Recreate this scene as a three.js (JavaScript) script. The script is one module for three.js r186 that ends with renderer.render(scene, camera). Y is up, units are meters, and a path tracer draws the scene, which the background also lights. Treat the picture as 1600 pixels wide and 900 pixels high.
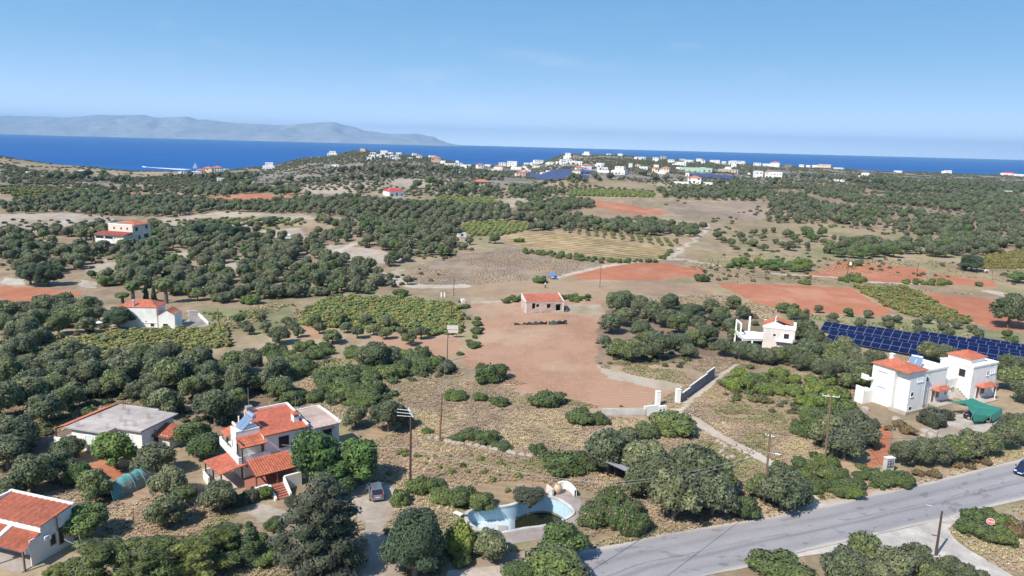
import * as THREE from 'three';
import { mergeGeometries } from 'three/addons/utils/BufferGeometryUtils.js';

// ---------------------------------------------------------------- camera, sky, sun, exposure
const FOCAL = 1120, EYE = 42, ROLL = THREE.MathUtils.degToRad(1.5), PITCH = Math.atan(224 / FOCAL);
const scene = new THREE.Scene();
const camera = new THREE.PerspectiveCamera(2 * THREE.MathUtils.radToDeg(Math.atan(450 / FOCAL)), 16 / 9, 1, 150000);
camera.rotation.order = 'YXZ';
camera.position.set(0, EYE, 0);
camera.rotation.set(-PITCH, 0, ROLL);

const SUN_AZ = THREE.MathUtils.degToRad(224), SUN_EL = THREE.MathUtils.degToRad(47);
const toSun = new THREE.Vector3(Math.sin(SUN_AZ) * Math.cos(SUN_EL), Math.sin(SUN_EL), -Math.cos(SUN_AZ) * Math.cos(SUN_EL));
const sun = new THREE.DirectionalLight(new THREE.Color(1, 0.95, 0.86), 4.7);
sun.name = 'sun';
sun.position.copy(toSun).multiplyScalar(400).add(new THREE.Vector3(0, 0, -130));
sun.target.position.set(0, 0, -130);
sun.castShadow = true;
sun.shadow.mapSize.set(4096, 4096);
Object.assign(sun.shadow.camera, { left: -260, right: 260, top: 260, bottom: -260, near: 1, far: 1200 });
sun.shadow.radius = 1;
scene.add(sun, sun.target);
scene.background = skyTexture();
scene.environment = scene.background;
scene.fog = new THREE.FogExp2(new THREE.Color(0.36, 0.65, 1.0), 0.00006);

const renderer = new THREE.WebGLRenderer({ antialias: true });
renderer.setSize(1024, 576);
renderer.toneMapping = THREE.LinearToneMapping;
renderer.toneMappingExposure = 1.3;
renderer.shadowMap.enabled = true;
renderer.shadowMap.type = THREE.PCFSoftShadowMap;

// ---------------------------------------------------------------- small maths
function rngOf(seed) { let s = seed >>> 0; return () => { s = (s + 0x6d2b79f5) >>> 0; let t = Math.imul(s ^ (s >>> 15), 1 | s); t = (t + Math.imul(t ^ (t >>> 7), 61 | t)) ^ t; return ((t ^ (t >>> 14)) >>> 0) / 4294967296; }; }
function hash2(ix, iy) { let h = Math.imul(ix, 374761393) + Math.imul(iy, 668265263); h = Math.imul(h ^ (h >>> 13), 1274126177); return ((h ^ (h >>> 16)) >>> 0) / 4294967296; }
function vnoise(x, y) {
  const ix = Math.floor(x), iy = Math.floor(y), fx = x - ix, fy = y - iy, u = fx * fx * (3 - 2 * fx), v = fy * fy * (3 - 2 * fy);
  const a = hash2(ix, iy), b = hash2(ix + 1, iy), c = hash2(ix, iy + 1), d = hash2(ix + 1, iy + 1);
  return a + (b - a) * u + (c - a) * v + (a - b - c + d) * u * v;
}
function fbm(x, y, n = 4) { let s = 0, a = 0.5, t = 0; for (let i = 0; i < n; i++) { s += a * vnoise(x, y); t += a; a *= 0.5; x = x * 2.03 + 17.1; y = y * 2.03 + 9.7; } return s / t; }
function clamp(x, a = 0, b = 1) { return Math.min(b, Math.max(a, x)); }
function sstep(a, b, x) { const t = clamp((x - a) / (b - a)); return t * t * (3 - 2 * t); }
function lerp(a, b, t) { return a + (b - a) * t; }
function table(list, x) { if (x <= list[0][0]) return list[0][1]; for (let i = 1; i < list.length; i++) if (x <= list[i][0]) { const [a, b] = [list[i - 1], list[i]]; let t = (x - a[0]) / (b[0] - a[0]); t = t * t * (3 - 2 * t); return lerp(a[1], b[1], t); } return list[list.length - 1][1]; }

function skyTexture() {
  const W = 1024, H = 512, data = new Float32Array(W * H * 4);
  for (let j = 0; j < H; j++) {
    const el = ((j + 0.5) / H - 0.5) * Math.PI, s = Math.max(0, Math.sin(el));
    for (let i = 0; i < W; i++) {
      const az = ((i + 0.5) / W - 0.5) * 2 * Math.PI, x = Math.cos(az) * Math.cos(el), z = Math.sin(az) * Math.cos(el);
      const c = x * toSun.x + Math.sin(el) * toSun.y + z * toSun.z;
      const k = Math.exp(-s * 26), k2 = Math.exp(-s * 6.5), q = Math.exp(-s * 1.5);       // pale air near the horizon, deeper blue above
      let r = lerp(0.035, 0.105, q) + 0.20 * k2 + 0.92 * k, g = lerp(0.10, 0.34, q) + 0.21 * k2 + 0.86 * k, b = lerp(0.28, 0.64, q) + 0.17 * k2 + 0.88 * k;
      const glow = 0.5 * Math.pow(Math.max(0, c), 24) + 0.14 * Math.pow(Math.max(0, c), 4);
      r += glow; g += glow * 0.97; b += glow * 0.9;
      if (el > 0 && el < 0.5) {                                    // a few thin low clouds
        const u = (az + Math.PI / 2) * 9, v = el * 46, n = fbm(u + 31, v + 5, 4), m = sstep(0.6, 0.85, n) * sstep(0.0, 0.02, el) * (1 - sstep(0.05, 0.2, el)) * 0.22;
        r = lerp(r, 0.82, m); g = lerp(g, 0.86, m); b = lerp(b, 0.92, m);
      }
      const o = (j * W + i) * 4; data[o] = r; data[o + 1] = g; data[o + 2] = b; data[o + 3] = 1;
    }
  }
  const t = new THREE.DataTexture(data, W, H, THREE.RGBAFormat, THREE.FloatType);
  t.mapping = THREE.EquirectangularReflectionMapping; t.magFilter = THREE.LinearFilter; t.minFilter = THREE.LinearFilter; t.needsUpdate = true;
  return t;
}

// ---------------------------------------------------------------- the lie of the land
// height of the rim by direction (x / distance), and how the land climbs to it and falls to the sea behind
const RIM = [[-1.5, 24], [-0.75, 17], [-0.62, 7], [-0.52, 1.5], [-0.42, 2], [-0.34, 5], [-0.27, 18], [-0.21, 27], [-0.13, 21], [-0.05, 9], [0.02, 9], [0.075, 28], [0.15, 28], [0.22, 23], [0.36, 17], [0.54, 11], [0.75, 10], [1.5, 12]];
const RIMD = [[-1.5, 900], [-0.6, 800], [-0.45, 820], [-0.3, 1020], [-0.1, 1100], [0.05, 1250], [0.75, 1320], [1.5, 1300]];
function height(x, z) {
  const D = Math.max(1, -z), r = x / D, d = table(RIMD, r);
  let h = table(RIM, r) * sstep(230, d * 0.93, D);
  h += (fbm(x / 60 + 3, z / 60 + 8, 3) - 0.5) * 3.2 * sstep(200, 420, D) ;
  h -= 75 * sstep(d, d + 420, D);
  return h;
}
function rayOf(px, py) {
  const u = px - 800, v = 450 - py, c = Math.cos(ROLL), s = Math.sin(ROLL), a = u * c - v * s, b = u * s + v * c;
  const dy = b / FOCAL, cp = Math.cos(PITCH), sp = Math.sin(PITCH);
  return [a / FOCAL, dy * cp - sp, -dy * sp - cp];
}
// where the line of sight through a point of the photograph (1600 x 900) meets the ground raised by h
function G(px, py, h = 0) {
  const d = rayOf(px, py);
  if (d[1] < -0.16) { const t = (h - EYE) / d[1]; if (-d[2] * t < 200) return [d[0] * t, d[2] * t]; }
  let t0 = 100, t = 100;
  for (; t < 3000; t *= 1.01) { if (EYE + d[1] * t < height(d[0] * t, d[2] * t) + h) break; t0 = t; }
  for (let i = 0; i < 20; i++) { const m = (t0 + t) / 2; if (EYE + d[1] * m < height(d[0] * m, d[2] * m) + h) t = m; else t0 = m; }
  return [d[0] * t, d[2] * t];
}
// photograph pixels per metre at a ground point
const scaleAt = (x, z) => FOCAL / (-z * Math.cos(PITCH) + EYE * Math.sin(PITCH));
function pix(x, y, z) {
  y -= EYE; const cp = Math.cos(PITCH), sp = Math.sin(PITCH), dy = y * cp - z * sp, dz = y * sp + z * cp, a = x / -dz * FOCAL, b = dy / -dz * FOCAL, c = Math.cos(ROLL), s = Math.sin(ROLL);
  return [800 + a * c + b * s, 450 - (-a * s + b * c)];
}
const inPoly = (p, x, y) => { let c = false; for (let i = 0, j = p.length - 1; i < p.length; j = i++) { const [xi, yi] = p[i], [xj, yj] = p[j]; if ((yi > y) !== (yj > y) && x < ((xj - xi) * (y - yi)) / (yj - yi) + xi) c = !c; } return c; };
const ground = (list) => list.map(([x, y]) => G(x, y));

// ---------------------------------------------------------------- naming and building helpers
const used = new Map();
function numbered(n) { const k = used.get(n) || 0; used.set(n, k + 1); return k ? n + '_' + String(k).padStart(3, '0') : n; }
function tag(o, label, category, group) { Object.assign(o.userData, { label, category }); if (group) o.userData.group = group; return o; }
function thing(name, label, category, [x, y, z] = [0, 0, 0], turn = 0, group) {
  const o = new THREE.Group(); o.name = numbered(name); scene.add(o); o.position.set(x, y, z); o.rotation.y = turn;
  return tag(o, label, category, group);
}
function put(name, geo, mat, parent) {
  const m = new THREE.Mesh(Array.isArray(geo) ? join(geo) : geo, mat);
  m.name = parent ? name : numbered(name); m.castShadow = m.receiveShadow = true; (parent || scene).add(m); return m;
}
function struct(name, geo, mat) { const m = put(name, geo, mat); m.userData.kind = 'structure'; return m; }
function join(list) {
  const flat = list.flat(9).map((g) => { let q = g.index ? g.toNonIndexed() : g; for (const k of Object.keys(q.attributes)) if (!['position', 'normal', 'uv'].includes(k)) q.deleteAttribute(k); return q; });
  return flat.length === 1 ? flat[0] : mergeGeometries(flat);
}
// uv in metres, each face looked at along its main axis
function metreUV(g) {
  const q = g.index ? g.toNonIndexed() : g, p = q.attributes.position, n = q.attributes.normal, uv = new Float32Array(p.count * 2);
  for (let i = 0; i < p.count; i++) {
    const ax = Math.abs(n.getX(i)), ay = Math.abs(n.getY(i)), az = Math.abs(n.getZ(i));
    if (ay > ax && ay > az) { uv[2 * i] = p.getX(i); uv[2 * i + 1] = p.getZ(i); } else if (ax > az) { uv[2 * i] = p.getZ(i); uv[2 * i + 1] = p.getY(i); } else { uv[2 * i] = p.getX(i); uv[2 * i + 1] = p.getY(i); }
  }
  q.setAttribute('uv', new THREE.BufferAttribute(uv, 2)); return q;
}
// box from min corner to max corner
function bx(x0, y0, z0, x1, y1, z1) { const g = new THREE.BoxGeometry(x1 - x0, y1 - y0, z1 - z0); g.translate((x0 + x1) / 2, (y0 + y1) / 2, (z0 + z1) / 2); return metreUV(g); }
function cyl(a, b, r0, r1 = r0, n = 8) {
  const A = new THREE.Vector3(...a), B = new THREE.Vector3(...b), d = B.clone().sub(A), g = new THREE.CylinderGeometry(r1, r0, d.length(), n, 1);
  g.translate(0, d.length() / 2, 0); g.applyQuaternion(new THREE.Quaternion().setFromUnitVectors(new THREE.Vector3(0, 1, 0), d.clone().normalize())); g.translate(...a); return g.toNonIndexed();
}
// a prism: outline in (x, y) pushed along z from z0 to z1
function prism(pts, z0, z1) { const g = new THREE.ExtrudeGeometry(new THREE.Shape(pts.map((p) => new THREE.Vector2(...p))), { depth: z1 - z0, bevelEnabled: false }); g.translate(0, 0, z0); return metreUV(g); }
// an outline in (x, z) given a thickness from y0 to y1
function slab(pts, y0, y1) { const g = new THREE.ExtrudeGeometry(new THREE.Shape(pts.map(([x, z]) => new THREE.Vector2(x, -z))), { depth: y1 - y0, bevelEnabled: false }); g.rotateX(-Math.PI / 2); g.translate(0, y0, 0); return metreUV(g); }
function tube(pts, r, n = 5, seg = 0) { const c = new THREE.CatmullRomCurve3(pts.map((p) => new THREE.Vector3(...p)), false, 'centripetal'); return new THREE.TubeGeometry(c, seg || pts.length * 5, r, n, false); }
function quads(list) {               // list of [a, b, c, d] corners, counter-clockwise from outside
  const pos = []; for (const [a, b, c, d] of list) pos.push(...a, ...b, ...c, ...a, ...c, ...d);
  const g = new THREE.BufferGeometry(); g.setAttribute('position', new THREE.Float32BufferAttribute(pos, 3)); g.computeVertexNormals(); g.setAttribute('uv', new THREE.Float32BufferAttribute(new Float32Array(pos.length / 3 * 2), 2)); return metreUV(g);
}
// a hull-like solid with four-sided base and a ridge or point: corners [x,y,z], given as faces
function hip(x0, z0, x1, z1, y0, y1, t = 0.12) {   // hip roof, ridge along the longer side
  const w = x1 - x0, d = z1 - z0, m = Math.min(w, d) / 2, a = w >= d ? [[x0 + m, y1, z0 + d / 2], [x1 - m, y1, z0 + d / 2]] : [[x0 + w / 2, y1, z0 + m], [x0 + w / 2, y1, z1 - m]];
  const A = [x0, y0, z0], B = [x1, y0, z0], C = [x1, y0, z1], D = [x0, y0, z1], dn = (p) => [p[0], p[1] - t, p[2]], [P, Q] = a;
  const f = w >= d ? [[D, C, Q, P], [B, A, P, Q], [A, D, P, P], [C, B, Q, Q]] : [[D, C, Q, Q], [B, A, P, P], [A, D, Q, P], [C, B, P, Q]];
  for (const [p, q] of [[D, C], [C, B], [B, A], [A, D]]) f.push([dn(p), dn(q), q, p]);
  f.push([dn(A), dn(B), dn(C), dn(D)]);
  return quads(f);
}
// a slope of roof tiles as real relief: a, b along the eave, c above b, d above a
function tiles(a, b, c, d, pitch = 0.26, course = 0.42, amp = 0.045) {
  const A = new THREE.Vector3(...a), B = new THREE.Vector3(...b), C = new THREE.Vector3(...c), D = new THREE.Vector3(...d);
  const nu = Math.max(2, Math.round(A.distanceTo(B) / pitch)) * 4, nc = Math.max(1, Math.round(A.distanceTo(D) / course)), N = B.clone().sub(A).cross(D.clone().sub(A)).normalize();
  const P = (i, v, lift) => { const u = i / nu, p = A.clone().lerp(B, u).lerp(D.clone().lerp(C, u), v); return p.addScaledVector(N, lift + amp * (0.5 + 0.5 * Math.cos(i / 4 * 2 * Math.PI))).toArray(); };
  const out = [];
  for (let j = 0; j < nc; j++) for (let i = 0; i < nu; i++) {
    const v0 = j / nc, v1 = (j + 1) / nc;
    out.push([P(i, v0, 0.03), P(i + 1, v0, 0.03), P(i + 1, v1, 0), P(i, v1, 0)]);
    if (i % 2 === 0) out.push([P(i, v0, -0.03), P(i + 2, v0, -0.03), P(i + 2, v0, 0.03), P(i, v0, 0.03)]);
  }
  return quads(out);
}

// ---------------------------------------------------------------- soils and fields (outlines measured on the photograph, then laid on the land)
const RED = 1, TAN = 2, VINE = 3, TRACK = 4, EARTH = 5, GREEN = 6, STRAW = 7, STUBBLE = 8, GROVE = 9, SCRUB = 10, GRAVEL = 11, BROWN = 12, ROCK = 13, REDVINE = 14, PALE = 15, LEAFLITTER = 16;
const FIELDS = [
  [SCRUB, [[0, 262], [120, 275], [260, 278], [400, 266], [425, 258], [500, 240], [560, 233], [640, 240], [700, 250], [800, 262], [880, 245], [960, 242], [1100, 252], [1250, 268], [1400, 275], [1600, 282], [1600, 300], [1250, 285], [1000, 285], [800, 290], [700, 285], [560, 300], [400, 290], [200, 290], [0, 290]]],
  [GROVE, [[0, 316], [130, 298], [204, 299], [400, 317], [430, 308], [560, 308], [700, 318], [800, 320], [960, 330], [1100, 355], [1100, 367], [950, 362], [800, 358], [720, 345], [560, 340], [400, 335], [0, 334]]],
  [GROVE, [[0, 365], [160, 350], [420, 350], [560, 360], [700, 375], [740, 392], [640, 405], [560, 430], [640, 452], [520, 460], [430, 478], [300, 500], [0, 440]]],
  [GROVE, [[1180, 345], [1200, 280], [1600, 300], [1600, 400], [1500, 398], [1330, 352]]],
  [PALE, [[0, 335], [100, 332], [180, 340], [172, 352], [100, 362], [0, 365]]],
  [ROCK, [[84, 352], [96, 336], [118, 334], [112, 345], [98, 358]]],
  [PALE, [[268, 342], [345, 330], [470, 334], [500, 342], [420, 348], [380, 356], [270, 350]]],
  [PALE, [[500, 404], [512, 382], [560, 386], [605, 394], [640, 404], [600, 412]]], [PALE, [[225, 348], [262, 340], [285, 352], [260, 362]]], [PALE, [[255, 400], [280, 388], [300, 396], [290, 412]]], [PALE, [[130, 418], [165, 405], [190, 412], [175, 430], [140, 428]]], [PALE, [[340, 418], [380, 402], [400, 412], [370, 432]]], [PALE, [[600, 432], [620, 418], [650, 428], [640, 442]]],
  [PALE, [[410, 372], [412, 358], [470, 356], [480, 374]]],
  [VINE, [[0, 300], [0, 290], [70, 289], [130, 296], [120, 306], [50, 312]]],
  [BROWN, [[160, 298], [165, 287], [270, 287], [276, 300], [220, 303]]],
  [RED, [[282, 309], [400, 302], [470, 305], [475, 312], [400, 316], [300, 314]]],
  [RED, [[130, 299], [200, 299], [280, 306], [200, 308]]],
  [EARTH, [[575, 316], [640, 308], [668, 310], [660, 318], [600, 321]]],
  [VINE, [[664, 316], [690, 306], [765, 307], [780, 318], [720, 321]]],
  [PALE, [[778, 318], [795, 309], [820, 311], [800, 325], [785, 324]]],
  [PALE, [[470, 300], [480, 288], [560, 285], [640, 278], [735, 280], [725, 292], [600, 296], [530, 304]]],
  [VINE, [[715, 358], [730, 348], [790, 346], [850, 352], [810, 362], [780, 368], [740, 366]]],
  [VINE, [[882, 305], [892, 295], [1000, 298], [1024, 302], [1020, 308], [940, 306]]],
  [EARTH, [[905, 295], [900, 284], [1000, 284], [1040, 290], [1020, 300]]],
  [BROWN, [[890, 334], [917, 320], [985, 330], [1040, 336], [980, 346], [930, 342]]],
  [RED, [[917, 317], [925, 312], [960, 316], [1040, 330], [1046, 334], [1000, 337], [960, 330]]],
  [STUBBLE, [[1040, 330], [1045, 316], [1180, 316], [1230, 325], [1190, 345], [1080, 340]]],
  [EARTH, [[1105, 372], [1130, 345], [1300, 348], [1430, 365], [1450, 374], [1330, 380], [1260, 396], [1110, 385]]],
  [GREEN, [[1262, 395], [1330, 378], [1390, 372], [1418, 376], [1380, 388], [1300, 404], [1240, 404]]],
  [STRAW, [[784, 374], [805, 364], [870, 363], [960, 374], [1046, 388], [1030, 404], [958, 404], [900, 397], [820, 386]]],
  [BROWN, [[880, 362], [930, 357], [1066, 374], [1064, 386], [960, 372]]],
  [STUBBLE, [[640, 440], [625, 425], [700, 400], [800, 388], [840, 394], [935, 405], [945, 412], [868, 434], [790, 444], [700, 446]]],
  [EARTH, [[1060, 405], [1075, 390], [1160, 395], [1250, 405], [1380, 405], [1500, 412], [1600, 415], [1600, 470], [1440, 455], [1330, 447], [1120, 440], [1110, 418]]],
  [RED, [[884, 435], [910, 424], [943, 413], [1030, 410], [1104, 420], [1096, 432], [1030, 438], [953, 438]]],
  [BROWN, [[712, 458], [716, 448], [800, 441], [940, 441], [1110, 443], [1122, 455], [1105, 461], [1000, 458], [940, 466], [800, 468]]],
  [RED, [[1256, 431], [1307, 408], [1450, 421], [1444, 437], [1404, 442], [1356, 439]]],
  [RED, [[1455, 437], [1462, 427], [1556, 440], [1555, 449], [1460, 443]]],
  [REDVINE, [[1530, 420], [1540, 398], [1600, 390], [1600, 420]]],
  [RED, [[1115, 442], [1200, 444], [1330, 449], [1360, 470], [1396, 486], [1376, 496], [1310, 490], [1240, 488], [1180, 474]]],
  [VINE, [[1328, 447], [1420, 449], [1522, 503], [1507, 509], [1417, 494], [1389, 482]]],
  [RED, [[1438, 457], [1600, 472], [1600, 518], [1553, 515], [1524, 504]]],
  [GREEN, [[1215, 485], [1260, 490], [1400, 497], [1520, 512], [1600, 522], [1600, 545], [1440, 530], [1280, 507], [1230, 510]]],
  [RED, [[0, 447], [60, 450], [130, 456], [112, 469], [46, 475], [0, 472]]],
  [ROCK, [[0, 445], [6, 433], [36, 437], [40, 446]]], [ROCK, [[122, 449], [128, 437], [150, 440], [152, 450]]],
  [VINE, [[35, 558], [80, 535], [180, 518], [352, 508], [366, 540], [280, 552], [230, 562], [40, 568]]],
  [GREEN, [[300, 495], [320, 480], [450, 480], [470, 500], [420, 515], [350, 510]]],
  [VINE, [[468, 507], [474, 480], [523, 464], [610, 464], [712, 475], [727, 500], [719, 523], [676, 525]]],
  [TAN, [[560, 545], [600, 520], [660, 528], [700, 520], [722, 528], [722, 552], [690, 562], [640, 552]]],
  [TAN, [[470, 530], [478, 508], [500, 508], [505, 530]]],
  [PALE, [[725, 492], [738, 470], [780, 470], [820, 474], [810, 480], [760, 490]]],
  [TAN, [[733, 475], [822, 470], [940, 469], [945, 492], [942, 520], [935, 550], [930, 572], [945, 582], [1000, 590], [1060, 598], [1064, 608], [1040, 622], [1005, 636], [940, 637], [900, 634], [880, 622], [830, 616], [790, 602], [765, 577], [730, 577], [720, 562], [740, 540], [754, 520], [745, 500]]],
  [PALE, [[880, 490], [885, 476], [938, 476], [942, 490]]], [PALE, [[930, 572], [1000, 588], [1060, 598], [1068, 606], [1030, 610], [950, 590]]],
  [TAN, [[440, 612], [450, 600], [490, 598], [510, 606], [490, 614]]],
  [LEAFLITTER, [[930, 570], [935, 500], [960, 475], [1120, 480], [1280, 520], [1290, 560], [1150, 580], [1080, 560], [1000, 575]]],
  [BROWN, [[560, 680], [600, 668], [680, 698], [800, 738], [900, 762], [870, 792], [760, 782], [640, 740], [590, 720]]],
  [LEAFLITTER, [[0, 560], [250, 550], [430, 570], [440, 640], [330, 690], [100, 690], [0, 740]]],
  [BROWN, [[90, 800], [160, 770], [260, 745], [330, 790], [320, 850], [120, 870]]],
  [RED, [[125, 735], [160, 715], [190, 735], [180, 748]]],
  [GRAVEL, [[380, 800], [400, 788], [450, 800], [545, 775], [570, 758], [612, 756], [618, 790], [600, 830], [640, 905], [545, 905], [575, 850], [562, 812], [450, 815], [400, 812]]],
  [GRAVEL, [[68, 706], [100, 690], [130, 700], [110, 712]]],
  [GRAVEL, [[1440, 680], [1455, 668], [1500, 650], [1570, 650], [1600, 658], [1600, 668], [1560, 668], [1470, 692]]],
  [GRAVEL, [[294, 485], [310, 485], [326, 508], [296, 513]]],
  [GRAVEL, [[930, 868], [910, 845], [700, 880], [700, 905], [930, 905]]],
  [RED, [[1348, 735], [1364, 700], [1374, 666], [1394, 668], [1390, 722]]],
  [PALE, [[1560, 830], [1575, 800], [1600, 795], [1600, 850]]],
  [PALE, [[920, 860], [980, 842], [1300, 782], [1600, 712], [1600, 728], [1300, 792], [1000, 850]]],
  [BROWN, [[1085, 640], [1130, 600], [1250, 640], [1270, 690], [1180, 690]]],
];
const TRACKS = [   // pale dirt tracks: centre line, width in metres
  [[[1055, 640], [1085, 655], [1120, 680], [1160, 700], [1200, 722], [1240, 752], [1272, 786], [1290, 806]], 1.9],
  [[[1062, 640], [1095, 610], [1130, 582], [1150, 570]], 1.3],
  [[[548, 380], [527, 393], [540, 404], [570, 414]], 4], [[[597, 428], [620, 440], [650, 447], [692, 448], [720, 447]], 5.5],
  [[[868, 434], [938, 417], [1000, 408], [1060, 404], [1120, 415]], 3], [[[1042, 405], [1066, 388], [1092, 368], [1106, 350]], 2.0],
  [[[1200, 427], [1300, 433], [1360, 441], [1450, 444]], 2.4], [[[1548, 456], [1600, 469]], 5],
];
function rasterOf(R, nx, nz) {
  const a = new Uint8Array(nx * nz), sx = nx / (R[1] - R[0]), sz = nz / (R[3] - R[2]);
  for (const [id, poly] of FIELDS) {
    const q = ground(poly).map(([x, z]) => [(x - R[0]) * sx, (z - R[2]) * sz]);
    let lo = 1e9, hi = -1e9; for (const p of q) { lo = Math.min(lo, p[1]); hi = Math.max(hi, p[1]); }
    for (let j = Math.max(0, Math.floor(lo)); j <= Math.min(nz - 1, hi); j++) {
      const xs = []; for (let i = 0, k = q.length - 1; i < q.length; k = i++) { const [x1, y1] = q[i], [x2, y2] = q[k], y = j + 0.5; if ((y1 > y) !== (y2 > y)) xs.push(x1 + (y - y1) / (y2 - y1) * (x2 - x1)); }
      xs.sort((m, n) => m - n);
      for (let k = 0; k + 1 < xs.length; k += 2) for (let i = Math.max(0, Math.round(xs[k])); i < Math.min(nx, xs[k + 1]); i++) a[j * nx + i] = id;
    }
  }
  for (const [line, w] of TRACKS) {
    const q = ground(line);
    for (let k = 0; k + 1 < q.length; k++) {
      const [ax, az] = q[k], [bx_, bz] = q[k + 1], dx = bx_ - ax, dz = bz - az, L = dx * dx + dz * dz;
      for (let j = Math.max(0, Math.floor((Math.min(az, bz) - w - R[2]) * sz)); j < Math.min(nz, (Math.max(az, bz) + w - R[2]) * sz); j++)
        for (let i = Math.max(0, Math.floor((Math.min(ax, bx_) - w - R[0]) * sx)); i < Math.min(nx, (Math.max(ax, bx_) + w - R[0]) * sx); i++) {
          const x = R[0] + i / sx, z = R[2] + j / sz, t = clamp(((x - ax) * dx + (z - az) * dz) / L);
          if (Math.hypot(x - ax - t * dx, z - az - t * dz) < w / 2) a[j * nx + i] = TRACK;
        }
    }
  }
  return a;
}
// base colours (linear) of each soil: [dark, light, tint]
const SOIL = {
  0: [[0.27, 0.20, 0.125], [0.46, 0.345, 0.22], [0.29, 0.255, 0.12]],
  [RED]: [[0.40, 0.14, 0.07], [0.54, 0.205, 0.105], [0.50, 0.235, 0.14]],
  [TAN]: [[0.36, 0.195, 0.118], [0.50, 0.295, 0.19], [0.47, 0.315, 0.215]],
  [VINE]: [[0.20, 0.15, 0.08], [0.34, 0.25, 0.14], [0.16, 0.17, 0.05]],
  [TRACK]: [[0.46, 0.37, 0.29], [0.62, 0.54, 0.45], [0.5, 0.4, 0.3]],
  [EARTH]: [[0.27, 0.195, 0.115], [0.42, 0.305, 0.185], [0.26, 0.24, 0.10]],
  [GREEN]: [[0.20, 0.19, 0.09], [0.32, 0.29, 0.15], [0.22, 0.24, 0.10]],
  [STRAW]: [[0.17, 0.13, 0.05], [0.60, 0.42, 0.22], [0.34, 0.23, 0.11]],
  [STUBBLE]: [[0.25, 0.185, 0.135], [0.39, 0.29, 0.21], [0.36, 0.26, 0.16]],
  [GROVE]: [[0.24, 0.165, 0.105], [0.40, 0.285, 0.185], [0.23, 0.20, 0.095]],
  [SCRUB]: [[0.19, 0.16, 0.13], [0.34, 0.275, 0.23], [0.18, 0.17, 0.11]],
  [GRAVEL]: [[0.36, 0.29, 0.23], [0.54, 0.46, 0.38], [0.42, 0.30, 0.22]],
  [BROWN]: [[0.30, 0.195, 0.125], [0.44, 0.30, 0.195], [0.38, 0.27, 0.15]],
  [ROCK]: [[0.38, 0.31, 0.25], [0.60, 0.53, 0.46], [0.45, 0.34, 0.25]],
  [REDVINE]: [[0.28, 0.17, 0.09], [0.36, 0.22, 0.11], [0.2, 0.17, 0.07]],
  [PALE]: [[0.36, 0.285, 0.22], [0.52, 0.43, 0.335], [0.36, 0.30, 0.19]],
  [LEAFLITTER]: [[0.20, 0.135, 0.095], [0.34, 0.24, 0.165], [0.22, 0.17, 0.09]],
};
const ROWS = { [STRAW]: [120, 4.6], [RED]: [97, 1.5], [TAN]: [80, 1.1], [VINE]: [60, 2.4], [BROWN]: [105, 1.4] };   // furrows: bearing, spacing
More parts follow.
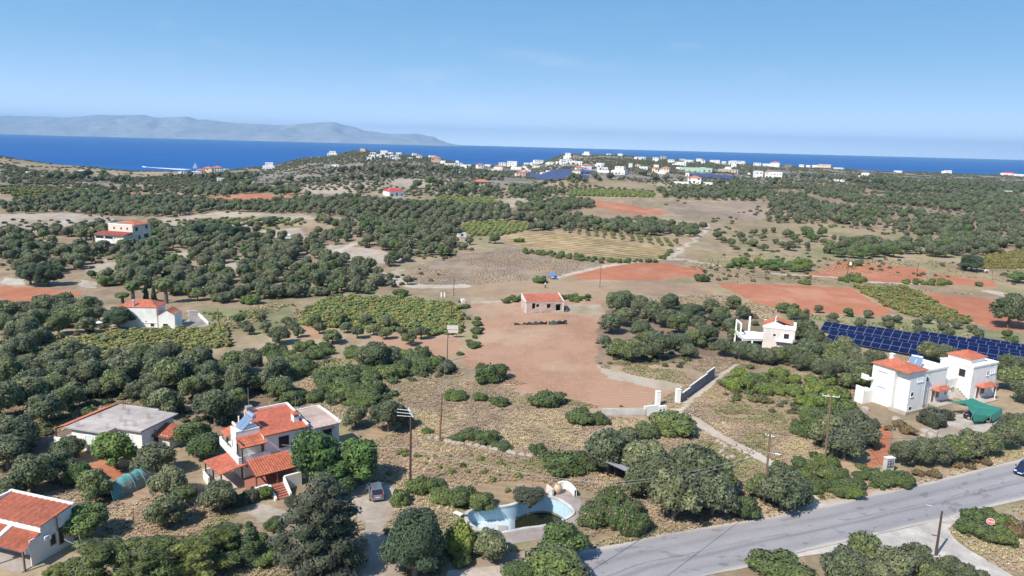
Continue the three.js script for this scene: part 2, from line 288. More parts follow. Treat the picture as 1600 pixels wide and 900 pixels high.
function soilMaps(R, nx, nz, warp) {
  const cls = rasterOf(R, nx, nz); const look = (x, z) => cls[clamp(Math.floor((z - R[2]) / (R[3] - R[2]) * nz), 0, nz - 1) * nx + clamp(Math.floor((x - R[0]) / (R[1] - R[0]) * nx), 0, nx - 1)];
  if (nearClass) midClass ??= look; else nearClass = look;
  const col = new Uint8Array(nx * nz * 4), hgt = new Uint8Array(nx * nz * 4), mx = (R[1] - R[0]) / nx, mz = (R[3] - R[2]) / nz;
  const enc = new Uint8Array(4096); for (let i = 0; i < 4096; i++) { const v = i / 4095; enc[i] = Math.round(255 * (v <= 0.0031308 ? 12.92 * v : 1.055 * Math.pow(v, 1 / 2.4) - 0.055)); }
  for (let j = 0; j < nz; j++) for (let i = 0; i < nx; i++) {
    const x = R[0] + (i + 0.5) * mx, z = R[2] + (j + 0.5) * mz;
    const w1 = fbm(x / (warp * 2.2), z / (warp * 2.2), 3) - 0.5, w2 = fbm(x / (warp * 2.2) + 40, z / (warp * 2.2) + 7, 3) - 0.5;
    const ii = clamp(Math.round(i + w1 * warp * 2.2 / mx), 0, nx - 1), jj = clamp(Math.round(j + w2 * warp * 2.2 / mz), 0, nz - 1), c = cls[jj * nx + ii]; let [d, l, t] = SOIL[c];
    const big = fbm(x / 22 + 5, z / 30, 3), mid = fbm(x / 3.1, z / 4.3 + 11, 3), fine = hash2(i + 7, j + 13), grain = vnoise(x / Math.max(0.5, mx * 2), z / Math.max(0.5, mz * 2));
    let k = clamp(0.5 + (big - 0.5) * 1.5 + (mid - 0.5) * 1.3 + (grain - 0.5) * 0.5 + (fine - 0.5) * 0.3), h = 0.5 + (grain - 0.5) * 0.35 + (fine - 0.5) * 0.2;
    if (c === 0 && z < -840) [d, l, t] = SOIL[SCRUB];
    if (ROWS[c]) {
      const [b, s] = ROWS[c], a = b * Math.PI / 180, q = (-Math.cos(a) * x - Math.sin(a) * z + w1 * 0.8) / Math.max(s, mx * 3), f = 0.5 + 0.5 * Math.sin(q * 2 * Math.PI);
      k = clamp(k * 0.75 + (f - 0.5) * (c === STRAW ? 0.85 : c === TAN ? 0.42 : 0.28) + 0.12); h = 0.35 * h + 0.5 * f;
    }
    const tint = sstep(0.5, 0.72, fbm(x / 9 + 70, z / 12 + 30, 4)) * 0.75, o = (j * nx + i) * 4;
    for (let q = 0; q < 3; q++) col[o + q] = enc[Math.round(clamp(0.84 * lerp(lerp(d[q], l[q], k), t[q] * (0.8 + 0.4 * k), tint)) * 4095)];
    col[o + 3] = 255; hgt[o] = hgt[o + 1] = hgt[o + 2] = Math.round(clamp(h) * 255); hgt[o + 3] = 255;
  }
  const tex = (a, srgb) => { const q = new THREE.DataTexture(a, nx, nz); if (srgb) q.colorSpace = THREE.SRGBColorSpace; q.magFilter = q.minFilter = THREE.LinearFilter; q.needsUpdate = true; return q; };
  return new THREE.MeshStandardMaterial({ map: tex(col, true), bumpMap: tex(hgt, false), bumpScale: warp * 0.12, roughness: 0.97 });
}
const NEAR = [-185, 185, -250, -50], MID = [-640, 640, -858, -250], FAR = [-3000, 3000, -2050, 350];
let nearClass, midClass;
const soilNear = soilMaps(NEAR, 2048, 1152, 0.9), soilMid = soilMaps(MID, 2048, 1024, 2.6), soilFar = soilMaps(FAR, 1536, 1024, 8);

// the swimming pool's rim, measured on the photograph (needed here because the ground is open inside it)
const poolRim = [[730, 808], [733, 802], [748, 797], [770, 795], [790, 793], [806, 789], [818, 783], [830, 779], [848, 777], [866, 780], [880, 787], [890, 795], [894, 802], [888, 808], [872, 816], [845, 823], [820, 826], [795, 831], [780, 833], [762, 832], [745, 826], [734, 818]].map(([x, y]) => G(x, y));
const poolCurve = new THREE.CatmullRomCurve3(poolRim.map(([x, z]) => new THREE.Vector3(x, 0, z)), true, 'centripetal').getPoints(88).slice(0, -1).map((p) => [p.x, p.z]);
const poolBox = [-10, 22, -90, -66];           // x0, x1, z0, z1 on the ground's grid

(() => {
  const steps = (list) => { const out = [list[0][0]]; for (const [to, s] of list.slice(1)) { const from = out[out.length - 1], n = Math.max(1, Math.round((to - from) / s)); for (let i = 1; i <= n; i++) out.push(from + (to - from) * i / n); } return out; };
  const xs = steps([[-3000], [-1000, 100], [-640, 30], [-185, 13], [-10, 7], [22, 8], [185, 8], [640, 13], [1000, 30], [3000, 100]]);
  const zs = steps([[-2050], [-1450, 50], [-858, 14], [-250, 9], [-90, 8], [-66, 8], [-50, 8], [350, 50]]);
  const parts = [[], [], []], idx = [];
  for (let j = 0; j + 1 < zs.length; j++) for (let i = 0; i + 1 < xs.length; i++) {
    const x0 = xs[i], x1 = xs[i + 1], z0 = zs[j], z1 = zs[j + 1], cx = (x0 + x1) / 2, cz = (z0 + z1) / 2;
    if (cx > poolBox[0] && cx < poolBox[1] && cz > poolBox[2] && cz < poolBox[3]) continue;
    const k = cz > -250 && cz < -50 && Math.abs(cx) < 185 ? 0 : cz > -858 && cz < -250 && Math.abs(cx) < 640 ? 1 : 2;
    parts[k].push(x0, z0, x0, z1, x1, z1, x0, z0, x1, z1, x1, z0);
  }
  const shape = new THREE.Shape([[poolBox[0], poolBox[2]], [poolBox[1], poolBox[2]], [poolBox[1], poolBox[3]], [poolBox[0], poolBox[3]]].map(([x, z]) => new THREE.Vector2(x, z)));
  shape.holes.push(new THREE.Path(poolCurve.map(([x, z]) => new THREE.Vector2(x, z))));
  const sg = new THREE.ShapeGeometry(shape).toNonIndexed().attributes.position;
  for (let i = 0; i < sg.count; i += 3) for (const k of [0, 2, 1]) parts[0].push(sg.getX(i + k), sg.getY(i + k));
  const pos = [], nor = [], uv = [], g = new THREE.BufferGeometry(), R = [NEAR, MID, FAR];
  parts.forEach((list, k) => {
    g.addGroup(pos.length / 3, list.length / 2, k);
    for (let i = 0; i < list.length; i += 2) {
      const x = list[i], z = list[i + 1], e = z > -200 ? 0 : 4, n = new THREE.Vector3(e ? height(x - e, z) - height(x + e, z) : 0, e ? 2 * e : 1, e ? height(x, z - e) - height(x, z + e) : 0).normalize();
      pos.push(x, height(x, z), z); nor.push(n.x, n.y, n.z); uv.push((x - R[k][0]) / (R[k][1] - R[k][0]), (z - R[k][2]) / (R[k][3] - R[k][2]));
    }
  });
  g.setAttribute('position', new THREE.Float32BufferAttribute(pos, 3)); g.setAttribute('normal', new THREE.Float32BufferAttribute(nor, 3)); g.setAttribute('uv', new THREE.Float32BufferAttribute(uv, 2));
  const m = new THREE.Mesh(g, [soilNear, soilMid, soilFar]); m.name = 'ground'; m.castShadow = m.receiveShadow = true; m.userData.kind = 'structure'; scene.add(m);
  m.userData.label = 'dry coastal farmland of fields, groves and scrub reaching to the sea';
})();

// ---------------------------------------------------------------- sea and the far peninsula
(() => {
  const n = 256, a = new Uint8Array(n * n * 4);
  for (let j = 0; j < n; j++) for (let i = 0; i < n; i++) { const v = 255 * (0.6 * vnoise(i / 4, j / 2.2) + 0.4 * vnoise(i / 1.7 + 9, j / 1.3)); a.fill(v, (j * n + i) * 4, (j * n + i) * 4 + 3); a[(j * n + i) * 4 + 3] = 255; }
  const t = new THREE.DataTexture(a, n, n); t.wrapS = t.wrapT = THREE.RepeatWrapping; t.magFilter = t.minFilter = THREE.LinearFilter; t.repeat.set(400, 400); t.needsUpdate = true;
  const c = new Uint8Array(n * n * 4);
  for (let j = 0; j < n; j++) for (let i = 0; i < n; i++) { const v = fbm(i / 40, j / 6, 5); c.set([18 + 24 * v, 70 + 30 * v, 132 + 34 * v, 255].map(Math.round), (j * n + i) * 4); }
  const ct = new THREE.DataTexture(c, n, n); ct.colorSpace = THREE.SRGBColorSpace; ct.wrapS = ct.wrapT = THREE.MirroredRepeatWrapping; ct.magFilter = ct.minFilter = THREE.LinearFilter; ct.repeat.set(9, 9); ct.needsUpdate = true;
  const g = new THREE.PlaneGeometry(48000, 25000, 48, 25); g.rotateX(-Math.PI / 2); g.translate(0, -25, -12300);
  struct('sea', g, new THREE.MeshPhysicalMaterial({ map: ct, roughness: 0.55, specularIntensity: 0.35, bumpMap: t, bumpScale: 0.5 })).userData.label = 'deep blue sea between the farmland and the far peninsula';

  const rk = new Uint8Array(n * n * 4);
  for (let j = 0; j < n; j++) for (let i = 0; i < n; i++) { const v = fbm(i / 18, j / 30 + 40, 5), w = sstep(0.5, 0.7, fbm(i / 9 + 90, j / 9, 4)); rk.set([170 + 50 * v - 18 * w, 170 + 46 * v - 12 * w, 172 + 42 * v - 14 * w, 255].map((q) => Math.round(clamp(q, 0, 255))), (j * n + i) * 4); }
  const rt = new THREE.DataTexture(rk, n, n); rt.colorSpace = THREE.SRGBColorSpace; rt.wrapS = rt.wrapT = THREE.MirroredRepeatWrapping; rt.magFilter = rt.minFilter = THREE.LinearFilter; rt.repeat.set(0.18, 0.18); rt.needsUpdate = true;
  const rockMat = new THREE.MeshStandardMaterial({ color: new THREE.Color(0.62, 0.63, 0.66), map: rt, roughness: 1, side: THREE.DoubleSide });
  // ridges of the peninsula, each a real mountain mass: crest outline in photograph pixels
  const crest1 = [[-260, 200], [-120, 188], [0, 184], [50, 183], [100, 184], [150, 180], [215, 180], [255, 184], [290, 182], [310, 187], [380, 193], [440, 196], [480, 193], [520, 191], [545, 197], [575, 205], [610, 209], [650, 209], [675, 213], [688, 219], [700, 223.5], [716, 226.5]];
  const crest0 = [[-200, 190], [0, 181], [75, 182], [130, 190], [260, 199], [330, 205]];
  for (const [crest, D, back, name, label] of [[crest1, 19000, 2600, 'mountain_ridge', 'hazy blue peninsula ridge across the bay'], [crest0, 21800, 2400, 'mountain_ridge', 'paler ridge behind the peninsula at the far left']]) {
    const na = 260, nb = 26, P = [], U = [], I = [];
    for (let i = 0; i <= na; i++) for (let j = 0; j <= nb; j++) {
      const px = lerp(crest[0][0], crest[crest.length - 1][0] + 6, i / na), py = table(crest, px), v = j / nb, t = (v - 0.5) * 2, d0 = rayOf(px, py);
      const k = D / -d0[2], top = Math.max(EYE + d0[1] * k + 27, 1), z = -D + t * back, x = d0[0] * (-z / -d0[2]);
      const ridge = Math.pow(1 - Math.abs(t), 0.75), ero = 1 - 0.8 * Math.abs(Math.sin(Math.PI * t)) * Math.abs(fbm(x / 520, z / 1400 + 3, 5) - 0.35) * 1.6 ;
      P.push(x, -27 + (top + 2) * ridge * (t === 0 ? 1 : ero) * (t === 0 ? 0.97 + 0.06 * fbm(x / 260, 2.2, 3) : 1), z); U.push(x / 800, z / 800);
      if (i < na && j < nb) { const q = i * (nb + 1) + j; I.push(q, q + 1, q + nb + 2, q, q + nb + 2, q + nb + 1); }
    }
    const g2 = new THREE.BufferGeometry(); g2.setAttribute('position', new THREE.Float32BufferAttribute(P, 3)); g2.setAttribute('uv', new THREE.Float32BufferAttribute(U, 2)); g2.setIndex(I); g2.computeVertexNormals();
    struct(name, g2, rockMat).userData.label = label;
  }
})();

// ---------------------------------------------------------------- plants: how each kind grows
const bark = new THREE.MeshStandardMaterial({ color: new THREE.Color(0.16, 0.125, 0.10), roughness: 1 });
const paleBark = new THREE.MeshStandardMaterial({ color: new THREE.Color(0.42, 0.38, 0.34), roughness: 1 });
// leaves: many small faces spread through lobes round a darker inner mass; colours are the leaves' own
function leafMass(seed, lobes, o) {
  const R = rngOf(seed), P = [], N = [], C = [], I = [], area = lobes.map((l) => l.r[0] * l.r[1] + l.r[0] * l.r[2] + l.r[1] * l.r[2]), total = area.reduce((a, b) => a + b);
  const tints = lobes.map(() => 0.78 + 0.44 * R()), v = new THREE.Vector3(), d = new THREE.Vector3(), t = new THREE.Vector3(), b = new THREE.Vector3(), n = new THREE.Vector3();
  const ball = (w) => { do w.set(R() * 2 - 1, R() * 2 - 1, R() * 2 - 1); while (w.lengthSq() > 1 || w.lengthSq() < 1e-3); return w.normalize(); };
  for (let k = 0; k < o.n; k++) {
    let w = R() * total, q = 0; while (q < lobes.length - 1 && (w -= area[q]) > 0) q++;
    const l = lobes[q]; ball(d); if (d.y < (o.low ?? -0.6)) d.y = -d.y;
    const rr = 1 - (o.deep ?? 0.3) * R() * R() + (R() < 0.16 ? 0.3 * R() * R() : 0);
    v.set(l.c[0] + d.x * l.r[0] * rr, l.c[1] + d.y * l.r[1] * rr, l.c[2] + d.z * l.r[2] * rr);
    if (v.y < 0.02) continue;
    if (lobes.some((m, i) => i !== q && ((v.x - m.c[0]) / m.r[0]) ** 2 + ((v.y - m.c[1]) / m.r[1]) ** 2 + ((v.z - m.c[2]) / m.r[2]) ** 2 < 0.6)) continue;
    ball(n).multiplyScalar(0.8).add(d).normalize(); if (n.dot(d) < 0.1) n.copy(d); ball(t).addScaledVector(n, -t.dot(n)).normalize(); if (o.hang) t.y -= o.hang, t.normalize(); b.crossVectors(n, t).normalize();
    const L = o.len * (0.7 + 0.6 * R()), W = o.wid * (0.7 + 0.6 * R()), at = P.length / 3;
    P.push(v.x - t.x * L / 2, v.y - t.y * L / 2, v.z - t.z * L / 2, v.x + b.x * W / 2, v.y + b.y * W / 2, v.z + b.z * W / 2, v.x + t.x * L / 2, v.y + t.y * L / 2, v.z + t.z * L / 2, v.x - b.x * W / 2, v.y - b.y * W / 2, v.z - b.z * W / 2);
    n.multiplyScalar(0.5).addScaledVector(d, 0.8).normalize();
    const f = R(), col = o.cols[Math.floor(R() * o.cols.length)], s = tints[q] * (0.6 + 0.8 * f);
    for (let i = 0; i < 4; i++) { N.push(n.x, n.y, n.z); C.push(col[0] * s, col[1] * s, col[2] * s); }
    I.push(at, at + 2, at + 1, at, at + 3, at + 2);
  }
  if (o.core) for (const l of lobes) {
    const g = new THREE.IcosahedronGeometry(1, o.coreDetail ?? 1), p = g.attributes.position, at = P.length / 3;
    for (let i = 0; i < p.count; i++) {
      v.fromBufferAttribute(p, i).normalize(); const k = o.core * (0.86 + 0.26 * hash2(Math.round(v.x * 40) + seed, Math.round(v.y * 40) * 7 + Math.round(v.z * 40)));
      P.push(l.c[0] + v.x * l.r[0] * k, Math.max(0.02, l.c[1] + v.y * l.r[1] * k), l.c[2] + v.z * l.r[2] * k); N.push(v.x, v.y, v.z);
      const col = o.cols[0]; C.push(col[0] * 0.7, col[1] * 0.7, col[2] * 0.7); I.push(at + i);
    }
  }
  const g = new THREE.BufferGeometry();
  g.setAttribute('position', new THREE.Float32BufferAttribute(P, 3)); g.setAttribute('normal', new THREE.Float32BufferAttribute(N, 3)); g.setAttribute('color', new THREE.Float32BufferAttribute(C, 3)); g.setIndex(I);
  return g;
}
// lobes of a spreading crown between y0 and y1, radius R
function crownLobes(seed, R, y0, y1, n, fat = 0.46) {
  const r = rngOf(seed), out = [{ c: [0, (y0 + y1) / 2, 0], r: [R * 0.62, (y1 - y0) * 0.46, R * 0.62] }];
  for (let k = 0; k < n; k++) {
    const a = k / n * 6.283 * 1.618 * 2 + r() * 0.7, e = Math.sqrt((k + 0.5) / n), q = R * (0.72 - fat * 0.3) * (0.35 + 0.65 * e) * (0.75 + 0.5 * r()), s = R * fat * (0.5 + 0.8 * r()), y = lerp(y1 - s * 0.75, y0 + s * 0.65, Math.pow(e, 1.7) * (0.6 + 0.4 * r()));
    out.push({ c: [Math.cos(a) * q, y, Math.sin(a) * q], r: [s, s * (0.72 + 0.2 * r()), s] });
  }
  return out;
}
function domeLobes(seed, R, H, n) {      // a bush that reaches the ground
  const r = rngOf(seed), out = [{ c: [0, H * 0.3, 0], r: [R * 0.72, H * 0.66, R * 0.72] }];
  for (let k = 0; k < n; k++) { const a = k * 2.4 + r(), q = R * (0.25 + 0.52 * r()), s = R * (0.2 + 0.26 * r()); out.push({ c: [Math.cos(a) * q, H * (0.12 + 0.5 * r()), Math.sin(a) * q * 1.0], r: [s, H * (0.22 + 0.28 * r()), s * (0.8 + 0.4 * r())] }); }
  return out;
}
function limbs(seed, H, R, r0, n = 4) {
  const r = rngOf(seed), out = [cyl([0, -0.2, 0], [0.05, H * 0.42, 0.03], r0 * 1.25, r0 * 0.8, 7)];
  for (let k = 0; k < n; k++) { const a = k / n * 6.283 + r(); out.push(cyl([0, H * 0.34, 0], [Math.cos(a) * R * 0.5, H * (0.62 + 0.2 * r()), Math.sin(a) * R * 0.5], r0 * 0.6, r0 * 0.2, 5)); }
  return join(out);
}
const OLIVE = [[0.122, 0.140, 0.064], [0.145, 0.160, 0.080], [0.098, 0.117, 0.050], [0.195, 0.205, 0.122], [0.128, 0.152, 0.060]];
const LENTISK = [[0.087, 0.126, 0.031], [0.115, 0.165, 0.04], [0.069, 0.107, 0.028], [0.137, 0.181, 0.046], [0.123, 0.129, 0.043]];
const LEAFY = [[0.056, 0.113, 0.023], [0.079, 0.157, 0.029], [0.047, 0.094, 0.023], [0.113, 0.194, 0.039], [0.066, 0.133, 0.026]];
const CAROB = [[0.047, 0.081, 0.034], [0.062, 0.104, 0.042], [0.039, 0.066, 0.028], [0.078, 0.121, 0.052]];
const LIME = [[0.17, 0.216, 0.032], [0.207, 0.245, 0.041], [0.126, 0.178, 0.029], [0.238, 0.252, 0.059]];
const GREYGREEN = [[0.084, 0.095, 0.053], [0.105, 0.115, 0.067], [0.067, 0.078, 0.046], [0.12, 0.125, 0.074], [0.115, 0.101, 0.06]];
const PINE = [[0.117, 0.147, 0.028], [0.147, 0.175, 0.035], [0.087, 0.117, 0.026], [0.175, 0.193, 0.053]];
const VINEC = [[0.226, 0.263, 0.064], [0.293, 0.307, 0.083], [0.166, 0.21, 0.053], [0.316, 0.293, 0.09], [0.24, 0.21, 0.074]];
const RUST = [[0.228, 0.128, 0.057], [0.17, 0.142, 0.057], [0.271, 0.185, 0.072], [0.128, 0.128, 0.05], [0.213, 0.085, 0.05]];
const leafMat = (r, g, b, more) => new THREE.MeshPhysicalMaterial({ color: new THREE.Color(r, g, b), vertexColors: true, roughness: 0.9, transmission: 0.3, thickness: 0, side: THREE.DoubleSide, ...more });
const tints = [[1, 1, 1], [0.8, 0.86, 0.8], [1.32, 1.27, 1.2], [1.1, 1.18, 0.84], [0.92, 0.98, 1.0]].map((c) => leafMat(...c));
// kind -> variants { crown, trunk, R, H }
const KIND = {};
function kind(name, n, make) { KIND[name] = []; for (let k = 0; k < n; k++) KIND[name].push(make(k)); }
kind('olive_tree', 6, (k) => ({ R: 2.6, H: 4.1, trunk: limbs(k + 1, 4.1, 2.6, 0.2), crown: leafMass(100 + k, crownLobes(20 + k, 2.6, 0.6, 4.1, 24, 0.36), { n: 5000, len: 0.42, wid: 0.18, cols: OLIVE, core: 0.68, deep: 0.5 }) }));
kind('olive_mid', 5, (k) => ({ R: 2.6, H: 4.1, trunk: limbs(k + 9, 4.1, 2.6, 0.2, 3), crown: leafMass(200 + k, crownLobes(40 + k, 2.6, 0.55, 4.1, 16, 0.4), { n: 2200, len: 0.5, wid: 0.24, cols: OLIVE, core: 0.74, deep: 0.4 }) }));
kind('bush', 5, (k) => ({ R: 2.4, H: 1.9, crown: leafMass(300 + k, domeLobes(60 + k, 2.4, 2.1, 14), { n: 3400, len: 0.34, wid: 0.2, cols: LENTISK, core: 0.76, deep: 0.45, low: -0.1 }) }));
kind('grey_bush', 3, (k) => ({ R: 1.6, H: 1.9, crown: leafMass(330 + k, domeLobes(75 + k, 1.6, 1.9, 8), { n: 2200, len: 0.3, wid: 0.12, cols: GREYGREEN, core: 0.8, low: -0.1 }) }));
kind('lime_bush', 4, (k) => ({ R: 1.8, H: 2.3, crown: leafMass(350 + k, domeLobes(80 + k, 1.8, 2.3, 8), { n: 1800, len: 0.32, wid: 0.2, cols: LIME.concat(LENTISK.slice(0, 2)), core: 0.82, low: -0.1 }) }));
kind('rust_bush', 3, (k) => ({ R: 1.2, H: 1.0, crown: leafMass(370 + k, domeLobes(90 + k, 1.2, 1.0, 7), { n: 900, len: 0.26, wid: 0.15, cols: RUST, core: 0.8, low: -0.1 }) }));
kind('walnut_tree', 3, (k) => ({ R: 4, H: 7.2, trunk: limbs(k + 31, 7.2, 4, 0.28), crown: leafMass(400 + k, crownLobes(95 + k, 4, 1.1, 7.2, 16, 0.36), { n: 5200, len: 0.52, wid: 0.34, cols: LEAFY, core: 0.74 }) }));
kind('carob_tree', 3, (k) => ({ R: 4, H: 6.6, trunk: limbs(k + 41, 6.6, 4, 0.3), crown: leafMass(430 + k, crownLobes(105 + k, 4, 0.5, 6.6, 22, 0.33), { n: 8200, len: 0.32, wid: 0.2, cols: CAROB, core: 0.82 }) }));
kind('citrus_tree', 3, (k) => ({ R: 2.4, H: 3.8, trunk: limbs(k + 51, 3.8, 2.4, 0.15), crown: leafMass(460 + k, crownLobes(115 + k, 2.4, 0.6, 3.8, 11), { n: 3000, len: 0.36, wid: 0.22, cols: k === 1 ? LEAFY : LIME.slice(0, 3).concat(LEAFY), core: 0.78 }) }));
kind('mulberry_tree', 3, (k) => ({ R: 3, H: 5.2, trunk: limbs(k + 61, 5.2, 3, 0.2), crown: leafMass(480 + k, crownLobes(125 + k, 3, 0.8, 5.2, 14, 0.4), { n: 4300, len: 0.4, wid: 0.26, cols: k === 1 ? LENTISK : LENTISK.concat(LEAFY), core: 0.76 }) }));
kind('cypress_tree', 2, (k) => { const L = []; for (let i = 0; i < 9; i++) { const t = i / 8; L.push({ c: [0.08 * Math.sin(i * 2.1), 0.5 + t * 5.0, 0.08 * Math.cos(i * 1.7)], r: [0.75 - 0.5 * t * t, 0.8, 0.75 - 0.5 * t * t] }); } return { R: 0.75, H: 6.2, trunk: limbs(k + 71, 2, 0.4, 0.12, 3), crown: leafMass(500 + k, L, { n: 2600, len: 0.26, wid: 0.12, cols: CAROB.concat(LENTISK), core: 0.8 }) }; });
// a big old cypress with layered, drooping sprays
kind('layered_conifer', 1, () => { const r = rngOf(77), L = []; for (let i = 0; i < 46; i++) { const t = i / 45, a = i * 2.4, q = (3.9 * Math.pow(1 - t * t * t, 0.8) + 1.5) * (0.4 + 0.6 * r()), s = 1.45 - 0.35 * t; L.push({ c: [Math.cos(a) * q * 0.78, 0.9 + t * 7.9 - q * 0.12, Math.sin(a) * q * 0.78], r: [s, s * 0.5, s] }); if (i % 3 === 0) L.push({ c: [0, 0.9 + t * 8.0, 0], r: [2.1 - 0.7 * t, 1.2, 2.1 - 0.7 * t] }); } return { R: 4.6, H: 11, trunk: join([cyl([0, -0.2, 0], [0, 10, 0], 0.35, 0.06, 8)]), crown: leafMass(520, L, { n: 15000, len: 0.42, wid: 0.15, cols: GREYGREEN.concat(GREYGREEN, CAROB), core: 0.7, coreDetail: 1 }) }; });
// pines: separate pads of needles on bare pale limbs
kind('pine_tree', 3, (k) => {
  const r = rngOf(88 + k), L = [], B = [cyl([0, -0.2, 0], [0.3, 4.6, 0.2], 0.24, 0.14, 7)];
  for (let i = 0; i < 42; i++) { const a = i * 2.4 + r(), t = Math.pow(r(), 0.8), q = (3.7 - 1.9 * t) * (0.35 + 0.7 * r()), y = 1.1 + 4.4 * t, s = 0.6 + 0.5 * r(); L.push({ c: [Math.cos(a) * q, y, Math.sin(a) * q], r: [s * 1.15, s * 0.62, s * 1.15] }); if (i % 2 === 0) B.push(cyl([0.15, y - 1.1 > 0.8 ? y - 1.1 : 0.8, 0.1], [Math.cos(a) * q, y - 0.1, Math.sin(a) * q], 0.075, 0.03, 5)); if (i % 5 === 0) B.push(cyl([Math.cos(a) * q, y - 0.1, Math.sin(a) * q], [Math.cos(a + 0.3) * (q + 1.1), y + 0.35, Math.sin(a + 0.3) * (q + 1.1)], 0.03, 0.012, 4)); }
  return { R: 3.8, H: 6, bark: paleBark, trunk: join(B), crown: leafMass(540 + k, L, { n: 9500, len: 0.5, wid: 0.11, cols: PINE, core: 0.68, deep: 0.6 }) };
});
kind('oleander', 3, (k) => { const L = domeLobes(140 + k, 2.3, 3, 11); return { R: 2.3, H: 3, crown: leafMass(560 + k, L, { n: 3000, len: 0.36, wid: 0.13, cols: LENTISK.concat(LEAFY), core: 0.8, low: -0.1 }), blossom: leafMass(580 + k, L, { n: 130, len: 0.24, wid: 0.22, cols: [[0.55, 0.16, 0.22], [0.6, 0.3, 0.33], [0.5, 0.1, 0.16]], low: 0.1, deep: 0 }) }; });
kind('palm_tree', 1, () => {
  const fr = [], r = rngOf(99);
  for (let k = 0; k < 34; k++) { const a = k * 2.4, up = 0.95 - 1.5 * (k / 34) + 0.2 * r(), n = 7, L = 2.0; let p = [0, 4.5, 0], pitch = up; for (let i = 0; i < n; i++) { const q = L / n, nx = [p[0] + Math.cos(a) * Math.cos(pitch) * q, p[1] + Math.sin(pitch) * q, p[2] + Math.sin(a) * Math.cos(pitch) * q], w = 0.42 * Math.sin(Math.PI * (i + 0.6) / (n + 0.6)) + 0.05, sx = -Math.sin(a) * w, sz = Math.cos(a) * w; fr.push([[p[0] - sx, p[1] - 0.12, p[2] - sz], [p[0], p[1], p[2]], [nx[0], nx[1], nx[2]], [nx[0] - sx, nx[1] - 0.12, nx[2] - sz]], [[p[0], p[1], p[2]], [p[0] + sx, p[1] - 0.12, p[2] + sz], [nx[0] + sx, nx[1] - 0.12, nx[2] + sz], [nx[0], nx[1], nx[2]]]); p = nx; pitch -= 0.3; } }
  return { R: 2, H: 6.2, trunk: join([cyl([0, -0.2, 0], [0, 4.6, 0], 0.36, 0.24, 9)]), crown: quads(fr), plain: new THREE.MeshStandardMaterial({ color: new THREE.Color(0.085, 0.11, 0.03), roughness: 0.7, side: THREE.DoubleSide }) };
});
kind('bare_tree', 2, (k) => {
  const r = rngOf(66 + k), out = [], grow = (p, d, L, w, n) => { const q = [p[0] + d[0] * L, p[1] + d[1] * L, p[2] + d[2] * L]; out.push(cyl(p, q, w, w * 0.6, 4)); if (n) for (let i = 0; i < 3; i++) { const e = new THREE.Vector3(d[0] + (r() - 0.5) * 1.5, d[1] + (r() - 0.4) * 0.8, d[2] + (r() - 0.5) * 1.5).normalize(); grow(q, e.toArray(), L * 0.76, w * 0.62, n - 1); } };
  grow([0, -0.1, 0], [0, 1, 0], 1.1, 0.16, 5); return { R: 2.2, H: 4, bark: new THREE.MeshStandardMaterial({ color: new THREE.Color(0.30, 0.28, 0.28), roughness: 1 }), trunk: join(out) };
});

// ---------------------------------------------------------------- planting
const first = new Map();
// one plant of a kind: the first of each variant and tint is built, the rest are copies under their own names
function plant(k, name, label, category, x, z, s, turn, group, tint = 0, v = 0, sy = 1) {
  const list = KIND[k], q = list[v % list.length], key = k + (v % list.length) + '/' + tint, y = height(x, z);
  let o;
  if (first.has(key)) { o = first.get(key).clone(); o.name = numbered(name); scene.add(o); }
  else {
    o = new THREE.Group(); o.name = numbered(name); scene.add(o); first.set(key, o);
    if (q.trunk) put('trunk', q.trunk, q.bark || bark, o);
    if (q.crown) put(q.trunk ? 'crown' : 'foliage', q.crown, q.plain || tints[tint], o);
    if (q.blossom) put('blossom', q.blossom, tints[0], o);
  }
  o.userData = {}; o.position.set(x, y, z); o.rotation.y = turn; { const w = 0.88 + 0.24 * hash2(Math.round(x * 7), Math.round(z * 7)); o.scale.set(s * w, s * sy, s * (1.94 - w) * 1.03); }
  return tag(o, label, category, group);
}
const ROFF = rngOf(4242);
// a plant whose foot stands at a point of the photograph, wide as there
function plantAt(k, name, label, category, px, py, wide, o = {}) {
  const [x, z] = G(px, py), s = wide / scaleAt(x, z) / (2 * KIND[k][0].R);
  return plant(k, name, label, category, x, z, s, o.turn ?? ROFF() * 6.28, o.group, o.tint ?? Math.floor(ROFF() * tints.length), o.v ?? Math.floor(ROFF() * 6), o.sy ?? 1);
}
function instanced(name, label, geo, mat, list, parent) {
  const m = new THREE.InstancedMesh(geo, mat, list.length), M = new THREE.Matrix4(), q = new THREE.Quaternion(), e = new THREE.Euler();
  list.forEach((p, i) => { M.compose(new THREE.Vector3(p.x, p.y ?? height(p.x, p.z), p.z), q.setFromEuler(e.set(p.tilt || 0, p.turn || 0, 0)), new THREE.Vector3(p.s, p.s * (p.sy || 1), p.s)); m.setMatrixAt(i, M); m.setColorAt(i, new THREE.Color(...(p.c || [1, 1, 1]))); });
  m.name = parent ? name : numbered(name); m.castShadow = m.receiveShadow = true; m.userData.kind = 'stuff'; if (label) m.userData.label = label; (parent || scene).add(m); return m;
}
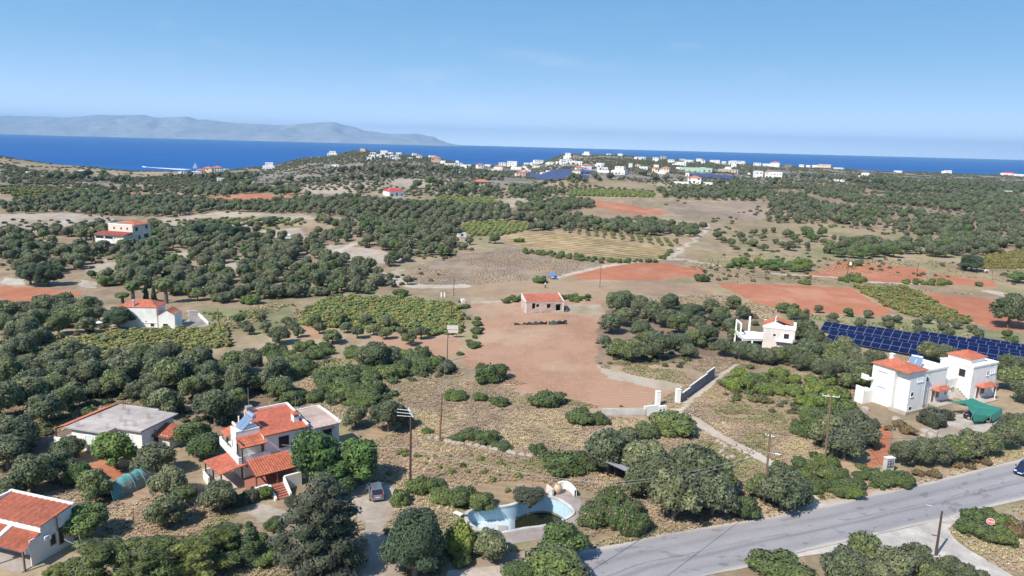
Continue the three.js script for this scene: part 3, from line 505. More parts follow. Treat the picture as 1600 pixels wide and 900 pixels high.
// points spread over an outline of the photograph, on the ground, about `gap` metres apart
function spread(poly, gap, seed, o = {}) {
  const q = ground(poly), r = rngOf(seed), out = []; let x0 = 1e9, x1 = -1e9, z0 = 1e9, z1 = -1e9;
  for (const [x, z] of q) { x0 = Math.min(x0, x); x1 = Math.max(x1, x); z0 = Math.min(z0, z); z1 = Math.max(z1, z); }
  const a = (o.bearing || 0) * Math.PI / 180, c = Math.cos(a), s = Math.sin(a), cx = (x0 + x1) / 2, cz = (z0 + z1) / 2, L = Math.hypot(x1 - x0, z1 - z0) / 2 + gap, gz = o.rowGap || gap, j = o.jitter ?? 0.75;
  for (let v = -L; v < L; v += gz) for (let u = -L; u < L; u += gap) {
    const uu = u + (r() - 0.5) * gap * j, vv = v + (r() - 0.5) * gz * j, x = cx + uu * c - vv * s, z = cz + uu * s + vv * c;
    if (r() > (o.share ?? 1) || !inPoly(q, x, z)) continue;
    if (o.clump && fbm(x / o.clump, z / o.clump + seed, 2) < (o.clumpCut ?? 0.45)) continue;
    if (KEEP.some(([a, b, d]) => (x - a) ** 2 + (z - b) ** 2 < d * d)) continue;
    out.push({ x, z, turn: r() * 6.28, s: (o.size || 1) * (0.66 + 0.62 * r()), sy: 0.88 + 0.24 * r(), k: r() });
  }
  return out;
}

// places that stay clear of scattered plants: houses, yards, tracks (photograph point, radius in metres)
const KEEP = [
  [175, 690, 9.5], [215, 690, 7], [250, 690, 6], [130, 690, 6], [400, 740, 9], [440, 700, 8], [490, 690, 7], [350, 750, 6], [430, 780, 5], [40, 850, 7], [30, 880, 7], [586, 770, 3],
  [235, 505, 8], [265, 505, 7], [215, 505, 6], [305, 497, 4], [310, 508, 4], [192, 382, 9], [175, 384, 6], [1170, 540, 6], [1200, 540, 7], [1225, 540, 6], [1400, 640, 8], [1440, 640, 8], [1500, 635, 9], [1540, 640, 7], [1510, 660, 8], [1470, 672, 6],
  [1300, 508, 4], [1330, 515, 6], [1370, 520, 7], [1410, 528, 7], [1450, 536, 7], [1500, 545, 8], [1550, 555, 8], [1590, 563, 8], [1380, 690, 3], [1385, 735, 2],
  [850, 486, 7], [813, 800, 8], [880, 790, 5], [1010, 640, 3], [720, 366, 4], [615, 304, 7], [752, 291, 7], [535, 345, 8],
].map(([px, py, r]) => [...G(px, py), r]);

// ---------------------------------------------------------------- surfaces with grain and wear
function grainTex(n, fn, srgb = true) {
  const a = new Uint8Array(n * n * 4);
  for (let j = 0; j < n; j++) for (let i = 0; i < n; i++) { const c = fn(i / n, j / n, i, j); for (let k = 0; k < 3; k++) a[(j * n + i) * 4 + k] = clamp(c[k]) * 255; a[(j * n + i) * 4 + 3] = 255; }
  const t = new THREE.DataTexture(a, n, n); if (srgb) t.colorSpace = THREE.SRGBColorSpace; t.wrapS = t.wrapT = THREE.MirroredRepeatWrapping; t.magFilter = t.minFilter = THREE.LinearFilter; t.needsUpdate = true; return t;
}
const plasterTex = grainTex(256, (u, v, i, j) => { const s = sstep(0.58, 0.8, fbm(u * 6 + 3, v * 2.5, 4)) * 0.06, g = 0.975 - s + (fbm(u * 40, v * 40, 2) - 0.5) * 0.05 - 0.03 * sstep(0.62, 0.75, fbm(u * 22, v * 3 + 9, 3)); return [g, g * 0.992, g * 0.975]; });
plasterTex.repeat.set(1 / 9, 1 / 9);
const roofTex = grainTex(256, (u, v) => { const n = fbm(u * 26, v * 26, 3), m = fbm(u * 5 + 8, v * 5, 3), k = 0.72 + 0.3 * n + 0.16 * (m - 0.5), w = sstep(0.6, 0.85, fbm(u * 9 + 2, v * 9 + 6, 4)) * 0.35; return [lerp(0.80 * k, 0.72, w), lerp(0.54 * k, 0.56, w), lerp(0.45 * k, 0.48, w)]; });
roofTex.repeat.set(1 / 7, 1 / 7);
const concreteTex = grainTex(256, (u, v) => { const k = 0.86 + 0.26 * (fbm(u * 8, v * 8, 4) - 0.5) + 0.1 * (fbm(u * 60, v * 60, 2) - 0.5); return [k, k * 0.975, k * 0.95]; });
concreteTex.repeat.set(1 / 11, 1 / 11);
const M = (r, g, b, o = {}) => new THREE.MeshStandardMaterial({ color: new THREE.Color(r, g, b), roughness: 0.85, ...o });
const white = M(0.88, 0.87, 0.86, { map: plasterTex, roughness: 0.9 }), cream = M(0.74, 0.66, 0.56, { map: plasterTex }), pinkish = M(0.74, 0.67, 0.64, { map: plasterTex }), oldWhite = M(0.70, 0.68, 0.65, { map: plasterTex });
const terracotta = M(1.0, 0.70, 0.57, { map: roofTex, roughness: 0.9, side: THREE.DoubleSide }), terracottaOld = M(0.80, 0.56, 0.48, { map: roofTex, roughness: 0.95, side: THREE.DoubleSide }), redSheet = M(0.98, 0.62, 0.51, { map: roofTex, roughness: 0.8 }), paleRoof = M(0.62, 0.50, 0.46, { map: concreteTex });
const concrete = M(0.46, 0.43, 0.41, { map: concreteTex, roughness: 0.95 }), paleConcrete = M(0.58, 0.54, 0.50, { map: concreteTex, roughness: 0.95 }), darkWood = M(0.09, 0.05, 0.035), woodBrown = M(0.20, 0.12, 0.08), dark = M(0.02, 0.02, 0.024, { roughness: 0.6 }), glassDark = M(0.025, 0.03, 0.04, { roughness: 0.12, metalness: 0.1 }), shutter = M(0.72, 0.73, 0.75), metal = M(0.5, 0.51, 0.53, { metalness: 0.6, roughness: 0.45 }), rust = M(0.22, 0.11, 0.07), redTile = M(0.34, 0.13, 0.09), brownDoor = M(0.30, 0.12, 0.07);

// ---------------------------------------------------------------- roads
const roadN = [[700, 905], [800, 893], [880, 876], [911, 862], [980, 848], [1050, 833], [1125, 820], [1200, 809], [1250, 799], [1300, 788], [1360, 775], [1411, 764], [1490, 744], [1570, 724], [1640, 706]];
const roadS = [[1000, 940], [1030, 926], [1060, 912], [1111, 898], [1164, 888], [1219, 871], [1260, 861], [1300, 852], [1360, 838], [1420, 824], [1460, 815], [1513, 802], [1560, 790], [1600, 781], [1680, 763]];
const ROADS = [ground([...roadN.slice(2), ...[...roadS].reverse()]), ground([[1225, 874], [1340, 846], [1420, 825], [1513, 801], [1480, 828], [1500, 852], [1580, 900], [1620, 925], [1560, 925], [1500, 890], [1445, 866], [1385, 862], [1300, 864]])];
(() => {
  const n = 1024, w = 128, a = new Uint8Array(n * w * 4), b = new Uint8Array(n * w * 4);      // across the road in v, along it in u
  for (let j = 0; j < w; j++) for (let i = 0; i < n; i++) {
    const v = j / w, u = i / n, x = u * 78, edge = Math.min(v, 1 - v), wob = (fbm(x / 5, v * 3, 3) - 0.5) * 0.05;
    let k = 0.62 + 0.05 * (fbm(x / 3, v * 9, 3) - 0.5) + 0.07 * (hash2(i, j) - 0.5) + 0.05 * (fbm(x / 14, 3, 2) - 0.5);
    for (const [c, d, s] of [[0.40, 0.035, -0.085], [0.70, 0.05, -0.055], [0.16, 0.05, -0.03], [0.55, 0.06, 0.02]]) k += s * Math.exp(-(((v + wob - c) / d) ** 2)) * (0.4 + 0.9 * fbm(x / 9 + c * 30, 2, 3));
    if (Math.abs(v - 0.485 - wob * 0.5) < 0.006 && fbm(x / 6, 8, 2) > 0.36) k -= 0.12;
    if (fbm(x / 1.6 + 5, v * 7 + 2, 3) > 0.73) k -= 0.07;
    const pale = sstep(0.09 + wob * 2, 0.0 + wob * 2, edge) * 0.75; k = lerp(k, 0.80, pale);
    const o = (j * n + i) * 4; a[o] = clamp(k * lerp(0.985, 1.02, pale)) * 255; a[o + 1] = clamp(k * lerp(0.985, 0.985, pale)) * 255; a[o + 2] = clamp(k * lerp(1.03, 0.93, pale)) * 255; a[o + 3] = 255;
    b[o] = b[o + 1] = b[o + 2] = 255 * hash2(i * 3, j * 5); b[o + 3] = 255;
  }
  const T = (d, s) => { const t = new THREE.DataTexture(d, n, w); if (s) t.colorSpace = THREE.SRGBColorSpace; t.magFilter = t.minFilter = THREE.LinearFilter; t.wrapS = THREE.MirroredRepeatWrapping; t.needsUpdate = true; return t; };
  const mat = new THREE.MeshStandardMaterial({ color: new THREE.Color(0.86, 0.81, 0.76), map: T(a, true), bumpMap: T(b, false), bumpScale: 0.012, roughness: 0.92 });
  const ribbon = (L, Rr, y, rows, v0 = 0, v1 = 1) => { const P = [], U = [], I = []; L.forEach((p, i) => { for (let r = 0; r <= rows; r++) { const t = r / rows; P.push(lerp(p[0], Rr[i][0], t), y, lerp(p[1], Rr[i][1], t)); U.push(i / (L.length - 1), lerp(v0, v1, t)); if (i + 1 < L.length && r < rows) { const q = i * (rows + 1) + r; I.push(q, q + 1, q + rows + 1, q + 1, q + rows + 2, q + rows + 1); } } }); const g = new THREE.BufferGeometry(); g.setAttribute('position', new THREE.Float32BufferAttribute(P, 3)); g.setAttribute('uv', new THREE.Float32BufferAttribute(U, 2)); g.setIndex(I); g.computeVertexNormals(); return g; };
  const resample = (poly, m) => { const c = new THREE.CatmullRomCurve3(ground(poly).map(([x, z]) => new THREE.Vector3(x, 0, z)), false, 'centripetal'); return c.getSpacedPoints(m).map((p) => [p.x, p.z]); };
  const A = resample(roadN.slice(1), 60), B = resample(roadS, 60);
  struct('road', ribbon(B, A, 0.05, 4), mat).userData.label = 'grey asphalt road with worn wheel bands crossing the lower right';
  // worn white edge line
  const line = resample([[1172, 884], [1219, 869], [1260, 859], [1300, 850], [1345, 840]], 24), line2 = resample([[1172, 885.6], [1219, 870.6], [1260, 860.5], [1300, 851.4], [1345, 841.2]], 24);
  struct('road_marking', ribbon(line2, line, 0.056, 1), M(0.62, 0.61, 0.6, { map: concreteTex })).userData.label = 'worn white edge line on the near side of the road';
  // side road of pale concrete
  const sl = resample([[1225, 874], [1300, 864], [1385, 862], [1445, 866], [1500, 890], [1560, 925]], 30), sr = resample([[1225, 870], [1340, 843], [1440, 820], [1513, 801], [1483, 828], [1500, 850], [1560, 886], [1620, 925]], 30);
  const side = ribbon(sl, sr, 0.042, 6); metre(side); struct('side_road', side, M(0.66, 0.63, 0.60, { map: concreteTex, roughness: 0.95 })).userData.label = 'pale concrete side road meeting the asphalt road at bottom right';
  const pave = resample([[930, 905], [905, 884], [860, 880], [780, 884], [700, 892]], 20), pave2 = resample([[930, 945], [900, 925], [850, 915], [780, 915], [690, 922]], 20);
  const pg = ribbon(pave2, pave, 0.036, 2); metre(pg); struct('gravel_verge', pg, M(0.56, 0.50, 0.44, { map: concreteTex })).userData.label = 'pale gravel verge below the pool trees';
  function metre(g) { const p = g.attributes.position, u = g.attributes.uv; for (let i = 0; i < p.count; i++) u.setXY(i, p.getX(i), p.getZ(i)); if (g.attributes.normal.getY(0) < 0) { g.index.array.reverse(); g.computeVertexNormals(); } }
})();

// ---------------------------------------------------------------- house parts
const turnOf = (az) => (90 - az) * Math.PI / 180;      // group turn whose +x runs along a bearing
function onFace(face, at) { return face[0] === 'z' ? (u0, y0, n0, u1, y1, n1) => (face[1] === '+' ? bx(u0, y0, at + n0, u1, y1, at + n1) : bx(u0, y0, at - n1, u1, y1, at - n0)) : (u0, y0, n0, u1, y1, n1) => (face[1] === '+' ? bx(at + n0, y0, u0, at + n1, y1, u1) : bx(at - n1, y0, u0, at - n0, y1, u1)); }
// a window (frame with its pane) on a wall face: u along the wall, y the sill height
function win(parent, face, at, u, y, w, h, o = {}) {
  const b = onFace(face, at), t = o.t ?? 0.07, list = [b(u, y, -0.02, u + t, y + h, 0.05), b(u + w - t, y, -0.02, u + w, y + h, 0.05), b(u + t, y + h - t, -0.02, u + w - t, y + h, 0.05), b(u + t, y, -0.02, u + w - t, y + t, 0.05)];
  if (o.mid) list.push(b(u + w / 2 - 0.03, y + t, -0.02, u + w / 2 + 0.03, y + h - t, 0.045));
  if (o.sill) list.push(b(u - 0.08, y - 0.08, -0.02, u + w + 0.08, y, 0.12));
  const f = put(o.name || 'window', list, o.frame || shutter, parent);
  put(o.leaf || 'pane', b(u + t, y + t, -0.02, u + w - t, y + h - t, o.proud ?? 0.012), o.pane || glassDark, f); return f;
}
const door = (parent, face, at, u, y, w, h, m = brownDoor, frame = shutter) => win(parent, face, at, u, y, w, h, { name: 'door', leaf: 'door_leaf', pane: m, frame });
const walls = (parent, list, m = white, name = 'wall') => put(name, list, m, parent);

// ---------------------------------------------------------------- house with the flat grey roof, lower left
(() => {
  const [x, z] = G(159.6, 706.7), h = thing('grey_roof_house', 'low white house with a flat grey concrete roof and a red tiled lean-to', 'house', [x, 0, z], turnOf(105));
  walls(h, [bx(-4.5, 0, -7.6, 1.15, 3.1, 0.3), bx(1.15, 0, -7.6, 5.15, 3.1, -1.6)]);
  put('roof', slab([[-5.0, 0.85], [1.55, 0.85], [1.55, -1.1], [5.55, -1.1], [5.7, -8.0], [2.1, -8.0], [2.1, -8.5], [-4.6, -8.5]], 3.1, 3.32), M(0.60, 0.55, 0.54, { map: concreteTex, roughness: 0.95 }), h);
  const rods = []; for (const [a, b] of [[-3.6, 0.1], [0.7, -0.5], [2.2, -2.0], [0.4, -3.2], [3.4, -2.4], [3.1, -5.2], [-0.6, -5.6], [-2.5, -6.8], [-3.4, -3.4]]) { const q = []; for (const [i, j] of [[0, 0], [0.32, 0], [0, 0.3], [0.32, 0.3], [0.16, 0.3], [0.16, 0]]) q.push(cyl([a + i, 3.3, b + j], [a + i + 0.03, 3.3 + 0.75 + 0.25 * hash2(i * 99, a * 77 + j * 5), b + j], 0.014, 0.014, 4)); put('reinforcing_bars', q, rust, h); }
  put('lean_to_roof', tiles([-7.0, 2.72, -7.6], [-7.0, 2.72, 0.7], [-5.02, 3.42, 0.7], [-5.02, 3.42, -8.2], 0.3, 0.5), terracotta, h);
  put('lean_to_frame', [bx(-7.0, 2.55, -7.5, -6.85, 2.68, 0.6), bx(-5.05, 3.24, -8.2, -4.95, 3.4, 0.7)], darkWood, h);
  for (const zz of [0.5, -2.4, -5.2, -7.4]) put('post', bx(-6.98, 0, zz - 0.06, -6.86, 2.56, zz + 0.06), darkWood, h);
  win(h, 'z+', 0.3, -2.3, 0.95, 1.35, 1.35, { pane: shutter, sill: true, leaf: 'shutter' });
  win(h, 'z+', -1.6, 2.2, 0.95, 1.5, 1.35, { pane: shutter, sill: true, leaf: 'shutter' });
  win(h, 'x+', 5.15, -5.4, 1.0, 1.2, 1.2, { mid: true }); win(h, 'x+', 1.15, -1.3, 1.6, 0.6, 0.7);
  put('vent', cyl([5.15, 2.3, -3.9], [5.3, 2.3, -3.9], 0.09, 0.09, 8), dark, h);
  put('rain_pipe', cyl([1.22, 0, 0.2], [1.22, 3.1, 0.2], 0.05, 0.05, 6), shutter, h);
  put('terrace', bx(-8.2, 0, -6.5, -4.5, 0.42, 0.7), paleConcrete, h);
  for (const g of [bx(-7.2, 0.42, 0.5, -6.0, 1.5, 0.68), bx(-4.66, 0.42, 0.5, -4.5, 1.3, 0.66)]) put('terrace_wall', g, white, h);
  for (const g of [bx(-6.0, 1.2, 0.55, -4.66, 1.27, 0.61), bx(-6.0, 0.8, 0.55, -4.66, 0.86, 0.61)]) put('rail', g, darkWood, h);
  const s = thing('tiled_shed', 'small shed with a striped old red tile roof beside the grey-roofed house', 'shed', [...(() => { const [a, b] = G(256, 694); return [a, 0, b]; })()], turnOf(108));
  walls(s, [bx(-2.1, 0, -1.2, 2.1, 1.9, 1.1)], oldWhite);
  put('roof', [tiles([-2.45, 1.72, 1.5], [2.45, 1.72, 1.5], [2.45, 2.55, -1.4], [-2.45, 2.55, -1.4], 0.5, 0.6, 0.09)], terracottaOld, s);
  put('roof_edge', [bx(-2.5, 1.58, 1.38, 2.5, 1.7, 1.5), bx(-2.5, 2.38, -1.5, 2.5, 2.52, -1.36)], darkWood, s);
  win(s, 'z+', 1.1, -0.6, 0.6, 1, 1, { pane: dark });
})();

// ---------------------------------------------------------------- the white and orange house in the lower left centre
(() => {
  const h = thing('orange_roof_house', 'two storey white house with orange roofs, porches and a rooftop solar heater', 'house', [-32.2, 0, -81.78], turnOf(142));
  walls(h, [bx(-7.4, 0, -7.9, 0, 3.0, 0), bx(-6.9, 3.0, -7.9, 0, 5.95, -2.55), bx(-3.7, 3.0, -2.55, -1.55, 6.35, 0.42), bx(-6.9, 3.0, -2.55, -3.7, 5.5, -0.9)], white);
  walls(h, [bx(-6.6, 0, -12.3, 0.15, 5.3, -7.9)], oldWhite, 'annex_wall');
  put('annex_roof', [slab([[-6.8, -7.9], [0.3, -7.9], [0.3, -12.5], [-6.8, -12.5]], 5.3, 5.45), ...[0, 1, 2, 3, 4, 5].map((i) => bx(-6.7, 5.45, -8.6 - i * 0.7, 0.2, 5.5, -8.5 - i * 0.7))], paleRoof, h);
  put('annex_parapet', [bx(-6.9, 5.45, -12.6, 0.35, 5.68, -12.42), bx(-6.9, 5.45, -12.42, -6.75, 5.68, -7.95)], white, h);
  put('roof', quads([[[0.3, 5.95, -2.4], [0.3, 5.95, -8.05], [-7.1, 6.62, -8.05], [-7.1, 6.62, -2.4]], [[0.3, 5.78, -8.05], [0.3, 5.78, -2.4], [-7.1, 6.4, -2.4], [-7.1, 6.4, -8.05]], [[0.3, 5.78, -2.4], [0.3, 5.78, -8.05], [0.3, 5.95, -8.05], [0.3, 5.95, -2.4]], [[-7.1, 6.4, -2.4], [0.3, 5.78, -2.4], [0.3, 5.95, -2.4], [-7.1, 6.62, -2.4]], [[0.3, 5.78, -8.05], [-7.1, 6.4, -8.05], [-7.1, 6.62, -8.05], [0.3, 5.95, -8.05]]]), redSheet, h);
  put('roof_parapet', [bx(-7.3, 5.9, -8.2, -7.08, 6.85, -2.4), (() => { const g = bx(-7.1, -0.14, -8.25, 0.1, 0.16, -8.03); g.applyMatrix4(new THREE.Matrix4().makeShear(-0.09, 0, 0, 0, 0, 0)); g.translate(0, 6.02, 0); return g; })()], white, h);
  put('terrace_roof', [bx(-6.95, 5.5, -2.55, -3.7, 5.58, -0.85)], redSheet, h);
  put('roof_parapet', [bx(-7.05, 5.5, -0.9, -3.7, 5.78, -0.72), bx(-3.72, 6.35, 0.2, -1.53, 6.5, 0.44), bx(-1.72, 6.35, -2.5, -1.53, 6.5, 0.2)], white, h);
  // loggia at the corner, with its own little roof
  put('loggia_wall', bx(-1.55, 3.0, -2.62, 0, 5.8, -2.5), pinkish, h);
  put('loggia_roof', tiles([0.45, 5.05, 0.55], [0.45, 5.05, -2.75], [-1.55, 5.78, -2.75], [-1.55, 5.78, 0.55], 0.3, 0.5, 0.03), terracotta, h);
  put('loggia_roof_beam', [bx(0.2, 4.9, -2.6, 0.32, 5.02, 0.45), bx(-1.5, 5.55, 0.3, 0.3, 5.66, 0.42)], darkWood, h);
  for (const q of [[0.22, 0.3], [-1.45, 0.34]]) put('post', bx(q[0] - 0.07, 3.0, q[1] - 0.07, q[0] + 0.07, 4.95, q[1] + 0.07), darkWood, h);
  win(h, 'z+', -2.5, -1.1, 3.05, 0.9, 2.1, { name: 'door', leaf: 'door_leaf', pane: darkWood, frame: darkWood });
  put('balcony', bx(-7.6, 2.8, 0, 0.25, 3.0, 0.78), white, h); put('balcony', bx(0, 2.8, -3.2, 0.25, 3.0, 0), white, h);
  put('balcony_parapet', [bx(-7.6, 3.0, 0.62, 0.25, 3.85, 0.78), bx(0.1, 3.0, -3.2, 0.25, 3.85, 0.62), bx(-7.6, 3.0, 0, -7.45, 3.85, 0.62)], white, h);
  win(h, 'z+', 0.42, -3.3, 3.9, 0.42, 1.2, {}); win(h, 'z+', 0.42, -2.3, 3.3, 0.5, 1.9, { pane: shutter });
  put('awning', tiles([-6.6, 5.0, 0.95], [-4.2, 5.0, 0.95], [-4.2, 5.5, -0.72], [-6.6, 5.5, -0.72], 0.3, 0.5, 0.03), terracotta, h);
  for (const q of [-6.4, -4.4]) put('post', bx(q - 0.05, 3.0, 0.6, q + 0.05, 4.98, 0.7), darkWood, h);
  // porches
  put('porch_roof', [quads([[[-4.2, 2.58, 3.75], [0.9, 2.58, 3.2], [0.7, 3.0, 0.05], [-4.2, 3.0, 0.05]], [[0.9, 2.48, 3.2], [-4.2, 2.48, 3.75], [-4.2, 2.9, 0.05], [0.7, 2.9, 0.05]], [[-4.2, 2.48, 3.75], [0.9, 2.48, 3.2], [0.9, 2.58, 3.2], [-4.2, 2.58, 3.75]], [[0.9, 2.48, 3.2], [0.7, 2.9, 0.05], [0.7, 3, 0.05], [0.9, 2.58, 3.2]], [[-4.2, 2.9, 0.05], [-4.2, 2.48, 3.75], [-4.2, 2.58, 3.75], [-4.2, 3, 0.05]]])], redSheet, h);
  for (const [a, b] of [[-4.0, 3.55], [-1.6, 3.3], [0.65, 3.0]]) put('post', bx(a - 0.07, 0, b - 0.07, a + 0.07, 2.55, b + 0.07), darkWood, h);
  put('porch_wall', [bx(-4.4, 0, 3.6, -2.2, 1.1, 3.78), bx(-4.58, 0, 0.8, -4.4, 1.3, 3.78)], white, h);
  put('porch_floor', bx(-4.4, 0, 0, 0.5, 0.12, 3.6), paleConcrete, h);
  put('tiled_porch_roof', tiles([3.75, 2.5, -0.05], [3.75, 2.5, -5.25], [0.28, 3.3, -5.25], [0.28, 3.3, -0.05], 0.3, 0.4, 0.06), terracotta, h);
  put('tiled_porch_frame', [bx(3.5, 2.3, -5.2, 3.64, 2.46, -0.1), bx(0.25, 2.5, -0.2, 3.6, 2.62, -0.08), bx(0.25, 2.5, -5.2, 3.6, 2.62, -5.08)], darkWood, h);
  for (const b of [-0.2, -2.7, -5.0]) put('post', bx(3.48, 0, b - 0.08, 3.64, 2.34, b + 0.08), rust, h);
  put('porch_floor', bx(0, 0, -5.6, 3.9, 0.95, 0.3), redTile, h);
  for (const g of [bx(3.55, 0, -1.5, 3.95, 1.2, 0.35), bx(3.55, 0, -5.6, 3.95, 1.75, -3.5)]) put('porch_wall', g, white, h);
  for (let i = 0; i < 6; i++) put('step', bx(3.95 + i * 0.34, 0, -3.25, 4.29 + i * 0.34, 0.95 - i * 0.16, -1.75), redTile, h);
  for (const g of [prism([[3.95, 0], [6.1, 0], [6.1, 0.5], [3.95, 1.75]], -3.5, -3.27), prism([[3.95, 0], [6.1, 0], [6.1, 0.35], [3.95, 1.2]], -1.73, -1.5)]) put('stair_wall', g, white, h);
  win(h, 'x+', 0, -5.6, 3.75, 1.3, 1.5, { pane: dark, frame: darkWood }); win(h, 'x+', 0.15, -11.3, 3.6, 1.2, 1.25, { pane: dark, frame: darkWood }); put('window_hood', bx(0.15, 5.0, -11.6, 0.55, 5.1, -9.8), darkWood, h);
  win(h, 'x+', 0, -2.2, 1.0, 1.0, 2.0, { name: 'door', leaf: 'door_leaf', pane: darkWood, frame: darkWood }); win(h, 'x+', 0, -4.4, 1.6, 1.3, 1.1, { mid: true }); win(h, 'z+', 0, -3.2, 1.1, 0.9, 1.2, { pane: dark }); win(h, 'z+', 0, -1.6, 0.1, 1, 2.1, { name: 'door', leaf: 'door_leaf', pane: darkWood });
  const ch = put('chimney', bx(-2.5, 6.1, -7.6, -1.5, 7.15, -6.9), white, h); put('chimney_opening', [0, 1, 2].map((i) => bx(-1.51, 6.8, -7.52 + i * 0.22, -1.47, 7.05, -7.38 + i * 0.22)), dark, ch); put('chimney_cap', hip(-2.62, -7.72, -1.38, -6.78, 7.15, 7.5, 0.06), terracotta, ch);
  put('stair_chimney', bx(-7.5, 5.2, -3.4, -6.7, 7.4, -2.6), concrete, h); put('antenna', [cyl([-7.1, 7.3, -3], [-7.1, 9.9, -3], 0.025, 0.02, 5), cyl([-7.4, 9.7, -3], [-6.8, 9.7, -3], 0.012, 0.012, 4), cyl([-7.35, 9.4, -3], [-6.85, 9.4, -3], 0.012, 0.012, 4)], metal, h);
  put('antenna', [cyl([-3.6, 6.2, -8], [-3.6, 8.8, -8], 0.02, 0.02, 5), cyl([-4.1, 8.5, -8.2], [-3.1, 8.5, -7.8], 0.012, 0.012, 4)], metal, h);
  for (const g of [cyl([-6.6, 5.4, -1.5], [-6.6, 6.5, -1.5], 0.1, 0.1, 8), cyl([0.1, 5.4, -12.3], [0.1, 6.3, -12.3], 0.06, 0.06, 6)]) put('flue', g, white, h);
  // solar water heater: two panels and a tank on a rack
  const s = thing('solar_water_heater', 'solar water heater with two blue panels and a round tank on the orange-roofed house', 'solar heater', [...(() => { const v = new THREE.Vector3(-2.6, 6.36, -0.9).applyAxisAngle(new THREE.Vector3(0, 1, 0), turnOf(142)); return [v.x - 32.2, 6.36, v.z - 81.78]; })()], turnOf(142) + 0.1);
  heater(s);
})();
function heater(s) {
  for (const k of [-1.03, 0.03]) { const f = put('collector', (() => { const g = bx(k, 0, 0, k + 1.0, 0.09, 1.9); return g; })(), metal, s); put('collector_glass', bx(k + 0.05, 0.09, 0.05, k + 0.95, 0.1, 1.85), M(0.16, 0.24, 0.36, { roughness: 0.25 }), f); f.rotation.x = 0.72; f.position.set(0, 1.25, -0.75); }
  put('tank', [cyl([-0.85, 1.5, -1.0], [0.85, 1.5, -1.0], 0.29, 0.29, 18), cyl([-0.9, 1.5, -1.0], [-0.85, 1.5, -1.0], 0.2, 0.28, 18), cyl([0.85, 1.5, -1.0], [0.9, 1.5, -1.0], 0.28, 0.2, 18)], M(0.35, 0.45, 0.62, { metalness: 0.3, roughness: 0.3 }), s);
  put('rack', [[-0.8, -1.0], [0.8, -1.0]].flatMap(([a, b]) => [cyl([a, 0, b], [a, 1.3, b], 0.025, 0.025, 5), cyl([a, 0, 0.65], [a, 1.25, -0.75], 0.025, 0.025, 5), cyl([a, 0, b], [a, 0.05, 0.65], 0.025, 0.025, 5)]), metal, s);
}

// ---------------------------------------------------------------- twin white houses on the right
(() => {
  const O = [62.41, -111.26], T = turnOf(62);
  const h = thing('white_house', 'tall white house with a hipped orange roof and solar heater, left of the twin houses', 'house', [O[0], 0, O[1]], T);
  walls(h, [bx(3.55, 0, -6.5, 8.4, 6.9, -2.4), bx(4.5, 0, -2.4, 8.4, 6.9, -0.2), bx(8.4, 0, -6, 15.7, 6.0, -0.9), bx(15.7, 0, -5, 19.6, 3.3, -1.1)]);
  put('roof', hip(3.2, -6.8, 8.6, 0.15, 6.95, 8.05, 0.1), terracotta, h); put('eave', slab([[3.35, -6.65], [8.5, -6.65], [8.5, 0], [3.35, 0]], 6.78, 6.86), white, h);
  put('flat_roof', [slab([[8.4, -6.1], [15.8, -6.1], [15.8, -0.8], [8.4, -0.8]], 6.0, 6.16)], white, h);
  put('roof_parapet', [bx(8.5, 6.16, -0.98, 15.8, 6.34, -0.8), bx(15.62, 6.16, -6.1, 15.8, 6.34, -0.98), bx(15.7, 3.3, -1.3, 19.6, 3.7, -1.1)], white, h);
  put('chimney', [bx(6.2, 7.0, -5.5, 6.8, 8.4, -4.9), bx(6.1, 8.4, -5.6, 6.9, 8.5, -4.8)], white, h);
  const hood = (parent, x0, x1, z0, d, y) => { put('awning', hip(x0, z0 + 0.02, x1, z0 + d, y, y + 0.6, 0.08), terracotta, parent); };
  hood(h, 11.6, 15.3, -0.9, 1.5, 2.75); door(h, 'z+', -0.9, 11.9, 0.25, 0.95, 2.1); win(h, 'z+', -0.9, 13.2, 0.9, 1.0, 1.3, { mid: true, sill: true }); put('porch_step', bx(11.4, 0, -0.9, 15.5, 0.22, 0.9), paleConcrete, h);
  win(h, 'z+', -0.2, 5.0, 2.5, 0.75, 0.85, { sill: true }); for (let i = 0; i < 3; i++) win(h, 'z+', -0.2, 6.35 + i * 0.62, 4.9, 0.32, 0.95, { pane: shutter, sill: true }); win(h, 'z+', -0.9, 9.9, 4.3, 0.7, 0.8, { sill: true }); win(h, 'z+', -0.2, 4.9, 0.1, 0.9, 0.7, { pane: dark });
  win(h, 'x-', 3.55, -5.4, 4.9, 1.5, 0.9, { pane: shutter, leaf: 'shutter', frame: white }); win(h, 'x-', 3.55, -5.4, 2.2, 1.5, 0.9, { pane: shutter, leaf: 'shutter', frame: white }); for (const g of [bx(3.35, 5.85, -5.5, 3.55, 5.93, -3.8), bx(3.35, 3.15, -5.5, 3.55, 3.23, -3.8)]) put('window_ledge', g, white, h);
  put('balcony', [bx(2.0, 4.0, -7.4, 3.55, 4.18, -6.0), bx(2.0, 4.18, -7.4, 2.12, 4.9, -6.0)], white, h); put('lower_terrace', [bx(0.9, 0, -7.4, 3.55, 2.2, -5.8), bx(0.9, 2.2, -7.4, 1.05, 2.95, -5.8)], white, h);
  win(h, 'z+', -1.1, 16.0, 1.0, 1.1, 1.1, { mid: true, sill: true }); win(h, 'z+', -1.1, 17.9, 1.3, 0.9, 0.9, { mid: true });
  put('outside_stair', [0, 1, 2, 3, 4, 5].map((i) => bx(18.9 + 0.02, 0.1 + i * 0.3, -1.08 + 0 * i, 19.5, 0.4 + i * 0.3, 1.4 - i * 0.4)), paleConcrete, h);
  put('rain_pipe', [cyl([8.46, 0, -0.1], [8.46, 6.7, -0.1], 0.05, 0.05, 6)], shutter, h);
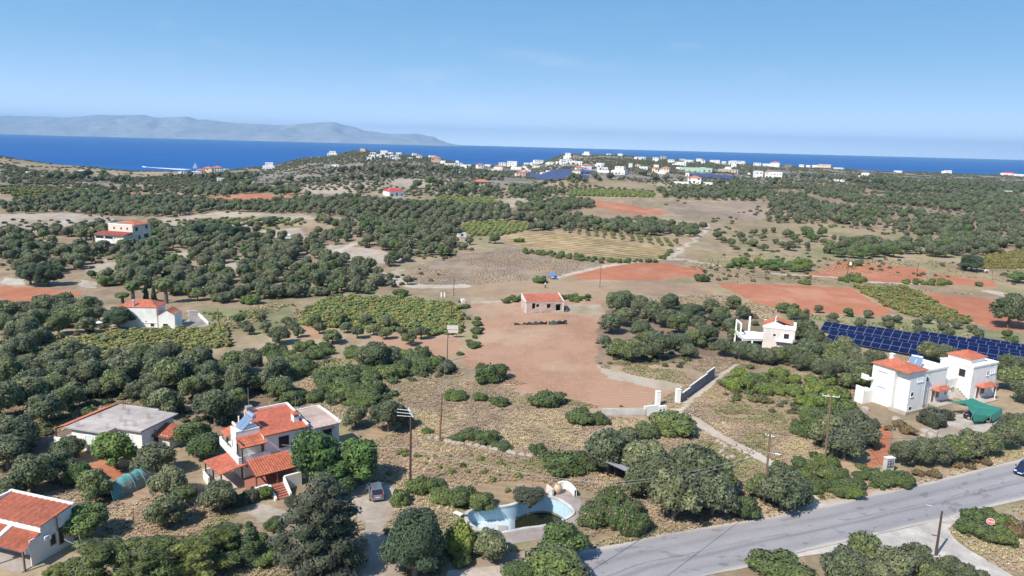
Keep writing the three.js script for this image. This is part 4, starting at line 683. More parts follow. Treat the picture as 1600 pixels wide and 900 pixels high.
  put('garden_wall', [bx(2.6, 0, 0.6, 7.5, 0.55, 0.9), bx(2.6, 0, -2.2, 2.9, 0.55, 0.6)], paleConcrete, h);
  const R = thing('white_house', 'white house with a set-back hipped orange attic, right of the twin houses', 'house', [O[0], 0, O[1]], T);
  walls(R, [bx(19.6, 0, -4.6, 27.0, 6.1, 1.2), bx(21.2, 6.1, -4.3, 25.6, 7.1, -0.3)]);
  put('roof', hip(20.9, -4.6, 25.9, 0, 7.12, 8.1, 0.1), terracotta, R); put('flat_roof', [bx(19.5, 6.1, -4.7, 21.2, 6.24, 1.3), bx(25.6, 6.1, -4.7, 27.1, 6.24, 1.3), bx(21.2, 6.1, -0.3, 25.6, 6.24, 1.3)], white, R);
  put('roof_parapet', [bx(19.5, 6.24, 1.12, 27.1, 6.42, 1.3), bx(19.5, 6.24, -4.7, 19.68, 6.42, 1.12), bx(26.92, 6.24, -4.7, 27.1, 6.42, 1.12)], white, R);
  hood(R, 21.0, 25.0, 1.2, 1.7, 2.75); door(R, 'z+', 1.2, 21.4, 0.25, 0.95, 2.1); win(R, 'z+', 1.2, 22.7, 0.9, 1.3, 1.35, { mid: true, pane: glassDark, sill: true }); put('porch_step', bx(20.8, 0, 1.2, 25.2, 0.22, 3.1), paleConcrete, R);
  win(R, 'x-', 19.6, -1.2, 4.0, 1.25, 1.5, { pane: dark, frame: white }); win(R, 'z+', 1.2, 23.9, 4.2, 0.55, 0.8, { sill: true }); for (let i = 0; i < 3; i++) win(R, 'z+', 1.2, 25.0 + i * 0.62, 4.4, 0.3, 0.9, { pane: shutter, sill: true });
  put('awning_post', [bx(24.75, 0.22, 2.6, 24.87, 2.72, 2.72)], white, R);
  const v = new THREE.Vector3(10.6, 6.16, -3.6).applyAxisAngle(new THREE.Vector3(0, 1, 0), T), s = thing('solar_water_heater', 'solar water heater with two dark panels on the left twin white house', 'solar heater', [O[0] + v.x, 6.16, O[1] + v.z], turnOf(131)); heater(s);
  // the green shade net over a dark car
  const P = [[72.6, 2.25, -112.9], [77.2, 2.55, -114.0], [80.2, 2.05, -110.9], [77.0, 1.45, -108.7], [73.7, 1.9, -108.2], [74.6, 2.5, -111.3]], n = thing('shade_net', 'green shade net stretched over a dark car in front of the twin houses', 'shade net', [76, 0, -111]), q = P.map((p) => [p[0] - 76, p[1], p[2] + 111]), c = [0.6, 1.98, -0.1];
  const sheet = []; q.forEach((a, i) => { const b = q[(i + 1) % 6], N = 5; const at = (s, t) => { const p = [0, 1, 2].map((k) => c[k] + (a[k] - c[k]) * s * (1 - t) + (b[k] - c[k]) * s * t); p[1] -= 0.16 * Math.sin(Math.PI * s) + 0.22 * s * Math.sin(Math.PI * t); return p; }; for (let u = 0; u < N; u++) for (let w = 0; w < N; w++) sheet.push([at(u / N, w / N), at((u + 1) / N, w / N), at((u + 1) / N, (w + 1) / N), at(u / N, (w + 1) / N)]); });
  put('net', quads(sheet), new THREE.MeshPhysicalMaterial({ color: new THREE.Color(0.012, 0.22, 0.16), roughness: 0.8, transmission: 0.3, side: THREE.DoubleSide }), n);
  put('net', quads([[q[3], q[4], [q[4][0] + 0.2, 0.75, q[4][2] + 0.25], [q[3][0] - 1.2, 0.6, q[3][2] + 0.3]], [q[2], q[3], [q[3][0] + 0.3, 0.55, q[3][2] + 0.1], [q[2][0] + 0.1, 0.9, q[2][2] + 0.2]]]), new THREE.MeshPhysicalMaterial({ color: new THREE.Color(0.03, 0.25, 0.19), roughness: 0.8, transmission: 0.4, side: THREE.DoubleSide }), n);
  q.forEach((p) => put('post', cyl([p[0], 0, p[2]], p, 0.035, 0.035, 6), metal, n));
  const yard = struct('yard', slab([[68.5, -108.5], [74, -105.2], [82, -106.2], [84, -109], [82, -112], [76, -113.2], [71, -111.5]], 0.004, 0.03), paleConcrete); yard.userData.label = 'pale concrete yard in front of the twin white houses';
})();

// ---------------------------------------------------------------- house with the white pergola frame, centre right
(() => {
  const [x, z] = G(1199, 542), h = thing('pergola_house', 'pale house with an orange roof and a white frame pergola over its terrace', 'house', [x, 0, z], turnOf(112));
  walls(h, [bx(-1.0, 0, -2.2, 5.3, 5.4, 4.4)], pinkish);
  put('roof', [tiles([-1.25, 5.4, -1.6], [-1.25, 5.4, 4.2], [1.2, 6.55, 3.2], [1.2, 6.55, -1.2], 0.3, 0.4, 0.03), tiles([5.3, 5.4, 1.5], [5.3, 5.4, -2.2], [1.2, 6.55, -1.8], [1.2, 6.55, 1.5], 0.3, 0.4, 0.03)], terracotta, h);
  put('roof_parapet', [prism([[-1.2, 5.3], [5.4, 5.3], [5.4, 5.62], [3.6, 5.7], [1.2, 6.75], [-1.2, 5.6]], 3.9, 4.5), bx(3.2, 5.38, -2.3, 5.45, 5.56, 3.9), bx(-1.2, 5.38, -2.3, 5.45, 5.6, -2.1)], white, h);
  put('ridge_cap', cyl([1.2, 6.6, -1.9], [1.2, 6.68, 3.9], 0.12, 0.12, 6), white, h);
  put('wall_arch', [prism([[1.0, 5.45], [5.3, 5.45], [3.2, 5.9], [1.2, 6.6]], 3.4, 3.88)], white, h);
  win(h, 'z+', 4.4, 0.9, 3.5, 0.8, 0.8, { pane: dark, frame: white, t: 0.14 }); win(h, 'z+', 4.4, 3.0, 3.0, 1.35, 1.6, { pane: dark, frame: white, t: 0.16, name: 'door', leaf: 'door_opening' }); put('balcony', [bx(1.6, 2.75, 4.4, 5.0, 2.9, 5.3), bx(1.6, 2.9, 5.18, 5.0, 3.55, 5.3), bx(1.6, 2.9, 4.4, 1.72, 3.55, 5.18), bx(4.88, 2.9, 4.4, 5.0, 3.55, 5.18)], white, h);
  win(h, 'x-', -1.0, 0.0, 2.9, 0.8, 2.1, { pane: shutter, frame: white, t: 0.14, name: 'door', leaf: 'door_leaf' }); win(h, 'x-', -1.0, 2.2, 3.3, 0.6, 1.2, { pane: shutter, frame: white, t: 0.14 });
  put('terrace_slab', [slab([[-7.0, 0.4], [-4.8, 6.3], [-1.0, 4.6], [-1.0, -2.0], [-4.4, -1.6]], 2.35, 2.7)], white, h);
  put('terrace_parapet', [slab([[-7.05, 0.3], [-4.8, 6.45], [-4.6, 6.35], [-6.85, 0.3]], 2.7, 3.15), slab([[-4.8, 6.4], [-1.0, 4.75], [-1.05, 4.58], [-4.75, 6.2]], 2.7, 2.85)], white, h);
  for (const [a, b] of [[-6.9, 0.6], [-5.9, 3.4], [-4.85, 6.1], [-3.0, 5.3]]) put('column', bx(a - 0.18, 0, b - 0.18, a + 0.18, 2.36, b + 0.18), white, h);
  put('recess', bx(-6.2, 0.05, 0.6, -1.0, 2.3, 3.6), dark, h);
  put('pergola_frame', [bx(-7.0, 2.7, 0.2, -6.7, 5.5, 0.5), bx(-5.75, 2.7, 3.5, -5.45, 5.5, 3.8), (() => { const L = Math.hypot(1.25, 3.3), g = bx(-0.15, 5.2, 0, 0.15, 5.5, L); g.rotateY(Math.atan2(1.25, 3.3)); g.translate(-6.85, 0, 0.35); return g; })(), bx(-4.4, 2.7, -1.6, -4.0, 6.1, -1.2)], white, h);
})();

// ---------------------------------------------------------------- stone hut at the top of the pale field
(() => {
  const [x, z] = G(821, 489), h = thing('stone_hut', 'small unfinished stone hut with an orange roof and dark openings on the pale field', 'hut', [x, 0, z], turnOf(77));
  const stone = M(0.70, 0.57, 0.51, { map: concreteTex, bumpMap: grainTex(128, (u, v) => { const q = fbm(u * 12, v * 18, 3); return [q, q, q]; }, false), bumpScale: 0.06 });
  const op = [[1.7, 1.0, 0.9, 1.6], [2.8, 1.45, 0.8, 0.75], [5.6, 1.1, 1.05, 1.1], [8.0, 0.35, 1.35, 1.75]], wall = new THREE.Shape([[0, 0], [10.1, 0], [10.1, 2.75], [0, 2.75]].map((p) => new THREE.Vector2(...p)));
  for (const [u, y, w, t] of op) wall.holes.push(new THREE.Path([[u, y], [u + w, y], [u + w, y + t], [u, y + t]].map((p) => new THREE.Vector2(...p))));
  const g = new THREE.ExtrudeGeometry(wall, { depth: 0.45, bevelEnabled: false }); g.translate(0, 0, -0.45);
  put('wall', [metreUV(g), bx(0, 0, -4.6, 0.45, 2.75, -0.45), bx(9.65, 0, -4.6, 10.1, 2.75, -0.45), bx(0, 0, -5.05, 10.1, 3.2, -4.6)], stone, h);
  put('plaster_band', [bx(-0.03, 2.52, -0.5, 10.13, 2.78, 0.03), bx(-0.03, 0, -0.46, 0.35, 2.52, 0.03), bx(9.75, 0, -0.46, 10.13, 2.52, 0.03)], oldWhite, h);
  put('roof', tiles([-0.05, 2.8, 0.1], [10.15, 2.8, 0.1], [10.15, 3.9, -5.0], [-0.05, 3.9, -5.0], 0.3, 0.42, 0.03), M(1.0, 0.78, 0.70, { map: roofTex, side: THREE.DoubleSide }), h);
  put('roof_verge', [prism([[0.15, 2.75], [0.15, 3.0], [-5.0, 4.1], [-5.0, 3.2], [-4.6, 2.75]], -0.16, 0.08), prism([[0.15, 2.75], [0.15, 3.0], [-5.0, 4.1], [-5.0, 3.2], [-4.6, 2.75]], -10.18, -9.94)].map((q) => q.rotateY(-Math.PI / 2)), oldWhite, h);
  put('floor', bx(0.45, 0, -4.6, 9.65, 0.1, -0.45), M(0.12, 0.09, 0.08), h);
  put('plinth', [bx(1.6, 0, 0, 4.6, 0.42, 0.35), bx(7.8, 0, 0, 9.8, 0.3, 0.45)], paleConcrete, h);
  const r = rngOf(12), rb = []; for (let i = 0; i < 26; i++) { const s = 0.12 + 0.2 * r(), q = new THREE.DodecahedronGeometry(s, 0); q.scale(1.3, 0.7, 1); q.rotateY(r() * 6); q.translate(10.4 + 1.1 * r(), s * 0.4 + 0.9 * r() * r(), -1.5 + 1.6 * r()); rb.push(metreUV(q)); }
  const pile = put('rubble_pile', rb, rust); pile.position.set(x, 0, z); pile.rotation.y = turnOf(77); tag(pile, 'dark rubble pile against the right end of the stone hut', 'rubble pile');
})();

// ---------------------------------------------------------------- white house by the vineyard, left
(() => {
  const [x, z] = G(246, 512), h = thing('vineyard_house', 'white house with orange roofs and a gabled wing beside the yellowing vineyard', 'house', [x, 0, z], turnOf(88));
  walls(h, [bx(-8.3, 0, -4.6, 0, 4.6, 0), bx(0.5, 0, -3.3, 4.1, 3.1, 0.4), prism([[0.5, 3.1], [4.1, 3.1], [2.3, 4.15]], -3.3, 0.4)]);
  put('roof', hip(-8.6, -4.9, 0.3, 0.1, 4.62, 5.9, 0.1), terracotta, h); put('eave', bx(-8.4, 4.5, -4.7, 0.1, 4.6, 0.05), white, h);
  put('wing_roof', [tiles([0.35, 3.05, 0.55], [0.35, 3.05, -3.4], [2.3, 4.22, -3.4], [2.3, 4.22, 0.55], 0.3, 0.42, 0.03).scale(1, 1, 1), tiles([4.25, 3.05, -3.4], [4.25, 3.05, 0.55], [2.3, 4.22, 0.55], [2.3, 4.22, -3.4], 0.3, 0.42, 0.03)], terracotta, h);
  win(h, 'z+', 0, -2.6, 1.2, 0.4, 0.4); win(h, 'z+', 0, -1.5, 0.2, 0.9, 0.9, { pane: dark }); win(h, 'z+', 0.4, 1.4, 0.2, 1.2, 0.9, { pane: dark }); win(h, 'x+', 4.1, -1.6, 0.8, 0.7, 1.1, { pane: shutter }); put('ledge', bx(-2.9, 1.0, 0, -0.2, 1.1, 0.12), white, h);
  put('chimney', [cyl([-4.9, 4.5, -0.3], [-4.9, 6.0, -0.3], 0.2, 0.2, 10), cyl([-4.9, 6.0, -0.3], [-4.9, 6.35, -0.3], 0.3, 0.12, 10)], M(0.4, 0.45, 0.5), h);
  const [wx, wz] = G(318, 500), w = thing('drive_wall', 'low pale wall along the drive right of the vineyard house', 'wall', [wx, 0, wz], turnOf(145)); put('wall', bx(-5, 0, -0.15, 5, 0.6, 0.15), white, w);
  struct('drive', slab(ground([[296, 486], [310, 486], [324, 506], [296, 512]]), 0.004, 0.03), M(0.34, 0.32, 0.31, { map: concreteTex })).userData.label = 'grey drive beside the vineyard house';
})();

// ---------------------------------------------------------------- three storey house, far left
(() => {
  const [x, z] = G(191.5, 386), y = height(x, z), h = thing('three_storey_house', 'three storey white house with a red balcony roof among the olives at left', 'house', [x, y, z], turnOf(105));
  walls(h, [bx(-5.9, 0, -9.2, 5.2, 8.4, 0)], cream); walls(h, [bx(-8.2, -0.3, 0, -7.9, 5.0, 4.3), bx(-8.2, -0.3, 3.9, 4.6, 2.3, 4.3), bx(-8.2, 4.5, 3.9, 4.6, 5.0, 4.3)], white, 'balcony_wall');
  put('roof', hip(-3.9, -9.4, 5.5, -1.0, 8.5, 9.7, 0.1), terracotta, h); put('roof_parapet', [bx(-6.0, 8.4, -0.25, 5.3, 8.8, 0.05), bx(-6.0, 8.4, -9.3, -5.75, 8.8, -0.25)], white, h);
  put('balcony_roof', tiles([-8.6, 5.0, 4.8], [5.2, 5.0, 4.8], [5.2, 5.9, 0.02], [-8.6, 5.9, 0.02], 0.4, 0.6, 0.03), M(0.66, 0.40, 0.36, { map: roofTex, side: THREE.DoubleSide }), h);
  put('balcony_floor', bx(-8.2, 2.3, 0, 4.6, 2.6, 4.3), white, h); for (const u of [-8.05, -3.9, 0.3, 4.4]) put('column', bx(u - 0.2, -0.2, 3.9, u + 0.2, 5, 4.3), white, h);
  put('balcony_parapet', bx(-8.2, 2.6, 4.1, 4.6, 3.5, 4.3), white, h); for (const u of [-7.6, -3.5, 0.7]) put('balcony_opening', bx(u, 3.5, 4.05, u + 3.3, 4.5, 4.1), u > 0 ? cream : dark, h);
  put('balcony_side', bx(4.6, -0.3, 0, 4.8, 5.0, 4.2), cream, h);
  for (const u of [-3.6, -0.4, 2.4]) win(h, 'z+', 0, u, 6.6, 0.9, 1.1, { pane: glassDark, t: 0.1 }); win(h, 'z+', 4.3, -6.6, 0.4, 1.2, 1.3, { pane: glassDark, t: 0.1 }); put('lower_opening', bx(-2.6, -0.1, 4.3, 3.6, 1.9, 4.34), dark, h);
  for (const [u, yy, w, t] of [[-2.6, 6.2, 1.3, 1.5], [-7.6, 6.6, 1.1, 1.5], [-3.6, 3.0, 1.0, 1.5], [-7.8, 3.2, 2.2, 1.5]]) win(h, 'x+', 5.2, u, yy, w, t, { pane: glassDark, frame: concrete });
})();

// ---------------------------------------------------------------- corner house, bottom left
(() => {
  const h = thing('corner_house', 'white house with old red tiled roofs cut by the bottom left corner', 'house', [-46.15, 0, -64.85], turnOf(107));
  walls(h, [bx(-8.5, 0, -3.5, 0, 3.4, 0), prism([[0, 3.4], [0, 3.6], [-3.5, 4.05], [-3.5, 3.4]].map(([a, b]) => [-a, b]), 0, 8.5).rotateY(Math.PI / 2).translate(-8.5, 0, 0)], oldWhite);
  put('roof', [tiles([-8.6, 3.62, 0.12], [0.08, 3.62, 0.12], [0.08, 4.2, -3.6], [-8.6, 4.2, -3.6], 0.82, 0.38, 0.09)], terracottaOld, h);
  for (const g of [bx(-8.6, 4.0, -3.85, 0.15, 4.36, -3.55), bx(-8.35, 3.6, -3.55, -8.1, 4.4, -0.2)]) put('roof_verge', g, white, h);
  put('wall_band', bx(-8.5, 3.0, 0, 0.02, 3.5, 0.08), white, h);
  for (const g of [tiles([-3.4, 2.2, 2.3], [0.35, 2.2, 2.3], [-0.05, 3.0, 0.08], [-3.5, 3.0, 0.08], 0.28, 0.4, 0.06), tiles([-8.5, 2.2, 2.3], [-3.9, 2.2, 2.3], [-4.1, 3.05, 0.08], [-8.5, 3.05, 0.08], 0.28, 0.4, 0.06)]) put('lower_roof', g, terracottaOld, h);
  put('roof_divider', (() => { const g = bx(-0.22, -0.2, 0, 0.22, 0.3, 2.5); g.rotateX(0.36); g.translate(-3.75, 2.95, 0.08); return g; })(), white, h);
  for (const u of [-3.4, 0.1]) put('post', bx(u - 0.08, 0, 2.05, u + 0.08, 2.2, 2.2), woodBrown, h);
  put('porch_side', bx(-0.1, 0, 0, 0.02, 2.8, 1.3), oldWhite, h);
  win(h, 'x+', 0, -2.4, 0.6, 0.65, 1.9, { pane: dark, frame: concrete, name: 'door', leaf: 'door_leaf' }); win(h, 'x+', 0, -1.5, 1.0, 0.7, 1.2, { pane: dark, frame: concrete }); put('stove_pipe', cyl([0.12, 2.3, -1.7], [0.12, 4.0, -1.7], 0.06, 0.06, 6), rust, h);
  const ac = put('air_conditioner', bx(0.02, 2.0, -0.75, 0.35, 2.5, -0.05), shutter, h); put('fan_grille', cyl([0.35, 2.26, -0.4], [0.36, 2.26, -0.4], 0.2, 0.2, 12), metal, ac);
  put('porch_floor', bx(-8.5, 0, 0, 0, 0.1, 2.4), concrete, h);
})();

// ---------------------------------------------------------------- the emptied swimming pool
(() => {
  const paint = M(0.50, 0.70, 0.84, { map: plasterTex, roughness: 0.7 }), n = poolCurve.length, depth = (x) => lerp(-1.5, -2.35, sstep(0.3, 1.7, x)), c = poolCurve.reduce((a, p) => [a[0] + p[0] / n, a[1] + p[1] / n], [0, 0]);
  const P = thing('swimming_pool', 'emptied kidney-shaped swimming pool with pale blue walls and dark water at the deep end', 'swimming pool');
  const area = poolCurve.reduce((a, p, i) => { const q = poolCurve[(i + 1) % n]; return a + p[0] * q[1] - q[0] * p[1]; }, 0), out = (i, d) => { const a = poolCurve[(i + n - 1) % n], b = poolCurve[(i + 1) % n], tx = b[0] - a[0], tz = b[1] - a[1], l = Math.hypot(tx, tz) || 1, s = area > 0 ? 1 : -1; return [poolCurve[i][0] + s * tz / l * d, poolCurve[i][1] - s * tx / l * d]; };
  const wall = [], low = [], cop = [];
  for (let i = 0; i < n; i++) {
    const j = (i + 1) % n, a = poolCurve[i], b = poolCurve[j], da = depth(a[0]), db = depth(b[0]), A = out(i, 0.34), B = out(j, 0.34), A2 = out(i, -0.05), B2 = out(j, -0.05);
    wall.push([[a[0], da, a[1]], [b[0], db, b[1]], [b[0], 0.06, b[1]], [a[0], 0.06, a[1]]]);
    if (a[0] > 0.9) low.push([[...out(i, -0.012)].toSpliced(1, 0, da), [...out(j, -0.012)].toSpliced(1, 0, db), [...out(j, -0.012)].toSpliced(1, 0, db + 0.62), [...out(i, -0.012)].toSpliced(1, 0, da + 0.62 - 0.1 * hash2(i, 3))]);
    const y = 0.2; cop.push([[A[0], y, A[1]], [A2[0], y, A2[1]], [B2[0], y, B2[1]], [B[0], y, B[1]]], [[A2[0], y, A2[1]], [A2[0], 0, A2[1]], [B2[0], 0, B2[1]], [B2[0], y, B2[1]]], [[A[0], -0.02, A[1]], [A[0], y, A[1]], [B[0], y, B[1]], [B[0], -0.02, B[1]]]);
  }
  const ds = (m) => { const q = m.clone(); q.side = THREE.DoubleSide; return q; };
  put('wall', quads(wall), ds(paint), P); put('coping', quads(cop), ds(M(0.74, 0.75, 0.75, { map: concreteTex })), P); put('stained_band', quads(low), ds(M(0.30, 0.32, 0.29, { map: concreteTex })), P);
  // floor in strips across the long axis
  const fl = [], rows = []; let x0 = 1e9, x1 = -1e9; for (const p of poolCurve) { x0 = Math.min(x0, p[0]); x1 = Math.max(x1, p[0]); }
  for (let k = 0; k <= 60; k++) { const x = lerp(x0 + 0.02, x1 - 0.02, k / 60), zs = []; for (let i = 0; i < n; i++) { const a = poolCurve[i], b = poolCurve[(i + 1) % n]; if ((a[0] > x) !== (b[0] > x)) zs.push(a[1] + (x - a[0]) / (b[0] - a[0]) * (b[1] - a[1])); } rows.push([x, Math.min(...zs) - 0.02, Math.max(...zs) + 0.02]); }
  for (let k = 0; k < 60; k++) { const [a, a0, a1] = rows[k], [b, b0, b1] = rows[k + 1]; fl.push([[a, depth(a), a1], [b, depth(b), b1], [b, depth(b), b0], [a, depth(a), a0]]); }
  put('floor', quads(fl), ds(M(0.58, 0.66, 0.70, { map: plasterTex })), P);
  const wt = []; for (let k = 0; k < 60; k++) { const [a, a0, a1] = rows[k], [b, b0, b1] = rows[k + 1]; if (a > 0.95) wt.push([[a, -2.0, a1], [b, -2.0, b1], [b, -2.0, b0], [a, -2.0, a0]]); }
  put('water', quads(wt), M(0.045, 0.05, 0.02, { roughness: 0.18, side: THREE.DoubleSide, map: grainTex(128, (u, v) => { const k = 0.7 + 0.9 * sstep(0.55, 0.8, fbm(u * 9, v * 14, 4)); return [k * 0.8, k * 0.75, k * 0.5]; }) }), P);
  put('step', bx(-0.9, -1.5, -76.2, 0.2, -1.38, -73.6), concrete, P); put('inlet', [[-3.2, -0.5, -78.0], [2.2, -0.5, -80.9]].map(([a, b, d]) => cyl([a, b, d], [a, b, d + 0.3], 0.09, 0.09, 8)), dark, P);
  const terrace = ground([[866, 778], [872, 768], [884, 766], [900, 770], [912, 790], [916, 815], [905, 822], [886, 812], [898, 801], [892, 793], [880, 785]]);
  struct('pool_terrace', slab(terrace, 0.004, 0.05), M(0.42, 0.37, 0.36, { map: concreteTex })).userData.label = 'paved terrace at the right end of the pool';
  const apron = ground([[776, 834], [800, 832], [822, 828], [850, 824], [872, 818], [885, 812], [900, 822], [850, 842], [800, 850], [778, 846]]);
  struct('pool_apron', slab(apron, 0.004, 0.04), M(0.46, 0.40, 0.38, { map: concreteTex })).userData.label = 'paved strip along the near rim of the pool';
  // curved white wall with a big clay jar
  const w = thing('curved_wall', 'low curved white wall behind the jar at the far end of the pool', 'wall'), arc = ground([[868, 769], [874, 764], [884, 763], [892, 768], [899, 777]]), ac = new THREE.CatmullRomCurve3(arc.map(([x, z]) => new THREE.Vector3(x, 0, z))).getSpacedPoints(18), wq = [];
  for (let i = 0; i < 18; i++) { const a = ac[i], b = ac[i + 1], d = b.clone().sub(a).normalize(), nx = -d.z * 0.14, nz = d.x * 0.14, h = 0.95; wq.push([[a.x + nx, 0, a.z + nz], [b.x + nx, 0, b.z + nz], [b.x + nx, h, b.z + nz], [a.x + nx, h, a.z + nz]], [[b.x - nx, 0, b.z - nz], [a.x - nx, 0, a.z - nz], [a.x - nx, h, a.z - nz], [b.x - nx, h, b.z - nz]], [[a.x + nx, h, a.z + nz], [b.x + nx, h, b.z + nz], [b.x - nx, h, b.z - nz], [a.x - nx, h, a.z - nz]]); }
  put('wall', quads(wq), ds(white), w);
  const [jx, jz] = G(868, 769.5), jar = put('clay_jar', new THREE.LatheGeometry([[0, 0], [0.26, 0], [0.36, 0.25], [0.5, 0.62], [0.47, 0.9], [0.33, 1.12], [0.24, 1.2], [0.27, 1.3], [0.22, 1.3], [0.2, 1.15]].map((p) => new THREE.Vector2(...p)), 24), M(0.56, 0.42, 0.29)); jar.position.set(jx + 0.25, 0.05, jz + 0.3); tag(jar, 'big tan clay jar at the corner of the pool', 'jar');
  const [sx, sz] = G(859, 772), sw = put('wing_wall', bx(-0.12, 0, -0.7, 0.12, 0.95, 0.7), ds(oldWhite)); sw.position.set(sx, 0, sz); sw.rotation.y = 0.5; tag(sw, 'short pale wing wall left of the clay jar', 'wall');
  const [lx, lz] = G(907, 818), lamp = thing('globe_lamp', 'small white globe lamp on a stub beside the oleanders', 'lamp', [lx, 0, lz]); put('stem', cyl([0, 0, 0], [0, 0.5, 0], 0.04, 0.04, 6), dark, lamp); put('globe', new THREE.SphereGeometry(0.16, 14, 10).translate(0, 0.62, 0), M(0.85, 0.85, 0.82, { roughness: 0.3 }), lamp);
  const [hx, hz] = G(716, 806), ch = thing('sun_lounger', 'weathered white plastic lounger left of the pool', 'sun lounger', [hx, 0, hz], 0.9); put('seat', bx(-0.3, 0.28, -0.6, 0.3, 0.34, 0.6), oldWhite, ch); const bk = put('backrest', bx(-0.3, 0, 0, 0.3, 0.05, 0.75), shutter, ch); bk.position.set(0, 0.32, 0.58); bk.rotation.x = -0.8; for (const [a, b] of [[-0.26, -0.5], [0.26, -0.5], [-0.26, 0.5], [0.26, 0.5]]) put('leg', bx(a - 0.03, 0, b - 0.03, a + 0.03, 0.28, b + 0.03), shutter, ch);
})();

// ---------------------------------------------------------------- solar panel tables, panel by panel
(() => {
  const cell = grainTex(96, (u, v) => { const g = (a) => Math.abs(a * 6 - Math.round(a * 6)) < 0.04; return g(u) || g(v) ? [0.15, 0.19, 0.36] : [0.085, 0.11, 0.27]; }); const pane = bx(-0.86, 0.03, -0.88, 0.86, 0.055, 0.88); { const p = pane.attributes.position, u = pane.attributes.uv; for (let i = 0; i < p.count; i++) u.setXY(i, p.getX(i) / 1.72 + 0.5, p.getZ(i) / 1.76 + 0.5); }
  const glass = M(0.6, 0.6, 0.75, { map: cell, roughness: 0.25 }), frame = join([bx(-0.91, 0, -0.93, 0.91, 0.05, -0.88), bx(-0.91, 0, 0.88, 0.91, 0.05, 0.93), bx(-0.91, 0, -0.88, -0.86, 0.05, 0.88), bx(0.86, 0, -0.88, 0.91, 0.05, 0.88), bx(-0.86, 0, -0.88, 0.86, 0.03, 0.88)]), fm = M(0.24, 0.26, 0.36, { metalness: 0.5, roughness: 0.4 });
  const rowsAt = [[1293, 531, 22, 'front row of blue solar panels, mostly behind the olives'], [1284, 517, 25, 'second row of blue solar panels, reaching farthest left'], [1352, 524, 24, 'third row of blue solar panels, middle of the array'], [1434, 532, 20, 'fourth row of blue solar panels behind the right twin house'], [1514, 541, 14, 'last row of blue solar panels, at the right edge']];
  for (const [px, py, n, label] of rowsAt) {
    const [x, z] = G(px, py), t = thing('solar_table', label, 'solar panels', [x, 0, z], turnOf(129)), tilt = new THREE.Group();
    for (let i = 0; i < n; i++) for (let k = 0; k < 2; k++) { const m = put('solar_panel', frame, fm, t); m.rotation.x = 0.42; m.position.set(0.95 + i * 1.86, 1.28 - 0.0 + (k ? -0.39 : 0.39), k ? 0.88 : -0.88); put('solar_glass', pane, glass, m); }
    for (let i = 0; i <= n; i += 4) put('rack', [cyl([i * 1.86 + 0.5, 0, -1.2], [i * 1.86 + 0.5, 1.75, -1.2], 0.05, 0.05, 5), cyl([i * 1.86 + 0.5, 0, 1.0], [i * 1.86 + 0.5, 0.8, 1.0], 0.05, 0.05, 5)], fm, t);
  }
  // distant arrays by the village
  const far = (poly, label) => { const g = bx(-2.6, 0, -1.7, 2.6, 0.1, 1.7).rotateX(0.42).translate(0, 1.5, 0); instanced('solar_field', label, g, M(0.06, 0.075, 0.16, { roughness: 0.35 }), spread(poly, 5.3, 77, { bearing: 41, rowGap: 4.1, jitter: 0 }).map((p) => ({ ...p, turn: turnOf(131), s: 1, sy: 1 }))); };
  far([[824, 271], [880, 268], [935, 268], [926, 272], [870, 273]], 'distant blue solar field behind the strip of bare soil'); far([[820, 277], [845, 274], [920, 278], [905, 281], [868, 284], [840, 280]], 'distant blue solar field beside the pink house'); far([[1072, 274], [1100, 274], [1145, 278], [1140, 281], [1090, 278]], 'distant blue solar field behind the white walled house');
})();

// ---------------------------------------------------------------- olive trees: the nearest as things of their own, the far ones as one mass
const OLIVES = [];
const solo = (label, list, group) => list.forEach(([px, py, wide, k]) => { const [x, z] = G(px, py); OLIVES.push({ x, z, turn: ROFF() * 6.28, s: wide / scaleAt(x, z) / 5.2, sy: 0.9 + 0.2 * ROFF(), k: k ?? ROFF(), label, group: group || label }); });
const OPEN = new Set([PALE, ROCK, RED, VINE, TRACK, STRAW, TAN, GRAVEL, REDVINE]);
const groves = (label, poly, gap, o) => { for (const p of spread(poly, gap, poly[0][0] * 31 + poly[0][1], o)) if (!OPEN.has((p.z > -250 ? nearClass : midClass)(p.x, p.z))) OLIVES.push({ ...p, label, group: label }); };
// near and middle ground, by where they stand
groves('olive tree in the dense grey-green grove behind the grey-roofed house', [[0, 590], [70, 572], [200, 566], [330, 572], [440, 590], [452, 622], [400, 640], [345, 655], [320, 690], [290, 662], [200, 634], [90, 660], [66, 690], [40, 720], [0, 735]], 4.6, { size: 1.06 });
solo('olive tree in the garden in front of the grey-roofed house', [[14, 735, 75], [52, 772, 78], [88, 752, 66], [148, 782, 62], [30, 700, 60], [108, 724, 48], [246, 742, 72], [10, 790, 60]], 'garden olives by the grey-roofed house');
solo('olive tree on the dry slope between the net tunnel and the porch', [[266, 778, 68], [262, 824, 66], [345, 800, 66], [290, 790, 45]], 'olives left of the orange-roofed house');
groves('olive tree in the dark band left of the vineyard house', [[0, 500], [60, 486], [130, 488], [175, 505], [185, 522], [150, 535], [80, 548], [40, 566], [0, 580]], 5, { size: 1.06 });
groves('olive tree on the stony slope above the vineyard house', [[0, 395], [150, 392], [240, 388], [330, 385], [430, 380], [470, 395], [440, 420], [400, 470], [300, 478], [230, 455], [200, 452], [160, 440], [110, 428], [0, 428]], 4.9, { size: 0.84, jitter: 0.85, share: 0.94, clump: 24, clumpCut: 0.24 });
groves('olive tree in the open grove in the middle left', [[420, 385], [470, 380], [600, 375], [700, 372], [740, 390], [680, 400], [640, 410], [560, 432], [600, 450], [540, 462], [430, 475], [400, 470]], 5.2, { size: 0.86, share: 0.92, clump: 24, clumpCut: 0.25 });
